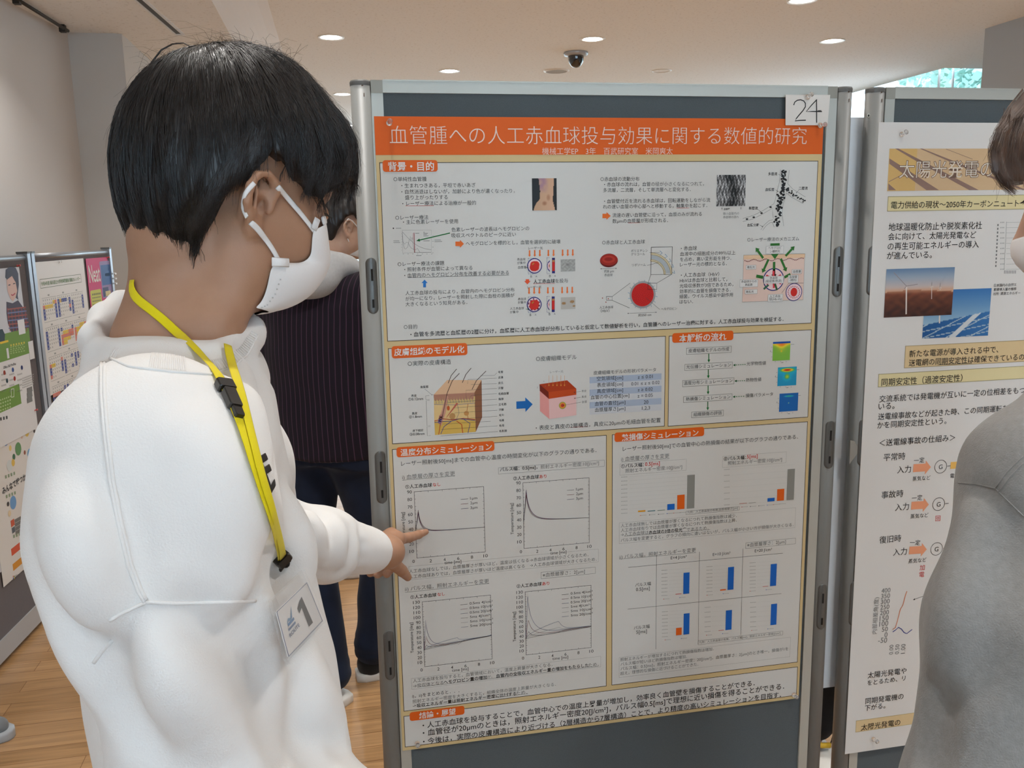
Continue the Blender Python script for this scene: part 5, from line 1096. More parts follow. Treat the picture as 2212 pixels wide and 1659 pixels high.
# pink poster
pk, rp = lsheet('product_poster', 'pink poster beside the calendar with a blue screen picture', SL, [(1095, 225), (1450, 205), (1560, 1100), (1215, 1200)], ink(206, 62, 118), cQ)
b = lat('screen_picture', pk); SL.round(b, SL.rect([(1270, 265), (1405, 253), (1455, 703), (1315, 740)], cQ), ink(150, 134, 178), 0.012, 2)
for q, m in (([(1285, 315), (1400, 300), (1440, 550), (1310, 575)], ink(70, 108, 166)), ([(1310, 600), (1390, 590), (1390, 700), (1325, 725)], ink(64, 70, 110)), ([(1380, 330), (1420, 325), (1425, 380), (1385, 390)], ink(190, 200, 216)), ([(1340, 420), (1400, 410), (1405, 450), (1345, 460)], ink(120, 160, 200)), ([(1350, 620), (1420, 660), (1415, 700), (1350, 712)], ink(226, 214, 160))): SL.fill(b, SL.rect(q, cQ), m, 4)
b = lat('title_lettering', pk); SL.text(b, 'Neat', 1137, 437, 1275, 405, WHITE, 0.01, cQ, h=0.085); SL.text(b, 'Board', 1330, 878, 1490, 825, WHITE, 0.01, cQ, h=0.075)
b = lat('text_box', pk); SL.round(b, SL.rect([(1160, 640), (1300, 612), (1310, 920), (1180, 950)], cQ), ink(200, 200, 90), 0.01, 2)
for k in range(6): SL.line(b, [(1178+2*k, 690+44*k), (1285+(-30 if k == 5 else 6), 672+44*k)], INK, 0.009 if k == 0 else 0.005, 4, cQ, dash=0.012)
b = lat('info_box', pk); SL.fill(b, SL.rect([(1195, 1015), (1430, 955), (1430, 1105), (1200, 1180)], cQ), ink(60, 86, 160), 2); SL.fill(b, SL.rect([(1200, 1090), (1430, 1030), (1430, 1105), (1205, 1180)], cQ), ink(196, 206, 226), 3)
# green advert with a smiling woman
ad, ra = lsheet('advert_poster', 'green advert poster with a smiling woman in a plaid shirt', SL2, [(-300, 410), (240, 312), (450, 2170), (-90, 2700)], ink(226, 226, 226), cQ)
b = lat('photo_background', ad); SL2.fill(b, SL2.rect([(-300, 410), (240, 312), (340, 1170), (-200, 1300)], cQ), ink(206, 210, 218), 1)
def QP(pts, m, l, nm=None):
    SL2.poly(b, [cQ(*p) for p in pts], m, l)
b = lat('woman_picture', ad)
QP([(80, 780), (160, 800), (230, 760), (300, 860), (375, 1040), (372, 1150), (150, 1180), (100, 1060), (82, 930)], ink(60, 46, 66), 2)
for k in range(6): SL2.line(b, [(95+45*k, 860+10*(k % 2)), (130+42*k, 1160)], ink(150, 60, 60), 0.006, 4, cQ); SL2.line(b, [(90+4*k, 880+48*k), (330+8*k, 850+48*k)], ink(110, 116, 160) if k % 2 else ink(160, 80, 70), 0.005, 5, cQ)
QP([(70, 370), (130, 330), (200, 345), (232, 420), (240, 560), (225, 700), (235, 760), (190, 720), (150, 480), (90, 500), (66, 470)], ink(54, 50, 70), 3)
QP([(80, 480), (150, 440), (195, 520), (218, 640), (200, 720), (165, 775), (130, 740), (95, 650)], ink(220, 186, 174), 6)
SL2.line(b, [(140, 690), (160, 700), (192, 672)], ink(180, 70, 80), 0.005, 7, cQ); SL2.line(b, [(105, 570), (130, 562)], INKD, 0.004, 7, cQ); SL2.line(b, [(165, 552), (190, 545)], INKD, 0.004, 7, cQ)
QP([(65, 455), (90, 400), (150, 380), (200, 470), (195, 530), (150, 450), (85, 500)], ink(50, 46, 62), 7)
b = lat('green_panel', ad); SL2.fill(b, SL2.rect([(-200, 1250), (350, 1120), (420, 1440), (-150, 1590)], cQ), ink(108, 150, 50), 3)
for k in range(5): SL2.line(b, [(130, 1340+26*k), (330-20*(k % 2), 1300+26*k)], ink(210, 200, 70) if k == 0 else ink(170, 196, 120), 0.008 if k == 0 else 0.004, 5, cQ, dash=0.02)
SL2.line(b, [(0, 1310), (105, 1282)], ink(236, 200, 30), 0.008, 6, cQ); QP([(-30, 1140), (30, 1130), (62, 1200), (58, 1280), (-30, 1300)], ink(20, 50, 60), 5)
SL2.fill(b, SL2.rect([(215, 1020), (300, 1000), (328, 1180), (245, 1208)], cQ), ink(228, 230, 232), 8)
SL2.fill(b, SL2.rect([(360, 1290), (420, 1278), (440, 1500), (380, 1530)], cQ), ink(226, 226, 226), 6); SL2.fill(b, SL2.rect([(75, 1380), (100, 1372), (122, 1500), (95, 1510)], cQ), ink(226, 226, 226), 6)
b = lat('printed_text', ad); SL2.text(b, 'Office 365 ProPlus', 40, 1618, 202, 1578, INK, 0.01, cQ)
for k in range(3):
    for j in range(4): SL2.line(b, [(10+55*k, 95+38*j), (45+55*k, 85+38*j)], INKL, 0.006, 3, cR, dash=0.01)
    for x, y, m in ((30, 80, ink(206, 90, 70)), (88, 60, ink(70, 110, 190)), (150, 45, ink(60, 80, 150)), (48, 135, ink(60, 90, 100)), (100, 120, RED)): SL2.disc(b, (x, y), 9, m, 5, cR)
SL2.fill(b, SL2.rect([(-60, 225), (140, 158), (140, 300), (-50, 375)], cR), ink(108, 150, 50), 3)
for k in range(4): SL2.line(b, [(0, 270+24*k), (80, 240+24*k)], ink(180, 204, 140), 0.006, 5, cR, dash=0.016)
SL2.line(b, [(75, 195), (95, 190), (95, 245), (78, 250), (75, 195)], ink(220, 230, 210), 0.004, 6, cR)
for k in range(3): SL2.line(b, [(185, 205+35*k), (222, 190+35*k)], INKG, 0.02, 4, cR)
for k in range(5): SL2.line(b, [(155, 120+16*k), (235, 90+16*k)], INKL, 0.005, 3, cR, dash=0.012)
SL2.line(b, [(0, 400), (60, 385)], INK, 0.012, 4, cR, dash=0.02)
# lower poster
lo_, rl = lsheet('advert_poster', 'white poster of people sharing screens below the green advert', SL, [(-120, 440), (243, 345), (225, 1420), (-10, 1590)], WPAPER, cR)
b = lat('headline', lo_); SL.text(b, 'みんなで持つから更に便', 15, 893, 262, 745, INKD, 0.03, cR)
b = lat('people_picture', lo_)
for x, y, r_, m in ((125, 605, 26, ink(96, 146, 90)), (38, 545, 22, ink(110, 150, 200)), (185, 490, 18, ink(222, 190, 90)), (205, 640, 22, ink(110, 170, 216)), (70, 600, 11, ink(230, 200, 120)), (85, 520, 9, ink(70, 60, 80)), (235, 480, 9, ink(60, 50, 50)), (150, 520, 9, ink(220, 190, 170)), (170, 630, 9, ink(150, 90, 70)), (240, 620, 9, ink(60, 50, 50)), (65, 720, 22, ink(210, 216, 214)), (90, 700, 14, ink(226, 190, 90)), (95, 660, 12, ink(60, 110, 80)), (90, 975, 26, ink(110, 160, 210)), (100, 960, 12, ink(160, 110, 80)), (55, 985, 9, ink(50, 46, 50)), (175, 965, 20, ink(110, 166, 80)), (190, 870, 10, ink(90, 60, 70)), (65, 1050, 12, ink(226, 206, 170)), (165, 1020, 16, ink(190, 210, 180))): SL.disc(b, (x, y), r_, m, 3+.3*(x % 7), cR, n=18)
for x, y in ((0, 510), (150, 430), (35, 800), (195, 690), (40, 935), (90, 1210)): SL.line(b, [(x, y), (x+75, y-32)], ink(140, 160, 130), 0.012, 6, cR, dash=0.02)
b = lat('colour_bars', lo_)
for q, m in (([(75, 1290), (175, 1222), (178, 1270), (80, 1340)], ink(216, 92, 62)), ([(85, 1390), (195, 1320), (198, 1365), (90, 1438)], ink(216, 146, 50)), ([(72, 1100), (98, 1085), (100, 1135), (76, 1140)], ink(200, 90, 60)), ([(80, 1150), (102, 1138), (104, 1180), (84, 1186)], ink(90, 100, 110)), ([(148, 1070), (166, 1060), (166, 1105), (150, 1108)], ink(60, 100, 170))): SL.fill(b, SL.rect(q, cR), m, 3)
for k in range(4): SL.line(b, [(100+2*k, 1105+27*k), (143+2*k, 1080+27*k)], INKG, 0.014, 4, cR)
for k, m in enumerate((ink(200, 90, 60), ink(110, 150, 70), ink(70, 110, 180), ink(220, 180, 60))): SL.fill(b, SL.rect([(88+8*(k % 2), 1480+12*(k//2)), (94+8*(k % 2), 1477+12*(k//2)), (94+8*(k % 2), 1487+12*(k//2)), (88+8*(k % 2), 1490+12*(k//2))], cR), m, 3)
SL.text(b, 'Microsoft', 106, 1482, 146, 1458, INKG, 0, cR)
nt_, rn = lsheet('notice_sheet', 'grey and white notice at the very left picture edge', LSheet(-0.0012), [(-180, 1040), (-14, 960), (72, 1400), (-120, 1560)], ink(206, 208, 212), cR)
b = lat('dark_picture', nt_); SLN = LSheet(-0.0012); SLN.fill(b, SLN.rect([(-170, 1110), (0, 1040), (20, 1220), (-150, 1300)], cR), ink(60, 62, 70), 2)
flush_pending()
def lpin(px, py, c, label, m):
    w = onplane(*c(px, py), LA+LN*0.008, LN); p = w-LN*0.006; pin(p[0], p[1], p[2], label, m, (1, -0.1, 0.15), 'pins on the left boards', 0.9)
MRED = mat('red_plastic', (0.55, 0.04, 0.04, 1), rough=0.3)
lpin(238, 322, cQ, 'red push pin at the top corner of the advert with the smiling woman', MRED)
lpin(247, 338, cR, 'red push pin between the green advert and the white poster below it', MRED)
lpin(1385, 216, cQ, 'red push pin at the top corner of the pink poster', MRED)
lpin(768, 272, cQ, 'clear push pin at the top of the calendar poster', M_PIN)
# ================================================================== PEOPLE: smooth solids meshed from blended distance fields
class Field:
    """blended distance field on a box, meshed with surface nets"""
    def __init__(s, lo, hi, h):
        s.lo = np.asarray(lo, float); s.h = h
        s.n = np.maximum(np.ceil((np.asarray(hi)-s.lo)/h).astype(int)+1, 4)
        s.d = np.full(s.n, 1.0, np.float32)
    def sub(s, lo, hi, m):
        a = np.clip(np.floor((np.asarray(lo)-m-s.lo)/s.h).astype(int), 0, s.n); b = np.clip(np.ceil((np.asarray(hi)+m-s.lo)/s.h).astype(int)+1, 0, s.n)
        sl = tuple(slice(a[i], b[i]) for i in range(3))
        ax = [(s.lo[i]+np.arange(a[i], b[i])*s.h).astype(np.float32) for i in range(3)]
        return sl, ax[0][:, None, None], ax[1][None, :, None], ax[2][None, None, :]
    def mix(s, sl, v, k, op):
        d = s.d[sl]
        if d.size == 0: return
        if op == 'add':
            if k > 0:
                h = np.maximum(k-np.abs(d-v), 0)/k; s.d[sl] = np.minimum(d, v)-h*h*k*0.25
            else: s.d[sl] = np.minimum(d, v)
        elif op == 'cut':
            v = -v
            if k > 0:
                h = np.maximum(k-np.abs(d-v), 0)/k; s.d[sl] = np.maximum(d, v)+h*h*k*0.25
            else: s.d[sl] = np.maximum(d, v)
        elif op == 'keep':
            s.d[sl] = np.maximum(d, v)
    def capsule(s, a, b, ra, rb=None, k=0.02, op='add'):
        rb = ra if rb is None else rb; a = np.asarray(a, float); b = np.asarray(b, float); r = max(ra, rb)
        sl, X, Y, Z = s.sub(np.minimum(a, b)-r, np.maximum(a, b)+r, k+3*s.h)
        ba = b-a; L = max(np.dot(ba, ba), 1e-12)
        t = np.clip(((X-a[0])*ba[0]+(Y-a[1])*ba[1]+(Z-a[2])*ba[2])/L, 0, 1)
        v = np.sqrt((X-a[0]-t*ba[0])**2+(Y-a[1]-t*ba[1])**2+(Z-a[2]-t*ba[2])**2)-(ra+(rb-ra)*t)
        s.mix(sl, v, k, op)
    def chain(s, pts, rad, k=0.02, op='add', ki=0.010):
        """limb of tapered pieces: joined to each other tightly (ki), to the rest softly (k)"""
        if np.isscalar(rad): rad = [rad]*len(pts)
        P = np.array([np.asarray(p, float) for p in pts]); r = max(rad)
        sl, X, Y, Z = s.sub(P.min(0)-r, P.max(0)+r, k+3*s.h)
        out = None
        for i in range(len(P)-1):
            a, ba = P[i], P[i+1]-P[i]; L = max(np.dot(ba, ba), 1e-12)
            t = np.clip(((X-a[0])*ba[0]+(Y-a[1])*ba[1]+(Z-a[2])*ba[2])/L, 0, 1)
            v = np.sqrt((X-a[0]-t*ba[0])**2+(Y-a[1]-t*ba[1])**2+(Z-a[2]-t*ba[2])**2)-(rad[i]+(rad[i+1]-rad[i])*t)
            if out is None: out = v
            elif ki > 0: h = np.maximum(ki-np.abs(out-v), 0)/ki; out = np.minimum(out, v)-h*h*ki*0.25
            else: out = np.minimum(out, v)
        s.mix(sl, out, k, op)
    def ellipsoid(s, c, r, R=None, k=0.02, op='add'):
        c = np.asarray(c, float); r = np.asarray(r, float); R = np.eye(3) if R is None else np.asarray(R)
        e = np.sqrt(((R*r[None, :])**2).sum(1)) if R is not None else r
        sl, X, Y, Z = s.sub(c-e, c+e, k+3*s.h)
        X, Y, Z = X-c[0], Y-c[1], Z-c[2]
        q = [R[0, i]*X+R[1, i]*Y+R[2, i]*Z for i in range(3)]
        k0 = np.sqrt(sum((q[i]/r[i])**2 for i in range(3))); k1 = np.sqrt(sum((q[i]/r[i]**2)**2 for i in range(3)))+1e-9
        s.mix(sl, k0*(k0-1)/k1, k, op)
    def loft(s, rows, fw, lf, k=0.03, op='add', p=2.3):
        """stacked super-ellipses: rows of (z, centre x, centre y, half depth along fw, half width along lf)"""
        rows = np.array(sorted(rows), float); z = rows[:, 0]
        ext = max(rows[:, 3].max(), rows[:, 4].max())
        lo = np.array([rows[:, 1].min()-ext, rows[:, 2].min()-ext, z[0]]); hi = np.array([rows[:, 1].max()+ext, rows[:, 2].max()+ext, z[-1]])
        sl, X, Y, Z = s.sub(lo, hi, k+3*s.h)
        zz = Z.ravel(); I = lambda c: np.interp(zz, z, rows[:, c])[None, None, :]
        X, Y = X-I(1), Y-I(2); A, B = I(3), I(4)
        u = np.abs(X*fw[0]+Y*fw[1])/A; w = np.abs(X*lf[0]+Y*lf[1])/B
        v = ((u**p+w**p)**(1/p)-1)*np.minimum(A, B)*0.95
        v = np.maximum(v, np.maximum(z[0]-Z, Z-z[-1]))
        s.mix(sl, v, k, op)
    def wave(s, fn):
        ax = [(s.lo[i]+np.arange(s.n[i])*s.h).astype(np.float32) for i in range(3)]
        s.d += fn(ax[0][:, None, None], ax[1][None, :, None], ax[2][None, None, :]).astype(np.float32)
    def mesh(s, smooth=1):
        d = s.d; n = d.shape; neg = d < 0
        c = np.zeros(np.array(n)-1, np.int8)
        for i in (0, 1):
            for j in (0, 1):
                for k in (0, 1): c += neg[i:n[0]-1+i, j:n[1]-1+j, k:n[2]-1+k]
        cell = np.argwhere((c > 0) & (c < 8))
        if len(cell) == 0: return np.zeros((0, 3)), np.zeros((0, 4), int)
        idx = np.full(c.shape, -1, np.int32); idx[tuple(cell.T)] = np.arange(len(cell))
        acc = np.zeros((len(cell), 3)); cnt = np.zeros(len(cell))
        g = lambda o: d[cell[:, 0]+o[0], cell[:, 1]+o[1], cell[:, 2]+o[2]]
        for ax in range(3):
            for o1 in (0, 1):
                for o2 in (0, 1):
                    a = [0, 0, 0]; a[(ax+1) % 3] = o1; a[(ax+2) % 3] = o2; b = list(a); b[ax] = 1
                    da, db = g(a), g(b); m = (da < 0) != (db < 0)
                    t = np.where(m, da/np.where(m, da-db, 1), 0)
                    p = np.tile(np.array(a, float), (len(cell), 1)); p[:, ax] = t
                    acc[m] += p[m]; cnt[m] += 1
        v = s.lo+(cell+acc/cnt[:, None])*s.h
        quads = []
        for ax in range(3):
            u, w = (ax+1) % 3, (ax+2) % 3
            sl0 = [slice(None)]*3; sl1 = [slice(None)]*3; sl0[ax] = slice(0, -1); sl1[ax] = slice(1, None)
            A, B = neg[tuple(sl0)], neg[tuple(sl1)]
            e = np.argwhere(A != B); e = e[(e[:, u] > 0) & (e[:, w] > 0) & (e[:, u] < n[u]-1) & (e[:, w] < n[w]-1)]
            fl = A[tuple(e.T)]
            def at(du, dw):
                q = e.copy(); q[:, u] -= du; q[:, w] -= dw; return idx[tuple(q.T)]
            q = np.stack([at(1, 1), at(0, 1), at(0, 0), at(1, 0)], 1)
            q[~fl] = q[~fl][:, ::-1]
            quads.append(q)
        f = np.concatenate(quads); f = f[(f >= 0).all(1)]
        for _ in range(smooth):
            sm = np.zeros_like(v); ct = np.zeros(len(v))
            for i in range(4):
                j = (i+1) % 4
                np.add.at(sm, f[:, i], v[f[:, j]]); np.add.at(sm, f[:, j], v[f[:, i]]); np.add.at(ct, f[:, i], 1); np.add.at(ct, f[:, j], 1)
            v = v*0.5+0.5*sm/np.maximum(ct, 1)[:, None]
        return v, f
def frame_of(az, pitch=0.0, roll=0.0):
    """columns: forward, left, up for a heading (degrees clockwise from +y), nose-down pitch and roll"""
    a, p, r = math.radians(az), math.radians(pitch), math.radians(roll)
    f = np.array([math.sin(a)*math.cos(p), math.cos(a)*math.cos(p), -math.sin(p)])
    l = np.array([-math.cos(a), math.sin(a), 0.0]); u = np.cross(f, l)
    l2 = l*math.cos(r)+u*math.sin(r); u2 = -l*math.sin(r)+u*math.cos(r)
    return np.stack([f, l2, u2], 1)
def join(parts):
    V, F, n = [], [], 0
    for v, f in parts: V.append(v); F.append(f+n); n += len(v)
    return np.concatenate(V), np.concatenate(F)
def bvh_of(v, f): return BVHTree.FromPolygons([tuple(p) for p in v], [tuple(int(i) for i in q) for q in f])
def hit(bvh, px, py, off=0.0):
    """point of a garment seen at a photo position, lifted off its surface"""
    d = ray(px, py); d = d/np.linalg.norm(d)
    loc, nrm, i, dist = bvh.ray_cast(Vector(CAM), Vector(d))
    if loc is None: return None
    nv = np.array(nrm)
    if np.dot(nv, d) > 0: nv = -nv
    return np.array(loc)+nv*off, nv
def project(p):
    d = np.asarray(p)-CAM; z = np.dot(d, CF); return W/2+FPX*np.dot(d, CR)/z, H/2-FPX*np.dot(d, CU)/z
def dense(pts, step):
    out = [np.array(pts[0], float)]
    for a, b in zip(pts[:-1], pts[1:]):
        a, b = np.array(a, float), np.array(b, float); k = max(int(np.linalg.norm(b-a)/step), 1)
        for i in range(1, k+1): out.append(a+(b-a)*i/k)
    return out
def on_cloth(bvh, pix, off, step=12):
    r = [hit(bvh, p[0], p[1], off) for p in dense(pix, step)]
    r = [q for q in r if q is not None]
    return [q[0] for q in r], [q[1] for q in r]
# ---- skin, hair and cloth materials
M_SKIN = mat('skin', (0.43, 0.235, 0.145, 1), rough=0.5, sss=0.12, noise=(55, (0.38, 0.20, 0.12, 1), 0.35), bump=(900, 0.10))
M_SKIN2 = mat('skin_fair', (0.58, 0.37, 0.27, 1), rough=0.5, sss=0.12, noise=(55, (0.52, 0.31, 0.22, 1), 0.35))
def hair_mat(name, c1, c2, rough=0.34):
    m = mat(name, c1, rough=rough, spec=0.55)
    nt = m.node_tree; b = nt.nodes['Principled BSDF']; tc = nt.nodes.new('ShaderNodeTexCoord'); n = nt.nodes.new('ShaderNodeTexNoise'); n.inputs['Scale'].default_value = 60
    r = nt.nodes.new('ShaderNodeValToRGB'); r.color_ramp.elements[0].color = c1; r.color_ramp.elements[1].color = c2; r.color_ramp.elements[0].position = .35; r.color_ramp.elements[1].position = .7
    nt.links.new(tc.outputs['Object'], n.inputs['Vector']); nt.links.new(n.outputs['Fac'], r.inputs['Fac']); nt.links.new(r.outputs['Color'], b.inputs['Base Color'])
    return m
M_HAIR = hair_mat('black_hair', (0.010, 0.008, 0.008, 1), (0.020, 0.015, 0.014, 1), 0.42)
M_BROWN = hair_mat('brown_hair', (0.055, 0.030, 0.020, 1), (0.13, 0.075, 0.05, 1), 0.4)
def cloth(name, col, scale=700, strength=0.25, sheen=0.25, noise=None, rough=0.92):
    return mat(name, col, rough=rough, spec=0.15, sheen=sheen, bump=(scale, strength, 4), noise=noise)
M_SWEAT = cloth('white_fleece', (0.80, 0.785, 0.765, 1))
M_MASK = cloth('mask_nonwoven', (0.82, 0.80, 0.79, 1), 500, 0.15, 0.1)
M_EYE = mat('eye_white', (0.75, 0.73, 0.70, 1), rough=0.15)
M_IRIS = mat('eye_dark', (0.02, 0.012, 0.01, 1), rough=0.1)

def build_head(F, HC, R, k=1.0, ears=(-1, 1)):
    """skull, face, ears in head axes (forward, left, up; origin between the ear canals)"""
    g = lambda x, y, z: HC+R@(np.array([x, y, z if z > -.02 else -.02+(z+.02)*.66])*k)
    E = lambda c, r, kk=0.02, op='add', RR=None: F.ellipsoid(g(*c), np.array(r)*k, R if RR is None else R@RR, kk*k, op)
    C = lambda a, b, ra, rb=None, kk=0.015, op='add': F.capsule(g(*a), g(*b), ra*k, (rb or ra)*k, kk*k, op)
    E((-.004, 0, .046), (.093, .076, .081)); E((.038, 0, .005), (.056, .066, .085)); E((.035, 0, -.045), (.048, .055, .055))
    for s in (-1, 1):
        C((-.002, s*.058, -.035), (.006, s*.052, -.068), .018, .018); C((.006, s*.052, -.068), (.066, s*.012, -.096), .017, .013)
        E((.062, s*.042, -.015), (.028, .024, .024)); E((.020, s*.056, -.02), (.035, .016, .05)); C((.082, s*.012, .040), (.070, s*.050, .038), .010, .010, .02)
    E((.068, 0, -.093), (.016, .022, .012)); E((.083, 0, -.060), (.018, .028, .020))
    C((.088, 0, .025), (.110, 0, -.030), .0075, .0115, .012); E((.104, 0, -.034), (.015, .016, .011), .01)
    for s in (-1, 1):
        E((.092, s*.033, .018), (.016, .019, .013), .014, 'cut'); E((.0785, s*.033, .018), (.0155, .0165, .0115), .004)
        C((.093, s*.020, .0175), (.084, s*.048, .0165), .0016, .0014, .004, 'cut')
        C((.098, s*.012, -.058), (.094, s*.020, -.060), .0055, .004, .01)
    C((.101, -.014, -.064), (.101, .014, -.064), .006, .006, .008); C((.099, -.013, -.075), (.099, .013, -.075), .006, .006, .008); C((.110, -.02, -.0695), (.110, .02, -.0695), .006, .006, .004, 'cut')
    for s in ears:
        Q = lambda x, o, z: HC+R@(np.array([-.004+x*.82, s*(.0745+o*.85), -.003+z*.74])*k)
        EE = lambda c, r, kk, op='add', RR=None: F.ellipsoid(Q(*c), np.array(r)*k*.82, R if RR is None else R@RR, kk*k, op)
        CC = lambda a, b, r, kk, op='add': F.capsule(Q(*a), Q(*b), r*k, r*k, kk*k, op)
        EE((-.006, .002, .002), (.017, .0055, .029), .006, 'add', np.array(Matrix.Rotation(s*0.38, 3, 'Z')))
        hx = [(.007, -.002, -.004), (.012, .005, .006), (.013, .010, .020), (.009, .012, .031), (-.004, .015, .036), (-.017, .018, .030), (-.023, .019, .014), (-.022, .018, -.004), (-.014, .013, -.018), (-.004, .008, -.029), (.005, .004, -.030)]
        for a, b in zip(hx[:-1], hx[1:]): CC(a, b, .0040, .004)
        EE((-.003, .007, -.029), (.009, .005, .011), .006)
        EE((.001, .012, -.002), (.0085, .013, .0125), .004, 'cut'); EE((-.008, .015, .020), (.009, .005, .010), .004, 'cut')
        CC((-.012, .012, .018), (-.008, .012, -.012), .0026, .004); CC((.012, .008, -.004), (.010, .008, .005), .0030, .004)
def eyes(HC, R, k, body, sides=(-1, 1)):
    for s in sides:
        b = MB(); c = HC+R@(np.array([.0785, s*.033, .0165])*k)
        v = []
        b.lathe(c, [(0.0001, -.0118*k), (.006*k, -.0102*k), (.0102*k, -.006*k), (.0118*k, 0), (.0102*k, .006*k), (.0070*k, .0095*k)], M_EYE, 16, axis=tuple(R[:, 0]))
        b.lathe(c, [(.0070*k, .0095*k), (.004*k, .0112*k), (0.0001, .0119*k)], M_IRIS, 16, axis=tuple(R[:, 0]))
        b.build('eye', body)
        b = MB()
        for i in range(11):
            t = (i-5)/5; a = HC+R@(np.array([.0915-.006*t*t-.004*max(t, 0), s*(.033+.015*t), .0225-.004*t*t])*k); e = a+R@(np.array([.008, s*.004*t, -.004])*k)
            b.tube([a, (a+e)/2+R@np.array([0, 0, -.0008]), e], [.0005, .0004, .0001], M_HAIR, 4)
        b.build('eyelashes', body)
def strands(b, roots, m, rad=0.00028):
    """thin tapered hairs: list of point lists"""
    for p in roots:
        n = len(p); b.tube(p, [rad*(1-0.75*i/(n-1)) for i in range(n)], m, 3, cap=False)
def smoothstep(a, b, x):
    t = np.clip((x-a)/(b-a), 0, 1); return t*t*(3-2*t)
# ------------------------------------------------------------------ the presenter in the white sweatshirt
P1_AZ = 80.0
fw1 = np.array([math.sin(math.radians(P1_AZ)), math.cos(math.radians(P1_AZ)), 0]); lf1 = np.array([-fw1[1], fw1[0], 0])
HC1 = U(481, 445, 0.835); HR1 = frame_of(56, 18, 0)
NB1 = U(372, 745, 0.80)
p1_base = np.array([NB1[0]+0.03, NB1[1], 0.0])
person1 = thing('person', 'man in a white sweatshirt with a face mask and yellow lanyard pointing at the poster', 'person', tuple(p1_base))
def torso_rows(add=0.0, rows=None):
    out = []
    for z, px, a, b in rows:
        v = 511+(1.545-z)*1863/0.8
        c = U(px, v, 0.80); out.append((z, c[0], c[1], a+add, b+add))
    return out
ROWS = [(1.445, 388, .054, .066), (1.425, 384, .074, .11), (1.40, 380, .088, .148), (1.365, 376, .096, .168), (1.27, 410, .103, .172), (1.156, 462, .108, .170), (1.05, 502, .107, .168), (0.93, 545, .108, .172), (0.80, 590, .106, .170)]
SR1, ER1 = U(338, 1000, 0.63), U(458, 1730, 0.67)
SL1, EL1, WL1 = U(432, 850, 0.98), U(552, 1150, 1.20), U(838, 1192, 1.46)
WR1 = ER1+np.array([0.20, 0.05, -0.13])
def body1():
    parts = []
    F = Field((-0.62, -1.14, 0.0), (0.12, -0.36, 1.46), 0.0095)     # trunk, arms and legs
    F.loft([(z-.03, x, y, max(a-.035, .03), max(b-.045, .04)) for z, x, y, a, b in torso_rows(0, ROWS)], fw1, lf1, 0.02)
    for s, sh, el, wr in ((-1, SR1, ER1, WR1), (1, SL1, EL1, WL1)):
        F.chain([NB1+np.array([0, 0, -.065]), sh+np.array([0, 0, -.02]), el], [.035, .045, .042], 0.02); F.chain([el, wr], [.042, .030], 0.02)
    hip = np.array(torso_rows(0, ROWS)[-1][1:3])
    for s in (-1, 1):
        h = np.array([*(hip+lf1[:2]*s*.085), .84]); kn = np.array([*(hip+lf1[:2]*s*.10+fw1[:2]*.02), .47]); an = np.array([*(hip+lf1[:2]*s*.11-fw1[:2]*.01), .08])
        F.chain([h, kn, an], [.085, .058, .04], 0.04); F.capsule(an+np.array([0, 0, -.045])-fw1*.03, an+np.array([0, 0, -.05])+fw1*.17, .035, .030, 0.03)
    parts.append(F.mesh(2))
    G = Field(HC1-0.22, HC1+np.array([.20, .20, .17]), 0.0028)       # head and neck
    build_head(G, HC1, HR1)
    g = lambda x, y, z: HC1+HR1@np.array([x, y, z])
    G.chain([g(-.028, 0, -.045), U(415, 610, .825), NB1+np.array([0, 0, -.04])], [.050, .049, .052], 0.03)
    G.chain([g(-.028, 0, -.03), U(396, 610, .832), U(345, 745, .81)], [.036, .032, .040], 0.03)
    G.chain([g(.01, -.045, -.06), U(470, 700, .79)], [.016, .020], 0.035)
    parts.append(G.mesh(1))
    parts.append(hand1())
    v, f = join(parts)
    return arr_mesh('body', v, f, M_SKIN, person1)
def hand1():
    Wp = U(822, 1193, 1.462)
    Hd = Field(np.minimum(U(770, 1130, 1.40), U(930, 1260, 1.56))-0.03, np.maximum(U(770, 1280, 1.40), U(940, 1120, 1.58))+0.03, 0.0018)
    tip = ony(920, 1149, -0.010)
    mcp_i, pip_i, dip_i = ony(856, 1166, -.082), ony(884, 1161, -.052), ony(904, 1155, -.028)
    mcp_m, mcp_r, mcp_p = ony(846, 1153, -.066), ony(836, 1158, -.054), ony(826, 1170, -.045)
    th0, th1, th2, th3 = ony(836, 1206, -.115), ony(852, 1219, -.095), ony(868, 1233, -.078), ony(881, 1247, -.064)
    Hd.chain([WL1, Wp], [.029, .028], .015)
    for q, r in ((mcp_i, .0115), (mcp_m, .0110), (mcp_r, .0105), (mcp_p, .010)): Hd.capsule(Wp, q, .018, r, .012)
    Hd.capsule(mcp_i, mcp_p, .0115, .010, .012); Hd.capsule(Wp, th0, .018, .016, .014); Hd.capsule(th0, mcp_i, .012, .009, .014)
    Hd.chain([mcp_i, pip_i, dip_i, tip], [.0108, .0090, .0078, .0056], .006, ki=.003)
    Hd.chain([th0, th1, th2, th3], [.0150, .0118, .0102, .0072], .006, ki=.003)
    for mc, a, b, c in ((mcp_m, ony(862, 1186, -.036), ony(852, 1218, -.040), ony(836, 1240, -.062)), (mcp_r, ony(848, 1196, -.028), ony(834, 1226, -.036), ony(816, 1241, -.060)), (mcp_p, ony(832, 1200, -.026), ony(816, 1224, -.036), ony(800, 1238, -.058))):
        Hd.chain([mc, a, b, c], [.0102, .0090, .0085, .0072], .003, ki=.003)
    n = np.cross(th3-th2, np.array([0.3, -1, 0.2])); 
    return Hd.mesh(1)
body1_obj = body1()
eyes(HC1, HR1, 1.0, body1_obj)
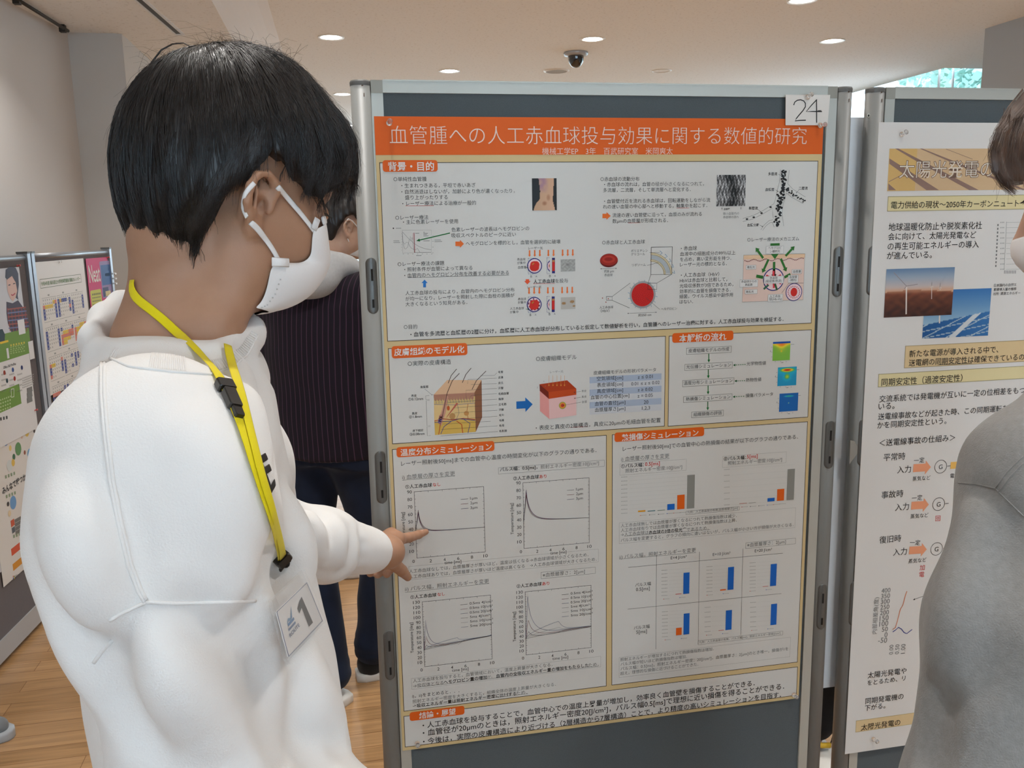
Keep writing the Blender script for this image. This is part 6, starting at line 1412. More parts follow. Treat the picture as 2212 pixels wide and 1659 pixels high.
# finger nails on the pointing hand
for a, b_ in ((ony(906, 1151, -.033), ony(917, 1147, -.017)), (ony(872, 1232, -.0865), ony(880, 1241, -.0765))):
    nb = MB(); nb.tube([a, (a+b_)/2, b_], [.0036, .0044, .0030], mat('finger_nail', (0.60, 0.36, 0.28, 1), rough=0.3), 10, flat=(1, 0.35), up=np.array([-0.2, -1, 0.5])); nb.build('finger_nail', body1_obj)

# ---- sweatshirt
CR1 = [U(543, 706, .83), U(512, 748, .785), U(455, 780, .752), U(370, 790, .735), U(280, 780, .74), U(215, 757, .768), U(203, 722, .80), U(222, 678, .84), U(262, 648, .868), U(330, 640, .885), U(430, 652, .885), U(520, 676, .87)]
CC1 = np.mean(CR1, 0)
def shirt_field(h):
    F = Field((-0.66, -1.16, 0.74), (0.14, 0.02, 1.52), h)
    F.loft(torso_rows(0, ROWS), fw1, lf1, 0.03)
    F.chain([U(318, 868, .76), SR1, U(345, 1120, .62)], [.045, .072, .076], 0.055, ki=.03); F.chain([SR1, U(345, 1150, .62), U(372, 1290, .617), U(446, 1620, .645), ER1], [.070, .076, .070, .060, .060], 0.018, ki=.03)
    F.chain([ER1, WR1], [.060, .042], 0.03)
    F.chain([U(470, 806, .90), SL1, U(500, 1010, 1.08), EL1, U(700, 1178, 1.31), U(796, 1189, 1.418)], [.044, .072, .070, .062, .050, .038], 0.045, ki=.03)
    F.capsule(U(786, 1188, 1.408), U(803, 1190, 1.428), .0385, .0365, 0.006)
    # hem band
    r = torso_rows(0, ROWS)[-1]
    # collar rib
    ring = CR1+[CR1[0]]
    F.chain(ring, .0085, 0.018)
    F.chain([p+np.array([0, 0, -.012]) for p in ring], .0085, 0.02)
    return F
def shirt_cut(F):
    c = CC1; R_ = np.eye(3)
    # neck opening
    F.ellipsoid(c+np.array([0.004, 0.0, 0.035]), (.066, .062, .075), np.stack([fw1, lf1, [0, 0, 1]], 1), 0.006, 'cut')
    # shallow dish at the end of the left cuff, where the hand comes out
    F.ellipsoid(U(838, 1192, 1.464), (.034, .034, .034), None, 0.004, 'cut')
Fc = shirt_field(0.011); cv, cf = Fc.mesh(0); SHB = bvh_of(cv, cf)
F = shirt_field(0.0042)
def crease(pix, ra, depth, k=0.02, off=0.0, step=14, op='cut'):
    """a fold: a soft groove (cut) or ridge (add) following the cloth along a path"""
    p, n = on_cloth(SHB, pix, 0.0, step)
    if len(p) < 2: return
    if op == 'cut': q = [a+b*(ra-depth) for a, b in zip(p, n)]
    else: q = [a-b*(ra-depth) for a, b in zip(p, n)]
    m = len(q); rr = [ra*(0.45+0.55*math.sin(PI*(i+0.6)/(m+0.2))) for i in range(m)]
    if op == 'cut': q = [a+b*(ra-depth*math.sin(PI*(i+0.6)/(m+0.2)))-b*(ra-r) for i, (a, b, r) in enumerate(zip(p, n, rr))]
    F.chain(q, rr, k, op)
# big soft folds of the fleece
for pix, ra, dp in (([(508, 960), (520, 1040), (545, 1160), (562, 1300), (580, 1450), (607, 1590), (630, 1656)], .014, .004),
                    ([(185, 1090), (205, 1180), (215, 1280), (235, 1340)], .034, .010), ([(75, 1190), (110, 1300), (160, 1400), (210, 1460), (275, 1560)], .020, .009),
                    ([(400, 1330), (440, 1390), (500, 1440)], .02, .004), ([(250, 1380), (290, 1500), (330, 1620)], .022, .009),
                    ([(600, 1160), (622, 1260), (640, 1380)], .018, .006), ([(470, 1390), (540, 1420), (590, 1500)], .022, .006), ([(640, 1480), (690, 1540), (730, 1600)], .020, .006), ([(590, 1540), (640, 1580), (690, 1640)], .020, .006),
                    ([(548, 745), (565, 800), (572, 880), (580, 960)], .014, .004), ([(535, 760), (548, 840), (560, 930)], .014, .005),
                    ([(632, 1130), (650, 1100), (668, 1095)], .014, .008), ([(655, 1190), (668, 1150), (690, 1115)], .013, .009), ([(690, 1225), (705, 1180), (720, 1130)], .013, .008), ([(735, 1228), (748, 1190), (752, 1150)], .013, .007), ([(768, 1240), (784, 1215), (790, 1180), (780, 1140)], .007, .006)):
    crease(pix, ra, dp*1.5, 0.02)
for pix, ra, dp in (([(140, 1080), (160, 1200), (190, 1320)], .022, .006), ([(415, 930), (465, 990), (498, 1070), (516, 1170), (530, 1260)], .020, .006), ([(478, 900), (512, 960), (538, 1040), (556, 1120)], .012, .004), ([(420, 960), (470, 1020), (505, 1110)], .025, .006), ([(620, 1090), (640, 1150), (668, 1220)], .014, .006), ([(676, 1115), (690, 1160), (700, 1215)], .012, .005), ([(722, 1125), (735, 1165), (735, 1215)], .012, .005), ([(340, 1420), (400, 1520), (470, 1600)], .02, .006), ([(640, 1420), (680, 1500), (740, 1560)], .02, .005), ([(520, 780), (540, 880), (560, 1000)], .014, .004)):
    crease(pix, ra, dp*1.5, 0.02, op='add')
F.wave(lambda X, Y, Z: 0.0016*np.sin(19*X+7*Z+2*np.sin(11*Y))*np.sin(15*Y-13*Z+1.3)+0.0007*np.sin(47*X-31*Z)*np.sin(43*Y+29*Z))
shirt_cut(F)
v, f = F.mesh(1)
shirt1 = arr_mesh('sweatshirt', v, f, M_SWEAT, person1)
SHB = bvh_of(v, f)
del F, Fc
def cloth_tube(name, pix, rad, m, parent, off=0.0, flat=None, step=10, n=8):
    p, nn = on_cloth(SHB, pix, off, step)
    if len(p) < 2: return None
    b = MB(); b.tube(p, rad, m, n, flat=flat, up=nn); return b.build(name, parent)
# raised seams
for pix in ([(226, 783), (226, 850), (232, 930), (245, 1040), (262, 1130), (283, 1220), (305, 1275), (316, 1296)], [(219, 783), (219, 850), (225, 930), (238, 1040), (255, 1130), (277, 1222), (300, 1280), (312, 1300)],
            [(316, 1300), (380, 1303), (450, 1301), (551, 1298)], [(316, 1300), (290, 1312), (262, 1325), (236, 1340)], [(243, 1383), (222, 1405), (202, 1432)]):
    cloth_tube('seam', pix, 0.0013, M_SWEAT, shirt1, 0.0003)
# ribbing lines of the collar and the seam below it
b = MB(); up_ = [(250, 752), (296, 760), (370, 766), (440, 780), (484, 774), (516, 752), (543, 716)]; lo_e = [(238, 772), (280, 790), (370, 800), (455, 806), (505, 790), (535, 762), (556, 722)]
def lerp_path(p, t):
    L = np.concatenate([[0], np.cumsum([math.dist(p[i], p[i+1]) for i in range(len(p)-1)])]); L /= L[-1]
    return np.interp(t, L, [q[0] for q in p]), np.interp(t, L, [q[1] for q in p])
for t in np.linspace(0, 1, 74):
    a, c = lerp_path(up_, t), lerp_path(lo_e, t)
    p, nn = on_cloth(SHB, [a, c], 0.0001, 6)
    if len(p) > 2 and max(np.linalg.norm(p[i+1]-p[i]) for i in range(len(p)-1)) < .02: b.tube(p, 0.0006, M_SWEAT, 5, cap=False, up=nn)
b.build('collar_rib', shirt1)
cloth_tube('collar_seam', [(238, 774), (280, 792), (370, 803), (455, 809), (505, 793), (535, 765), (557, 724)], 0.0011, M_SWEAT, shirt1, 0.0002)
# black letter printed on the chest
SE = []
for poly in ([(573, 998), (580, 991), (590, 1052), (584, 1062)], [(565, 992), (571, 986), (577, 1000), (572, 1006)], [(571, 1014), (577, 1010), (580, 1018), (575, 1024)], [(578, 1052), (587, 1040), (590, 1050), (583, 1062)]): SE.append(poly)
b = MB()
strokes = [[(558, 992), (566, 1012), (574, 1034), (583, 1060)], [(562, 994), (574, 986)], [(570, 1018), (582, 1010)], [(582, 1060), (592, 1042)]]
for st in strokes:
    p, nn = on_cloth(SHB, st, 0.0007, 3)
    if len(p) > 1: b.tube(p, 0.0025, mat('black_print', (0.02, 0.016, 0.015, 1), rough=0.8), 8, flat=(1, 0.12), up=nn)
b.build('printed_letter', shirt1, None)['label'] = 'black printed letter E'
# trousers and shoes, mostly below the picture
hip1 = np.array(torso_rows(0, ROWS)[-1][1:3])
def trousers(name, parent, hip, lf, fw, z0, m, legs, r=(.105, .078, .062), waist=None, h=0.008, lo=0.07):
    pts = [np.array(p) for L in legs for p in L]
    F = Field(np.min(pts, 0)-np.array([.14, .14, .05]), np.max(pts, 0)+np.array([.14, .14, .22]), h)
    F.loft([(z0-.02, hip[0], hip[1], .115, .165), (z0+.09, hip[0], hip[1], .108, .158)], fw, lf, 0.05)
    for L in legs:
        F.chain(L, list(r), 0.05)
        a = np.array(L[-1]); kx = np.array(L[1]); d = (a-kx)/np.linalg.norm(a-kx)
        for t, rr in ((0.0, 1.06), (-.035, 1.10), (-.07, 1.02)): F.ellipsoid(a+d*t, (r[2]*rr, r[2]*rr, .018), None, 0.012)
    F.wave(lambda X, Y, Z: 0.0025*np.sin(38*Z+9*X)*np.sin(22*X+17*Y))
    v, f = F.mesh(1); return arr_mesh(name, v, f, m, parent)
M_NAVY = cloth('navy_denim', (0.022, 0.030, 0.055, 1), 900, 0.3, 0.1, (18, (0.012, 0.016, 0.03, 1), 0.3))
legs = []
for s in (-1, 1): legs.append([np.array([*(hip1+lf1[:2]*s*.085), .82]), np.array([*(hip1+lf1[:2]*s*.10+fw1[:2]*.02), .47]), np.array([*(hip1+lf1[:2]*s*.11-fw1[:2]*.01), .10])])
trousers('trousers', person1, hip1, lf1, fw1, .76, M_NAVY, legs)
def shoe(parent, heel, d, m_up, m_sole, L=0.28, w=0.047):
    """low sneaker: heel point on the floor and unit heading"""
    d = np.array([d[0], d[1], 0]); d /= np.linalg.norm(d); n = np.array([-d[1], d[0], 0]); h = np.array([heel[0], heel[1], 0.0])
    P = lambda x, y, z: h+d*x+n*y+np.array([0, 0, z])
    prof = [(0.0, .55), (.03, .78), (.08, .80), (.14, .84), (.20, 1.0), (.245, .86), (.272, .50), (.28, .2)]
    def ring(k, z): 
        l = [(x*L/.28, w*q*k) for x, q in prof]; return [P(x, -y, z) for x, y in l]+[P(x, y, z) for x, y in reversed(l)]
    b = MB(); b.loft([ring(.96, 0.0), ring(1.04, .006), ring(1.06, .022), ring(1.0, .030)], m_sole); b.build('sole', parent)
    F = Field(P(-.05, 0, 0)-.15, P(L, 0, 0)+np.array([.15, .15, .22]), 0.005)
    F.chain([P(.05, 0, .055), P(.10, 0, .065), P(.19, 0, .042), P(.235, 0, .040)], [.044, .043, .034, .030], .03); F.capsule(P(.055, 0, .05), P(.065, 0, .105), .040, .036, .02)
    sl, X, Y, Z = F.sub(F.lo, F.lo+F.n*F.h, 0); F.mix(sl, 0.024-Z+0*X, 0, 'keep')
    v, f = F.mesh(1); return arr_mesh('shoe', v, f, m_up, parent)
M_SOLEW = mat('white_rubber', (0.74, 0.72, 0.68, 1), rough=0.5); M_SHOEB = cloth('black_shoe', (0.012, 0.012, 0.013, 1), 500, 0.3)
for L in legs: shoe(person1, L[2]-fw1*.08, fw1, M_SHOEB, M_SOLEW)
# ---- hair: a thick cap shaped by its hairline, then loose strands over it
def hair_cap(HC, R, k, rad, cen, zline, h=0.0032, thick=0.0):
    """cap of hair: ellipsoid (head axes) kept above a hairline height that depends on the angle round the head"""
    c = HC+R@(np.array(cen)*k); r = np.array(rad)*k; m = r.max()+0.02
    F = Field(c-m, c+m, h)
    F.ellipsoid(c, r, R, 0)
    sl, X, Y, Z = F.sub(F.lo, F.lo+F.n*F.h, 0)
    P = [X-HC[0], Y-HC[1], Z-HC[2]]
    x, y, z = [(R[0, i]*P[0]+R[1, i]*P[1]+R[2, i]*P[2])/k for i in range(3)]
    ang = np.degrees(np.arctan2(y, x))             # 0 = face, +90 = left ear, -90 = right ear
    zl = zline(ang)
    rr = np.sqrt(x*x+y*y)
    v = (zl-z)*0.75*k
    F.d[sl] = np.maximum(F.d[sl], v)
    return F
def hair_strands(HC, R, k, rad, cen, zline, n, seed, lift=0.004, rad_=0.00028, m=None, crown=(-.045, 0, .95), wild=0.004, tip=0.012, amin=-180, amax=180, top=0.03):
    """strands run from the crown outwards and down over the cap"""
    rg = np.random.default_rng(seed); c = np.array(cen); r = np.array(rad)
    out = []
    while len(out) < n:
        az = rg.uniform(amin, amax); a = math.radians(az)
        t0 = rg.uniform(top, 0.75)*PI/2*1.1; ln = rg.uniform(0.5, 1.05)
        dz = rg.normal(0, .10); pts = []; off = rg.uniform(-.001, lift); ph = rg.uniform(0, 6.28); w = rg.normal(0, wild)
        for i in range(9):
            t = t0+ln*i/8; aa = a+dz*i/8
            d = np.array([math.cos(aa)*math.sin(t), math.sin(aa)*math.sin(t), math.cos(t)])
            p = c+d*r*(1+off/r.mean()+(w*(i/8)**2)/r.mean()+.004*math.sin(ph+i))
            ang = math.degrees(math.atan2(p[1], p[0]))
            zl = float(zline(np.array([ang]))[0])
            pts.append(HC+R@(p*k))
            if p[2] < zl-tip*rg.random(): break
        if len(pts) > 3: out.append(pts)
    return out
def zl1(a):
    s = np.abs(a)
    return np.interp(s, [0, 16, 30, 36, 42, 49, 58, 74, 84, 97, 106, 116, 120, 127, 140, 160, 180], [.056, .057, .060, .060, .050, .027, .024, .034, .043, .043, .018, .0, -.023, -.052, -.072, -.088, -.092])
HRAD, HCEN = (.108, .094, .099), (.002, 0, .050)
Fh = hair_cap(HC1, HR1, 1.0, HRAD, HCEN, zl1)
# fuller back and fringe
gh = lambda x, y, z: HC1+HR1@np.array([x, y, z])
Fb = Field(HC1-0.19, HC1+0.19, 0.0032)
Fb.ellipsoid(gh(*HCEN), HRAD, HR1, 0); Fb.ellipsoid(gh(-.032, 0, .014), (.066, .079, .084), HR1, .025); Fb.ellipsoid(gh(.072, 0, .070), (.048, .068, .056), HR1, .03); Fb.ellipsoid(gh(.010, 0, .108), (.06, .06, .046), HR1, .02)
sl, X, Y, Z = Fb.sub(Fb.lo, Fb.lo+Fb.n*Fb.h, 0)
P_ = [X-HC1[0], Y-HC1[1], Z-HC1[2]]
x_, y_, z_ = [HR1[0, i]*P_[0]+HR1[1, i]*P_[1]+HR1[2, i]*P_[2] for i in range(3)]
an = np.degrees(np.arctan2(y_, x_)); Fb.d[sl] = np.maximum(Fb.d[sl], (zl1(an)-z_)*0.75)
# tufts: shallow wavy locks along the flow
th = np.arctan2(np.sqrt(x_*x_+y_*y_), z_-.02)
Fb.d[sl] += (0.0014*np.sin(an*.42+3*np.sin(th*3))*np.clip(th*1.5, 0, 1)+0.0008*np.sin(an*1.1+5*th)).astype(np.float32)
v, f = Fb.mesh(1)
hv, hf = v, f
hairob = arr_mesh('hair', v, f, M_HAIR, person1)
HB = bvh_of(v, f)
def flow_strands(n, seed, lo, hi, steps=9, step=.011, lift=.0015, stray=0.0, rad=.00030):
    """hairs lying on the cap: start points in head axes, flowing away from the crown and downwards"""
    rg = np.random.default_rng(seed); b = MB(); done = 0; out = []
    cr = gh(-.055, .01, .155)
    while done < n:
        az, t = rg.uniform(-180, 180), rg.uniform(lo, hi); a = math.radians(az)
        d = HR1@np.array([math.cos(a)*math.sin(t), math.sin(a)*math.sin(t), math.cos(t)])
        org = gh(*HCEN)+d*.3; r = HB.ray_cast(Vector(org), Vector(-d))
        if r[0] is None: continue
        p = np.array(r[0]); nn = np.array(r[1]); pts = []; jit = rg.normal(0, .11, 3); L = rg.uniform(.5, 1.25)
        for i in range(steps):
            g = (p-cr); g = g/(np.linalg.norm(g)+1e-6)+np.array([0, 0, -.75])+jit
            g = g-nn*np.dot(g, nn); g /= np.linalg.norm(g)+1e-9
            pts.append(p+nn*(lift*(.4+rg.random()*.6)+stray*(i/steps)**2*rg.random()))
            q = p+g*step*L; r = HB.find_nearest(Vector(q))
            if r[0] is None: break
            p2 = np.array(r[0]); n2 = np.array(r[1])
            if np.linalg.norm(p2-q) > .006 or (n2@HR1[:, 2]) < -.72: pts.append(q+np.array([0, 0, -.004])); pts.append(q+np.array([0, 0, -.010])-nn*.001); break
            p, nn = p2, n2
        if len(pts) > 3: out.append(pts); done += 1
    return out
hb = MB(); strands(hb, flow_strands(6000, 21, .15, 2.3), M_HAIR, .00032)
strands(hb, flow_strands(300, 22, .0, 1.1, lift=.003, stray=.008), M_HAIR, .00022)
rg = np.random.default_rng(5)
# fly-away hairs on the crown and the long curl at the back of the head
fly = []
for i in range(150):
    px = rg.uniform(330, 640); d = rg.uniform(.80, .87); py = np.interp(px, [300, 340, 388, 446, 515, 601, 652], [200, 150, 122, 100, 98, 118, 145])+rg.uniform(0, 18)
    p = U(px, py, d); up = np.array([rg.normal(0, .5), rg.normal(0, .5), 1.0]); L = rg.uniform(.006, .026); c2 = np.array([rg.normal(-.3, .8), rg.normal(0, .6), -.4])
    fly.append([p-up*.006, p, p+up*L*.5, p+up*L*.8+c2*L*.3, p+up*L*.85+c2*L*.75])
for pts in ([(330, 150), (345, 120), (362, 102), (385, 92), (404, 96), (412, 108)], [(318, 165), (332, 130), (352, 106), (380, 93), (402, 99)], [(310, 178), (326, 134), (350, 108), (372, 98)], [(322, 160), (338, 124), (360, 100), (388, 90), (410, 100)], [(305, 190), (300, 150), (310, 120), (330, 100)], [(520, 90), (516, 70), (505, 55)], [(540, 96), (548, 72), (540, 60)], [(470, 96), (455, 84), (440, 82)]):
    q = dense(pts, 8); fly.append([U(x, y, .835) for x, y in q])
strands(hb, fly, M_HAIR, .0002)
curl = [U(x, y, .836) for x, y in dense([(316, 168), (328, 134), (348, 108), (372, 95), (396, 93), (410, 100)], 7)]
hb.tube(curl, [.0012*(1-.6*i/len(curl)) for i in range(len(curl))], M_HAIR, 5)
# feathered ends all round the hairline
def hair_ends(n, lo, hi, up0, dn0, rad, seed, inw=.004):
    rg = np.random.default_rng(seed); out = []
    while len(out) < n:
        az = rg.uniform(lo, hi); a = math.radians(az); zz = float(zl1(np.array([az]))[0]); pts = []
        L0 = rg.uniform(.4, 1.0)*up0; L1 = rg.uniform(.0, 1.0)*dn0; sw = rg.normal(0, .05)
        for q in (1.0, .6, .3, .08):
            d = HR1@np.array([math.cos(a+sw*(1-q)), math.sin(a+sw*(1-q)), 0]); o = gh(0, 0, zz+L0*q)+d*.3; r = HB.ray_cast(Vector(o), Vector(-d))
            if r[0] is None: break
            pts.append(np.array(r[0])+d*rg.uniform(.0002, .0016))
        if len(pts) < 4: continue
        e = pts[-1]; pts.append(e-HR1[:, 2]*(L0*.08+L1*.5)-d*inw*.3); pts.append(e-HR1[:, 2]*(L0*.08+L1)-d*inw)
        out.append(pts)
    return out
strands(hb, hair_ends(1300, -180, -104, .045, .012, .00042, 31, .006), M_HAIR, .00034); strands(hb, hair_ends(300, 104, 180, .045, .012, .00042, 32, .006), M_HAIR, .00042)
strands(hb, hair_ends(420, -78, -38, .04, .003, .0004, 33, .002), M_HAIR, .00024); strands(hb, hair_ends(420, -38, 40, .05, .003, .0004, 34, .001), M_HAIR, .00026); strands(hb, hair_ends(160, 40, 104, .05, .008, .0004, 35, .002), M_HAIR, .0004)
hb.build('loose_strands', hairob)
del Fb, Fh
dgp = body1_obj.data; nb_ = len(dgp.vertices); vb = np.zeros(nb_*3); dgp.vertices.foreach_get('co', vb); vb = vb.reshape(-1, 3)+p1_base
BDB = bvh_of(vb, np.array([tuple(p.vertices) for p in dgp.polygons]))
# ---- face mask: pleated sheet over nose and chin, with ear loops
YR1 = frame_of(56, 0, 0)
gm = lambda x, y, z: HC1+YR1@np.array([x, y, z])
MROWS = []   # centre (x, z), edge (x, y, z), bulge
for (sp, sv), (ep, ev), ye, bu in (((701, 474), (673, 496), .038, .002), ((703, 500), (670, 512), .040, .003), ((704, 525), (669, 532), .042, .004), ((706, 548), (668, 550), .043, .005), ((706, 562), (650, 565), .049, .006),
                                 ((700, 584), (620, 566), .061, .006), ((690, 606), (583, 565), .067, .006), ((672, 630), (577, 596), .067, .006), ((645, 652), (570, 628), .065, .005), ((606, 668), (558, 652), .061, .003), ((576, 670), (545, 662), .056, .002)):
    e = hit(BDB, ep, ev, .0030); e = (e[0]-HC1)@YR1; xe, ye, ze = e[0], abs(e[1]), e[2]
    lo_x, hi_x = xe, .16; zc = (np.dot(onplane(sp, sv, HC1, YR1[:, 1])-HC1, [0, 0, 1]))
    for _ in range(30):
        xc = (lo_x+hi_x)/2
        mu = max(project(gm(xc+(xe-xc)*(1-math.cos(t)), -ye*math.sin(t), zc+(ze-zc)*(1-math.cos(t))))[0] for t in np.linspace(0, PI/2, 13))
        if mu < sp: lo_x = xc
        else: hi_x = xc
    MROWS.append(((xc, zc), (xe, ye, ze), bu))
def mask_grid(off):
    V = []
    for (cx, cz), (ex, ey, ez), bu in MROWS:
        for j in range(-12, 13):
            t = abs(j)/12; s = 1 if j >= 0 else -1
            y = s*ey*math.sin(t*PI/2)**.9 if t > 0 else 0
            w = (1-math.cos(t*PI/2))
            x = cx+(ex-cx)*w; z = cz+(ez-cz)*w
            nrm = np.array([math.cos(t*1.2), s*math.sin(t*1.2), 0])
            q = gm(*(np.array([x, y, z])+nrm*(bu*math.sin(t*PI)*.6))); r_ = BDB.find_nearest(Vector(q))
            if r_[0] is not None and (Vector(q)-r_[0]).dot(r_[1]) < .0026: q = np.array(r_[0])+np.array(r_[1])*.0026
            V.append(q+YR1@nrm*off)
    return np.array(V)
nr, nc = len(MROWS), 25
Vo, Vi = mask_grid(0.0), mask_grid(-0.0012)
I = lambda i, j: i*nc+j
f = []
for i in range(nr-1):
    for j in range(nc-1):
        f.append((I(i, j), I(i+1, j), I(i+1, j+1), I(i, j+1))); f.append(tuple(nr*nc+q for q in (I(i, j), I(i, j+1), I(i+1, j+1), I(i+1, j))))
edge = [I(0, j) for j in range(nc)]+[I(i, nc-1) for i in range(1, nr)]+[I(nr-1, j) for j in range(nc-2, -1, -1)]+[I(i, 0) for i in range(nr-2, 0, -1)]
for a, b_ in zip(edge, edge[1:]+edge[:1]): f.append((a, b_, nr*nc+b_, nr*nc+a))
mb = MB(); mb.add(np.concatenate([Vo, Vi]), f, M_MASK, True)
mask1 = mb.build('face_mask', person1)
sub_ = mask1.modifiers.new('soft', 'SUBSURF'); sub_.levels = 2; sub_.render_levels = 2
MKB = bvh_of(np.concatenate([Vo]), f[0:0]+[(I(i, j), I(i+1, j), I(i+1, j+1), I(i, j+1)) for i in range(nr-1) for j in range(nc-1)])
Sd = -1
def edge_pt(i, s, o=.001): return gm(MROWS[i][1][0], s*(MROWS[i][1][1]+o), MROWS[i][1][2])
def strap_path(pix, off=.0018):
    p, n = on_cloth(BDB, pix, off, 6)
    for _ in range(4):
        p = [p[0]]+[(p[i-1]+2*p[i]+p[i+1])/4 for i in range(1, len(p)-1)]+[p[-1]]; n = [n[0]]+[(n[i-1]+2*n[i]+n[i+1])/4 for i in range(1, len(n)-1)]+[n[-1]]
    return p, n
SF, SFN = strap_path([(676, 500), (660, 478), (646, 460), (618, 427), (602, 408), (598, 402)]); SL_, SLN_ = strap_path([(541, 478), (552, 490), (564, 506), (586, 538), (600, 564), (603, 572)]); SBk, SBN = strap_path([(548, 396), (536, 410), (528, 427), (525, 443), (528, 456), (535, 468)])
for s in (-1, 1):
    b = MB()
    for P_s, N_s, w in ((SF, SFN, .0027), (SL_, SLN_, .0028), (SBk, SBN, .0022)):
        q, n = P_s, N_s
        if s == 1:
            mir = lambda v: YR1@((YR1.T@v)*np.array([1, -1, 1])); q = [HC1+mir(p-HC1) for p in q]; n = [mir(v) for v in n]
        b.tube(q, w, M_MASK, 8, flat=(1, .33), up=np.array(n))
    b.build('ear_loop', mask1)
# welded edges of the mask: tabs where the loops join and dotted side seam
b = MB()
for i, j in ((0, 0), (6, 0)):
    p = edge_pt(i, -1, .0012); o = YR1@np.array([.016, -.001, -.0015]) if i else YR1@np.array([.004, 0, .010])
    b.tube([p-YR1@np.array([.001, 0, 0]), p+o], .0042, M_MASK, 8, flat=(1, .25), up=YR1@np.array([.3, -1, 0]))
b.build('loop_tab', mask1)
b = MB()
for i in range(7, nr-1):
    for t in (0, .33, .66):
        a = Vo[I(i, 1)]*(1-t)+Vo[I(i+1, 1)]*t; o = (a-HC1); o[2] = 0; o = o/np.linalg.norm(o)
        b.box(a+o*.0006, (.0012, .0012, .0012), mat('weld_grey', (0.5, 0.48, 0.46, 1), rough=.8))
b.build('weld_seam', mask1)
b = MB(); w0 = [gm(*(np.array([MROWS[0][0][0]+(MROWS[0][1][0]-MROWS[0][0][0])*(1-math.cos(t*PI/2))+.0015, s*MROWS[0][1][1]*math.sin(t*PI/2), MROWS[0][0][1]+.006*(1-t)-.004]))) for s, t in ((-1, .8), (-1, .55), (-1, .3), (-1, .12), (1, .0), (1, .12), (1, .3), (1, .55), (1, .8))]
b.tube(w0, .0042, M_MASK, 8, flat=(1, .3), up=YR1@np.array([1.0, 0, .2])); b.build('nose_wire', mask1)
# ---- yellow lanyard with a name badge
M_YEL = cloth('yellow_ribbon', (0.80, 0.66, 0.01, 1), 1500, 0.35, 0.1, rough=0.7)
M_BLKP = mat('black_plastic', (0.012, 0.011, 0.010, 1), rough=0.35)
lan = MB()
def ribbon(b, pts, ups, w, th=0.0010, m=M_YEL): b.tube(pts, 1.0, m, 10, flat=(w/2, th/2), up=np.array(ups))
def drape(pix, off=.002, step=10):
    out, ups = [], []
    for p in dense(pix, step):
        hs = [h for h in (hit(BDB, p[0], p[1], off), hit(SHB, p[0], p[1], off)) if h is not None]
        if not hs: continue
        h = min(hs, key=lambda q: np.dot(q[0]-CAM, CF)); out.append(h[0]); ups.append(h[1])
    for _ in range(3):
        o2 = [out[0]]+[(out[i-1]+2*out[i]+out[i+1])/4 for i in range(1, len(out)-1)]+[out[-1]]
        u2 = [ups[0]]+[(ups[i-1]+2*ups[i]+ups[i+1])/4 for i in range(1, len(ups)-1)]+[ups[-1]]
        out, ups = o2, u2
    return out, ups
near = [(292, 606), (286, 626), (298, 648), (330, 672), (368, 704), (402, 738), (432, 772), (462, 806), (484, 842), (500, 880), (511, 910), (526, 952), (541, 1000), (558, 1052), (577, 1110), (591, 1160), (603, 1202)]
a_, u_ = drape(near, .0030)
lanyard = thing('lanyard', '', '', (0, 0, 0)); del lanyard['label']; del lanyard['category']; lanyard.parent = person1; lanyard.matrix_parent_inverse = Matrix.Identity(4); lanyard.location = (0, 0, 0)
b = MB(); ribbon(b, a_, u_, .0080); b.build('strap', lanyard)
far_ = [(487, 752), (496, 782), (506, 822), (518, 870), (529, 920), (541, 970), (556, 1030), (573, 1085), (588, 1140), (604, 1200)]
c_, w_ = drape(far_, .0042)
b = MB(); ribbon(b, c_, w_, .0074); b.build('strap', lanyard)
# safety buckle on the near strap
def along(pts, ups, px, py):
    i = int(np.argmin([np.linalg.norm(np.cross(p-CAM, ray(px, py))) for p in pts])); t = pts[min(i+1, len(pts)-1)]-pts[max(i-1, 0)]
    return pts[i], t/np.linalg.norm(t), ups[i]/np.linalg.norm(ups[i])
def obox(b, p, t, n, L, Wd, T, m, lift=0.0):
    t = t-n*np.dot(t, n); t /= np.linalg.norm(t); sd = np.cross(t, n); c = p+n*lift; v = []
    for l, w, h in ((-1, .82, -1), (-.86, 1, -1), (.86, 1, -1), (1, .82, -1)):
        for q in (-1, 1):
            for hh in (-1, .7, 1): v.append(c+t*l*L/2+sd*q*w*Wd/2*(.86 if hh == 1 else 1)+n*hh*T/2)
    f = []
    for i in range(3):
        k = 6*i
        for a, e in ((0, 1), (1, 2), (2, 5), (5, 4), (4, 3), (3, 0)): f.append((k+a, k+e, k+6+e, k+6+a))
    f += [(0, 3, 4, 5, 2, 1), (18, 19, 20, 23, 22, 21)]; b.add(v, f, m)
b = MB()
p, t, n = along(a_, u_, 482, 838); obox(b, p, t, n, .010, .0125, .006, M_BLKP, .001)
p, t, n = along(a_, u_, 491, 862); obox(b, p, t, n, .019, .0095, .0055, M_BLKP, .0012)
p, t, n = along(a_, u_, 503, 884); obox(b, p, t, n, .017, .0070, .0045, M_BLKP, .0012)
b.build('safety_buckle', lanyard)
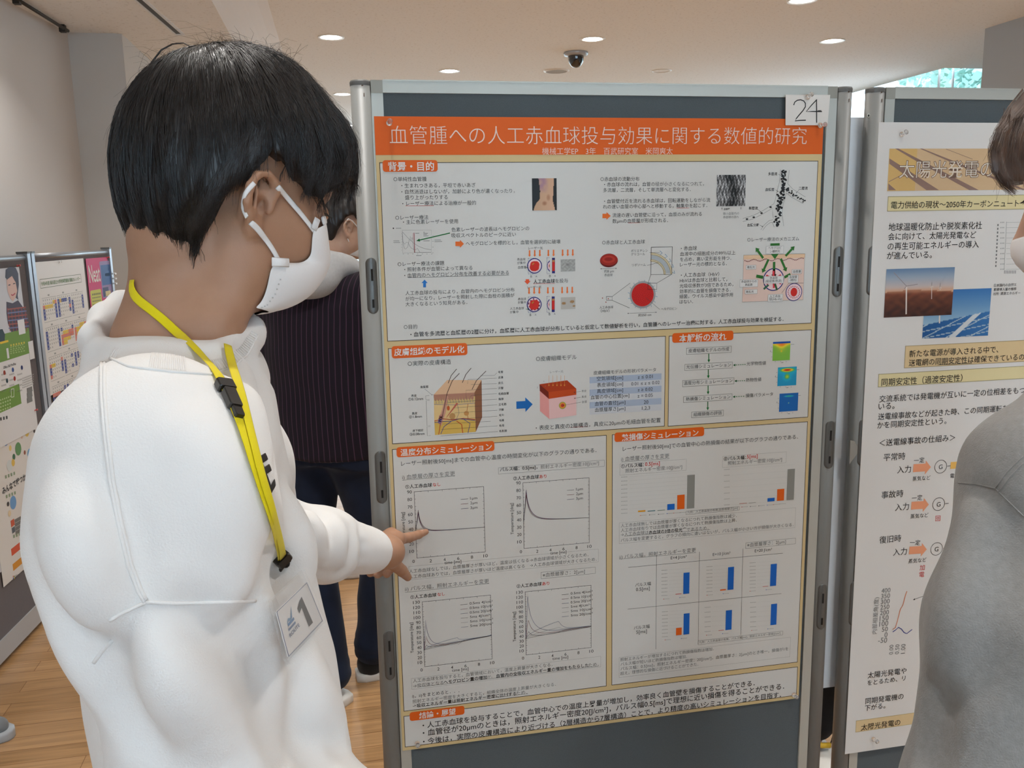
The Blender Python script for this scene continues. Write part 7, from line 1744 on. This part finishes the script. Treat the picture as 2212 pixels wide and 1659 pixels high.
# strap end, collar clip, swivel hook
p, t, n = along(a_, u_, 604, 1202); e = p+n*.002
sd = np.cross(t, n)
b = MB(); obox(b, e, t, n, .009, .0135, .0065, M_BLKP); b.build('strap_clamp', lanyard)
b = MB(); b.tube([e+t*.004, e+t*.010], 1.0, M_YEL, 10, flat=(.0058, .0040), up=n); b.build('strap_end', lanyard)
H0 = e+t*.010
b = MB(); hk = [H0-sd*.004, H0+t*.006-sd*.0045, H0+t*.014-sd*.001, H0+t*.018+sd*.004, H0+t*.016+sd*.0080, H0+t*.008+sd*.0085, H0+t*.001+sd*.006, H0-t*.001+sd*.001]
b.tube([q+n*.003 for q in hk], .0017, M_BLKP, 8); b.tube([H0+n*.003, H0+n*.003+t*.004], .0034, M_BLKP, 10); b.build('swivel_hook', lanyard)
# badge holder: clear sleeve and printed card, tilted on the belly
QP_ = [(596, 1322), (662, 1258), (696, 1341), (622, 1419)]
sp_ = [hit(SHB, QP_[0][0]*(1-u)*(1-w)+QP_[1][0]*u*(1-w)+QP_[2][0]*u*w+QP_[3][0]*(1-u)*w, QP_[0][1]*(1-u)*(1-w)+QP_[1][1]*u*(1-w)+QP_[2][1]*u*w+QP_[3][1]*(1-u)*w, 0)[0] for u in (0, .2, .4, .6, .75) for w in (0, .25, .5, .75, 1)]
sp_ = np.array([q for q in sp_ if np.linalg.norm(q-CAM) < 1.05]); cm_ = sp_.mean(0)
pn_ = np.linalg.svd(sp_-cm_)[2][2]; pn_ = pn_ if np.dot(pn_, CAM-cm_) > 0 else -pn_
lf_ = max(np.dot(q-cm_, pn_) for q in sp_)+.0035
TLc, TRc, BRc, BLc = [onplane(x, y, cm_+pn_*lf_, pn_) for x, y in QP_]
def quad_slab(b, q, th, m):
    q = [np.array(p) for p in q]; n = np.cross(q[1]-q[0], q[3]-q[0]); n /= np.linalg.norm(n)
    if np.dot(n, CAM-q[0]) < 0: n = -n
    v = [p+n*th/2 for p in q]+[p-n*th/2 for p in q]
    b.add(v, [(0, 1, 2, 3), (7, 6, 5, 4), (0, 4, 5, 1), (1, 5, 6, 2), (2, 6, 7, 3), (3, 7, 4, 0)], m); return n
bl = lambda u, w: (TLc*(1-u)+TRc*u)*(1-w)+(BLc*(1-u)+BRc*u)*w
M_CLEAR = mat('clear_vinyl', (0.85, 0.86, 0.87, 1), rough=0.12)
M_CLEAR.node_tree.nodes['Principled BSDF'].inputs['Alpha'].default_value = 0.14
b = MB(); nn = quad_slab(b, [bl(0, 0), bl(1, 0), bl(1, 1), bl(0, 1)], .0006, mat('badge_card', srgb(232, 230, 228), rough=.5)); badge = b.build('name_card', lanyard)
b = MB()
for q in ([bl(-.05, -.28), bl(1.05, -.28), bl(1.05, 1.05), bl(-.05, 1.05)],): quad_slab(b, [p+nn*.0012 for p in q], .0004, M_CLEAR); quad_slab(b, [p-nn*.0012 for p in q], .0004, M_CLEAR)
b.build('badge_sleeve', lanyard)
def badge_poly(b, pts, m, l): 
    b.add([bl(u, w)+nn*(.0004+.00008*l) for u, w in pts], [tuple(range(len(pts)))], m)
b = MB(); BLN = ink(70, 96, 150)
for p, q in (((0, 0), (1, 0)), ((1, 0), (1, 1)), ((1, 1), (0, 1)), ((0, 1), (0, 0))):
    p, q = np.array(p, float), np.array(q, float); d = q-p; n2 = np.array([-d[1], d[0]])*.012
    badge_poly(b, [p, q, q+n2, p+n2], BLN, 1)
badge_poly(b, [(.60, .20), (.70, .16), (.74, .84), (.61, .84), (.60, .36), (.50, .42), (.49, .30)], BLK, 2)
LB_ = ink(90, 140, 180)
badge_poly(b, [(.16, .40), (.34, .38), (.34, .44), (.16, .46)], ink(70, 120, 170), 2); badge_poly(b, [(.14, .50), (.34, .48), (.34, .53), (.14, .55)], ink(80, 110, 150), 3)
badge_poly(b, [(.14, .40), (.20, .30), (.26, .34), (.36, .14), (.30, .36), (.24, .40), (.20, .36)], LB_, 4)
b.build('badge_print', badge)
class BadgeSheet:
    def __init__(s): pass
    def to3(s, xz, layer): return np.array([bl(u, 1-w)+nn*.0009 for u, w in xz])
TEXTS_ = MB(); TEXTS.append((BadgeSheet(), TEXTS_, 'ROUTE', np.array([.12, .36]), np.array([.40, .39]), ink(60, 80, 120), .02, 5, .085, 0))
flush_texts(); TEXTS_.build('badge_lettering', badge)
# ------------------------------------------------------------------ people in the background and at the right edge
def walker(label, hip_xy, az, heels, toes, shirt, trous, upm, solem, hairm, skin, k=1.0, head=None, head_az=None, pitch=5, width=.215, shirt_name='shirt', arms=True, sh_tilt=0.0, h=0.009, hem=.86, spread=0.0, leg_r=(.098, .070, .058)):
    """standing person: hips over two feet given on the floor; returns root, head centre, head axes"""
    fw = np.array([math.sin(math.radians(az)), math.cos(math.radians(az)), 0]); lf = np.array([-fw[1], fw[0], 0])
    hx = np.array([hip_xy[0], hip_xy[1], 0.0])
    t = thing('person', label, 'person', (hx[0], hx[1], 0))
    legs = []
    for s, he, to in ((1, heels[0], toes[0]), (-1, heels[1], toes[1])):
        an = np.array([he[0]+to[0]*.06, he[1]+to[1]*.06, .10]); h0 = hx+lf*s*.085+np.array([0, 0, .86*k]); kn = (h0+an)/2+fw*.03+lf*s*spread; kn[2] = .48*k; legs.append([h0, kn, an])
    HC = head if head is not None else hx+fw*.03+np.array([0, 0, 1.56*k]); R = frame_of(az if head_az is None else head_az, pitch, 0)
    nb = hx+np.array([0, 0, 1.43*k]); sh = [nb+lf*s*width*.83+np.array([0, 0, -.045]) for s in (1, -1)]
    el = [q+lf*s*.06-fw*.02+np.array([0, 0, -.29*k]) for q, s in zip(sh, (1, -1))]; wr = [q+fw*.10+np.array([0, 0, -.24*k]) for q in el]
    # body
    parts = []
    G = Field(HC-np.array([.17, .17, .20]), HC+np.array([.17, .17, .17]), 0.005); build_head(G, HC, R)
    G.chain([HC+R@np.array([-.02, 0, -.05]), nb+np.array([0, 0, .0])], [.052, .055], .03); parts.append(G.mesh(1))
    B = Field(hx+np.array([-.5, -.5, .0]), hx+np.array([.5, .5, 1.5*k]), 0.014)
    B.loft([(.88*k, hx[0], hx[1], .07, .11), (1.1*k, hx[0], hx[1], .08, .13), (1.36*k, hx[0], hx[1], .075, .14), (1.45*k, hx[0], hx[1], .05, .06)], fw, lf, .03)
    for L in legs: B.chain(L, [.045, .045, .035], .02); B.capsule(L[2], L[2]+np.array([0, 0, -.05]), .033, .03, .02)
    if arms:
        for q, e, w in zip(sh, el, wr):
            B.chain([q, e, w], [.04, .035, .026], .03); d = (w-e)/np.linalg.norm(w-e); B.ellipsoid(w+d*.07+fw*.01, (.030, .030, .05), None, .02); B.chain([w+d*.09, w+d*.15], [.014, .010], .01)
    parts.append(B.mesh(1)); v, f = join(parts); body = arr_mesh('body', v, f, skin, t)
    eyes(HC, R, 1.0, body)
    # shirt
    F = Field(hx+np.array([-.52, -.52, .70*k]), hx+np.array([.52, .52, 1.52*k]), h)
    F.loft([(hem*k, hx[0], hx[1], .125, width*.82), (1.0*k, hx[0], hx[1], .128, width*.86), (1.2*k, hx[0], hx[1], .130, width*.93), (1.34*k, hx[0], hx[1], .115, width*.93), (1.40*k, hx[0], hx[1], .09, width*.74), (1.45*k, hx[0], hx[1], .066, .080)], fw, lf, .03)
    if arms:
        for q, e, w in zip(sh, el, wr): F.chain([nb+np.array([0, 0, -.05]), q, e, w], [.05, .068, .062, .044], .04, ki=.03)
    F.ellipsoid(nb+fw*.01+np.array([0, 0, .05]), (.062, .062, .06), None, .01, 'cut')
    F.wave(lambda X, Y, Z: .003*np.sin(17*X+9*Z)*np.sin(13*Y-11*Z+1)+.0012*np.sin(41*Z+15*X))
    v, f = F.mesh(1); arr_mesh(shirt_name, v, f, shirt, t)
    trousers('trousers', t, hx[:2], lf, fw, .84*k, trous, legs, r=leg_r, h=.010)
    for he, to in zip(heels, toes): shoe(t, he, to, upm, solem)
    # hair
    Fq = Field(HC-.18, HC+.18, 0.006); Fq.ellipsoid(HC+R@np.array([.004, 0, .050]), (.104, .092, .100), R, 0); Fq.ellipsoid(HC+R@np.array([-.03, 0, .012]), (.066, .078, .082), R, .03); Fq.ellipsoid(HC+R@np.array([.070, 0, .07]), (.046, .066, .055), R, .03)
    sl, X, Y, Z = Fq.sub(Fq.lo, Fq.lo+Fq.n*Fq.h, 0); P = [X-HC[0], Y-HC[1], Z-HC[2]]
    x, y, z = [R[0, i]*P[0]+R[1, i]*P[1]+R[2, i]*P[2] for i in range(3)]
    an = np.degrees(np.arctan2(y, x)); Fq.d[sl] = np.maximum(Fq.d[sl], (zl1(an)+.004*np.sin(an*.35)-z)*.75); Fq.d[sl] += (.0022*np.sin(an*.5+3*z*30)).astype(np.float32)
    v, f = Fq.mesh(1); hair = arr_mesh('hair', v, f, hairm, t)
    return t, HC, R, body, hair, fw, lf, nb
def simple_mask(t, HC, R, body, edge=True):
    """everyday pleated mask with two ear loops"""
    rows = [((.118, -.020), (.072, .040, -.016)), ((.124, -.038), (.045, .056, -.034)), ((.112, -.060), (.030, .060, -.055)), ((.094, -.076), (.022, .058, -.074)), ((.075, -.084), (.014, .050, -.082))]
    V = []
    for (cx, cz), (ex, ey, ez) in rows:
        for j in range(-8, 9):
            q = abs(j)/8*PI/2; s = 1 if j >= 0 else -1; w = 1-math.cos(q); V.append(HC+R@np.array([cx+(ex-cx)*w+.004*math.sin(2*q), s*(ey*math.sin(q)+.003), cz+(ez-cz)*w]))
    nc, nr = 17, 5; f = [(i*nc+j, (i+1)*nc+j, (i+1)*nc+j+1, i*nc+j+1) for i in range(nr-1) for j in range(nc-1)]
    b = MB(); b.add(np.array(V), f, M_MASK, True); o = b.build('face_mask', t); md = o.modifiers.new('thick', 'SOLIDIFY'); md.thickness = .0015; md = o.modifiers.new('soft', 'SUBSURF'); md.levels = 1; md.render_levels = 1
    for s in (-1, 1):
        g = lambda x, y, z: HC+R@np.array([x, s*y, z])
        b = MB(); b.tube([g(.070, .043, -.018), g(.035, .074, .004), g(.004, .084, .024), g(-.012, .089, .028), g(-.023, .090, .008), g(-.018, .086, -.014), g(-.004, .080, -.030), g(.012, .072, -.05), g(.026, .060, -.066)], .002, M_MASK, 6); b.build('ear_loop', o)
STRIPE = mat('pinstripe_shirt', (0.016, 0.011, 0.020, 1), rough=.85, spec=.2, sheen=.1)
def stripes(m, az):
    nt = m.node_tree; b = nt.nodes['Principled BSDF']; L = nt.links.new; a = math.radians(az)
    tc = nt.nodes.new('ShaderNodeTexCoord'); mp = nt.nodes.new('ShaderNodeMapping'); mp.inputs['Rotation'].default_value = (0, 0, a)
    w = nt.nodes.new('ShaderNodeTexWave'); w.bands_direction = 'X'; w.inputs['Scale'].default_value = 17; w.inputs['Distortion'].default_value = .6; w.inputs['Detail'].default_value = 1; w.inputs['Detail Scale'].default_value = .3
    r = nt.nodes.new('ShaderNodeValToRGB'); r.color_ramp.elements[0].position = .93; r.color_ramp.elements[1].position = .99
    r.color_ramp.elements[0].color = (0.014, 0.010, 0.018, 1); r.color_ramp.elements[1].color = (0.085, 0.042, 0.075, 1)
    L(tc.outputs['Object'], mp.inputs['Vector']); L(mp.outputs['Vector'], w.inputs['Vector']); L(w.outputs['Fac'], r.inputs['Fac']); L(r.outputs['Color'], b.inputs['Base Color'])
stripes(STRIPE, 30)
M_JEAN = cloth('dark_blue_jeans', (0.016, 0.026, 0.055, 1), 900, .3, .1, (14, (0.009, 0.014, 0.028, 1), .3))
M_GREYH = cloth('grey_jersey', (0.27, 0.265, 0.255, 1), 600, .35, .2, (160, (0.22, 0.215, 0.207, 1), .3)); M_HOOD = cloth('pale_grey_jersey', (0.56, 0.57, 0.58, 1), 600, .35, .2, (110, (0.48, 0.49, 0.50, 1), .3))
M_JACK = cloth('navy_jacket', (0.014, 0.022, 0.045, 1), 500, .3, .1); M_BTROU = cloth('black_trousers', (0.010, 0.010, 0.011, 1), 700, .3, .1)
M_SHOEG = cloth('grey_shoe', (0.20, 0.21, 0.22, 1), 500, .3)
def xy(px, py): p = onz(px, py, 0); return p[:2]
dirv = lambda az: np.array([math.sin(math.radians(az)), math.cos(math.radians(az))])
# striped shirt, back to the camera
hl, hr = xy(752, 1524), xy(770, 1468)
hipc = U(716, 960, 2.86); 
P2 = walker('person in a dark pinstriped shirt and grey hood standing with back turned', hipc[:2], 32, (hl, hr), (dirv(-48), dirv(82)), STRIPE, M_JEAN, M_SHOEB, M_SOLEW, M_HAIR, M_SKIN2, k=.985, head=U(738, 494, 2.82), head_az=72, pitch=12, width=.235, hem=.84, spread=.045, leg_r=(.090, .066, .058))
t2, HC2, R2, body2, hair2, fw2, lf2, nb2_ = P2
simple_mask(t2, HC2, R2, body2)
Fq = Field(nb2_-np.array([.24, .24, .20]), nb2_+np.array([.24, .24, .16]), 0.006)
ringp = [nb2_+fw2*(.085*math.cos(a)-.01)+lf2*.105*math.sin(a)+np.array([0, 0, .035-.025*math.cos(a)]) for a in np.linspace(0, 2*PI, 17)]
Fq.chain(ringp, .030, .02, ki=.02); Fq.ellipsoid(nb2_-fw2*.085+np.array([0, 0, -.005]), (.115, .085, .062), np.stack([lf2, fw2, [0, 0, 1]], 1), .04); Fq.ellipsoid(nb2_+np.array([0, 0, .10]), (.060, .060, .085), None, .015, 'cut')
Fq.wave(lambda X, Y, Z: .0025*np.sin(70*Z+20*X)); v, f = Fq.mesh(1); arr_mesh('hood', v, f, M_HOOD, t2)
b = MB(); o_ = np.array([*hl, 0]); d_ = np.array([*dirv(-48), 0]); n_ = np.array([d_[1], -d_[0], 0])
for k in range(3): b.tube([o_+d_*(.06+.02*k)+n_*.046+np.array([0, 0, .05]), o_+d_*(.075+.02*k)+n_*.050+np.array([0, 0, .075]), o_+d_*(.06+.02*k)+n_*.042+np.array([0, 0, .10])], .0035, mat('mint_lace', (0.25, 0.55, 0.45, 1), rough=.7), 6)
b.build('shoe_lace', t2)
# navy jacket person behind (one shoe and a sliver of jacket show)
h4a, h4b = xy(660, 1225), xy(668, 1250)
walker('person in a navy jacket standing behind the pinstriped shirt, one dark white-soled shoe showing', (h4a+h4b)/2+np.array([.02, .0]), 80, (h4a, h4b), (dirv(80), dirv(92)), M_JACK, M_BTROU, M_SHOEB, M_SOLEW, M_HAIR, M_SKIN2, k=.94, width=.20)
# grey shoe at the left edge
h5 = np.array([-1.435, 1.235]); walker('person outside the left edge with only a grey shoe tip showing on the floor', (-1.40, 1.10), 92, (np.array([-1.43, 1.235]), np.array([-1.48, .98])), (dirv(96), dirv(100)), M_JACK, M_BTROU, M_SHOEG, mat('pale_sole', (0.42, 0.44, 0.46, 1), rough=.5), M_HAIR, M_SKIN2, k=1.0, width=.20)
# black trousers and yellow-striped shoe seen in the gap between the boards
g6 = onz(1792, 1640, 0)
P6 = walker('person behind the boards with black trousers, seen in the gap between the posts', (g6[0]+.10, g6[1]+.06), 150, (g6[:2]+np.array([-.015, .11]), g6[:2]+np.array([.19, .06])), (dirv(188), dirv(165)), M_BTROU, M_BTROU, M_SHOEB, M_SOLEW, M_HAIR, M_SKIN2, k=.97, width=.20)
b = MB(); q = g6+np.array([-.03, .0, 0]); b.tube([q+np.array([-.02, .03, .045]), q+np.array([0, -.005, .052]), q+np.array([.03, .0, .045])], .008, mat('yellow_trim', (0.75, 0.45, 0.03, 1), rough=.6), 8, flat=(1, .4), up=(0, -1, .4)); b.build('shoe_stripe', P6[0])
# ---- person in the grey sweatshirt at the right edge
A3 = -46; HC3 = U(2448, 428, .93); HR3 = frame_of(-34, 12, 0); fw3 = np.array([*dirv(-40), 0]); lf3 = np.array([-fw3[1], fw3[0], 0])
NB3 = HC3+np.array([0, 0, -.145])-fw3*.03
hx3 = np.array([NB3[0], NB3[1], 0])
person3 = thing('person', 'person in a grey sweatshirt and face mask with brown hair at the right edge', 'person', tuple(hx3))
SH3L, EL3L = U(2250, 1035, .86), U(2104, 1730, .83); WR3L = EL3L-lf3*.02+np.array([0, 0, -.22])
SH3R = NB3-lf3*.17+np.array([0, 0, -.06]); EL3R = SH3R+np.array([0, 0, -.28])-lf3*.03; WR3R = EL3R+fw3*.02+np.array([0, 0, -.22])
parts = []
G = Field(HC3-np.array([.19, .19, .22]), HC3+.18, 0.0035); build_head(G, HC3, HR3); G.chain([HC3+HR3@np.array([-.02, 0, -.05]), NB3+np.array([0, 0, -.02])], [.050, .054], .03); parts.append(G.mesh(1))
B = Field(hx3+np.array([-.55, -.55, 0]), hx3+np.array([.55, .55, 1.5]), .013)
B.loft([(.75, *hx3[:2], .08, .13), (1.05, *hx3[:2], .08, .12), (1.30, *hx3[:2], .075, .14), (NB3[2]+.02, *hx3[:2], .05, .06)], fw3, lf3, .03)
l3 = []
for s in (1, -1): l3.append([hx3+lf3*s*.085+np.array([0, 0, .80]), hx3+lf3*s*.09+fw3*.02+np.array([0, 0, .46]), hx3+lf3*s*.09+np.array([0, 0, .10])])
for L in l3: B.chain(L, [.07, .05, .035], .03); B.capsule(L[2], L[2]+np.array([0, 0, -.05]), .033, .03, .02)
for q, e, w in ((SH3L, EL3L, WR3L), (SH3R, EL3R, WR3R)):
    d = (w-e)/np.linalg.norm(w-e); B.chain([NB3+np.array([0, 0, -.05]), q, e, w], [.045, .042, .036, .026], .03); B.ellipsoid(w+d*.05, (.026, .026, .045), None, .02)
    for a in (-.022, -.008, .006, .02): B.chain([w+d*.08+lf3*a, w+d*.12+lf3*a+np.array([0, 0, -.01]), w+d*.15+lf3*a*.9+np.array([0, 0, -.025])], [.009, .008, .006], .004)
    B.chain([w+d*.03+lf3*.024, w+d*.08+lf3*.045], [.011, .008], .008)
parts.append(B.mesh(1)); v, f = join(parts); body3 = arr_mesh('body', v, f, M_SKIN2, person3); eyes(HC3, HR3, 1.0, body3)
simple_mask(person3, HC3, HR3, body3)
F = Field(hx3+np.array([-.60, -.60, .74]), hx3+np.array([.55, .55, NB3[2]+.08]), .0055)
F.loft([(.78, *hx3[:2], .12, .18), (1.0, *hx3[:2], .125, .185), (1.22, *hx3[:2], .12, .185), (NB3[2]-.07, *hx3[:2], .10, .165), (NB3[2]+.015, *hx3[:2], .065, .075)], fw3, lf3, .03)
F.chain([U(2330, 900, .90), SH3L, U(2165, 1350, .83), EL3L], [.048, .070, .064, .062], .05, ki=.03); F.chain([EL3L, WR3L], [.062, .040], .03)
F.chain([NB3+np.array([0, 0, -.06]), SH3R, EL3R, WR3R], [.05, .068, .062, .04], .05, ki=.03)
F.ellipsoid(NB3+np.array([0, 0, .06]), (.062, .062, .07), None, .01, 'cut')
cv, cf = F.mesh(0); GB = bvh_of(cv, cf)
for pix, ra, dp in (([(2118, 1085), (2098, 1180), (2070, 1290), (2045, 1420), (2020, 1560), (2010, 1650)], .016, .006), ([(2185, 1150), (2160, 1300), (2130, 1450)], .03, .005)):
    p, n = on_cloth(GB, pix, 0, 20)
    if len(p) > 2: F.chain([a+b_*(ra-dp) for a, b_ in zip(p, n)], ra, .02, 'cut')
for pix, ra, dp in (([(2095, 1110), (2075, 1200), (2050, 1310), (2028, 1440)], .014, .004),):
    p, n = on_cloth(GB, pix, 0, 20)
    if len(p) > 2: F.chain([a-b_*(ra-dp) for a, b_ in zip(p, n)], ra, .02)
F.wave(lambda X, Y, Z: .0012*np.sin(23*X+9*Z)*np.sin(19*Y-15*Z+1)); v, f = F.mesh(1); sw3 = arr_mesh('sweatshirt', v, f, M_GREYH, person3); GB = bvh_of(v, f)
for pix in ([(2070, 1043), (2110, 1046), (2150, 1055), (2180, 1085), (2211, 1115)], [(2150, 1055), (2175, 1020), (2211, 985)], [(2158, 1062), (2182, 1030), (2211, 1000)]):
    p, n = on_cloth(GB, pix, .0002, 8)
    if len(p) > 2: b = MB(); b.tube(p, .0006, M_GREYH, 7, up=n); b.build('seam', sw3)
trousers('trousers', person3, hx3[:2], lf3, fw3, .76, M_BTROU, l3)
for L in l3: shoe(person3, L[2]-fw3*.06, fw3, M_SHOEB, M_SOLEW)
# brown hair: cap with side locks falling in front of the face
def zl3(a):
    s = np.abs(a); return np.interp(s, [0, 20, 38, 48, 60, 90, 120, 180], [.045, .045, .040, .00, -.05, -.075, -.09, -.10])
Fq = Field(HC3-.19, HC3+.19, 0.0045); Fq.ellipsoid(HC3+HR3@np.array([.002, 0, .050]), (.110, .096, .106), HR3, 0); Fq.ellipsoid(HC3+HR3@np.array([-.03, 0, -.01]), (.075, .088, .105), HR3, .03); Fq.ellipsoid(HC3+HR3@np.array([.062, 0, .075]), (.050, .072, .056), HR3, .03)
sl, X, Y, Z = Fq.sub(Fq.lo, Fq.lo+Fq.n*Fq.h, 0); P = [X-HC3[0], Y-HC3[1], Z-HC3[2]]
x, y, z = [HR3[0, i]*P[0]+HR3[1, i]*P[1]+HR3[2, i]*P[2] for i in range(3)]
an = np.degrees(np.arctan2(y, x)); Fq.d[sl] = np.maximum(Fq.d[sl], (zl3(an)-z)*.75); Fq.d[sl] += (.0018*np.sin(an*.45+60*z)).astype(np.float32)
v, f = Fq.mesh(1); hair3 = arr_mesh('hair', v, f, M_BROWN, person3)
b = MB(); rg = np.random.default_rng(12); S = []
for i in range(170):
    o = rg.normal(0, 5.5); e = rg.normal(0, 7); q = rg.random()*.25
    S.append([U(2222+o, 205+o, .885), U(2188+o*.8, 244+o, .872), U(2160+o*.9, 286+e*.6, .866), U(2147+o, 330+e, .862), U(2150+o*.9, 368+e, .862), U(2166+o*.8, 394+e, .866), U(2188+o+8*q, 412+e, .872)])
for i in range(70):
    x0 = rg.uniform(2176, 2225); o = rg.normal(0, 4); S.append([U(x0+20, 250+o, .88), U(x0+4, 296+o, .868), U(x0-4, 345+o, .864), U(x0, 385+rg.uniform(-20, 25), .866)])
for i in range(26):
    x0 = rg.uniform(2165, 2205); S.append([U(x0, 270+rg.uniform(-40, 30), .87), U(x0-rg.uniform(8, 30), 320+rg.uniform(-30, 40), .865), U(x0-rg.uniform(14, 50), 370+rg.uniform(-40, 70), .865)])
strands(b, S, M_BROWN, .0003); b.build('front_locks', hair3)
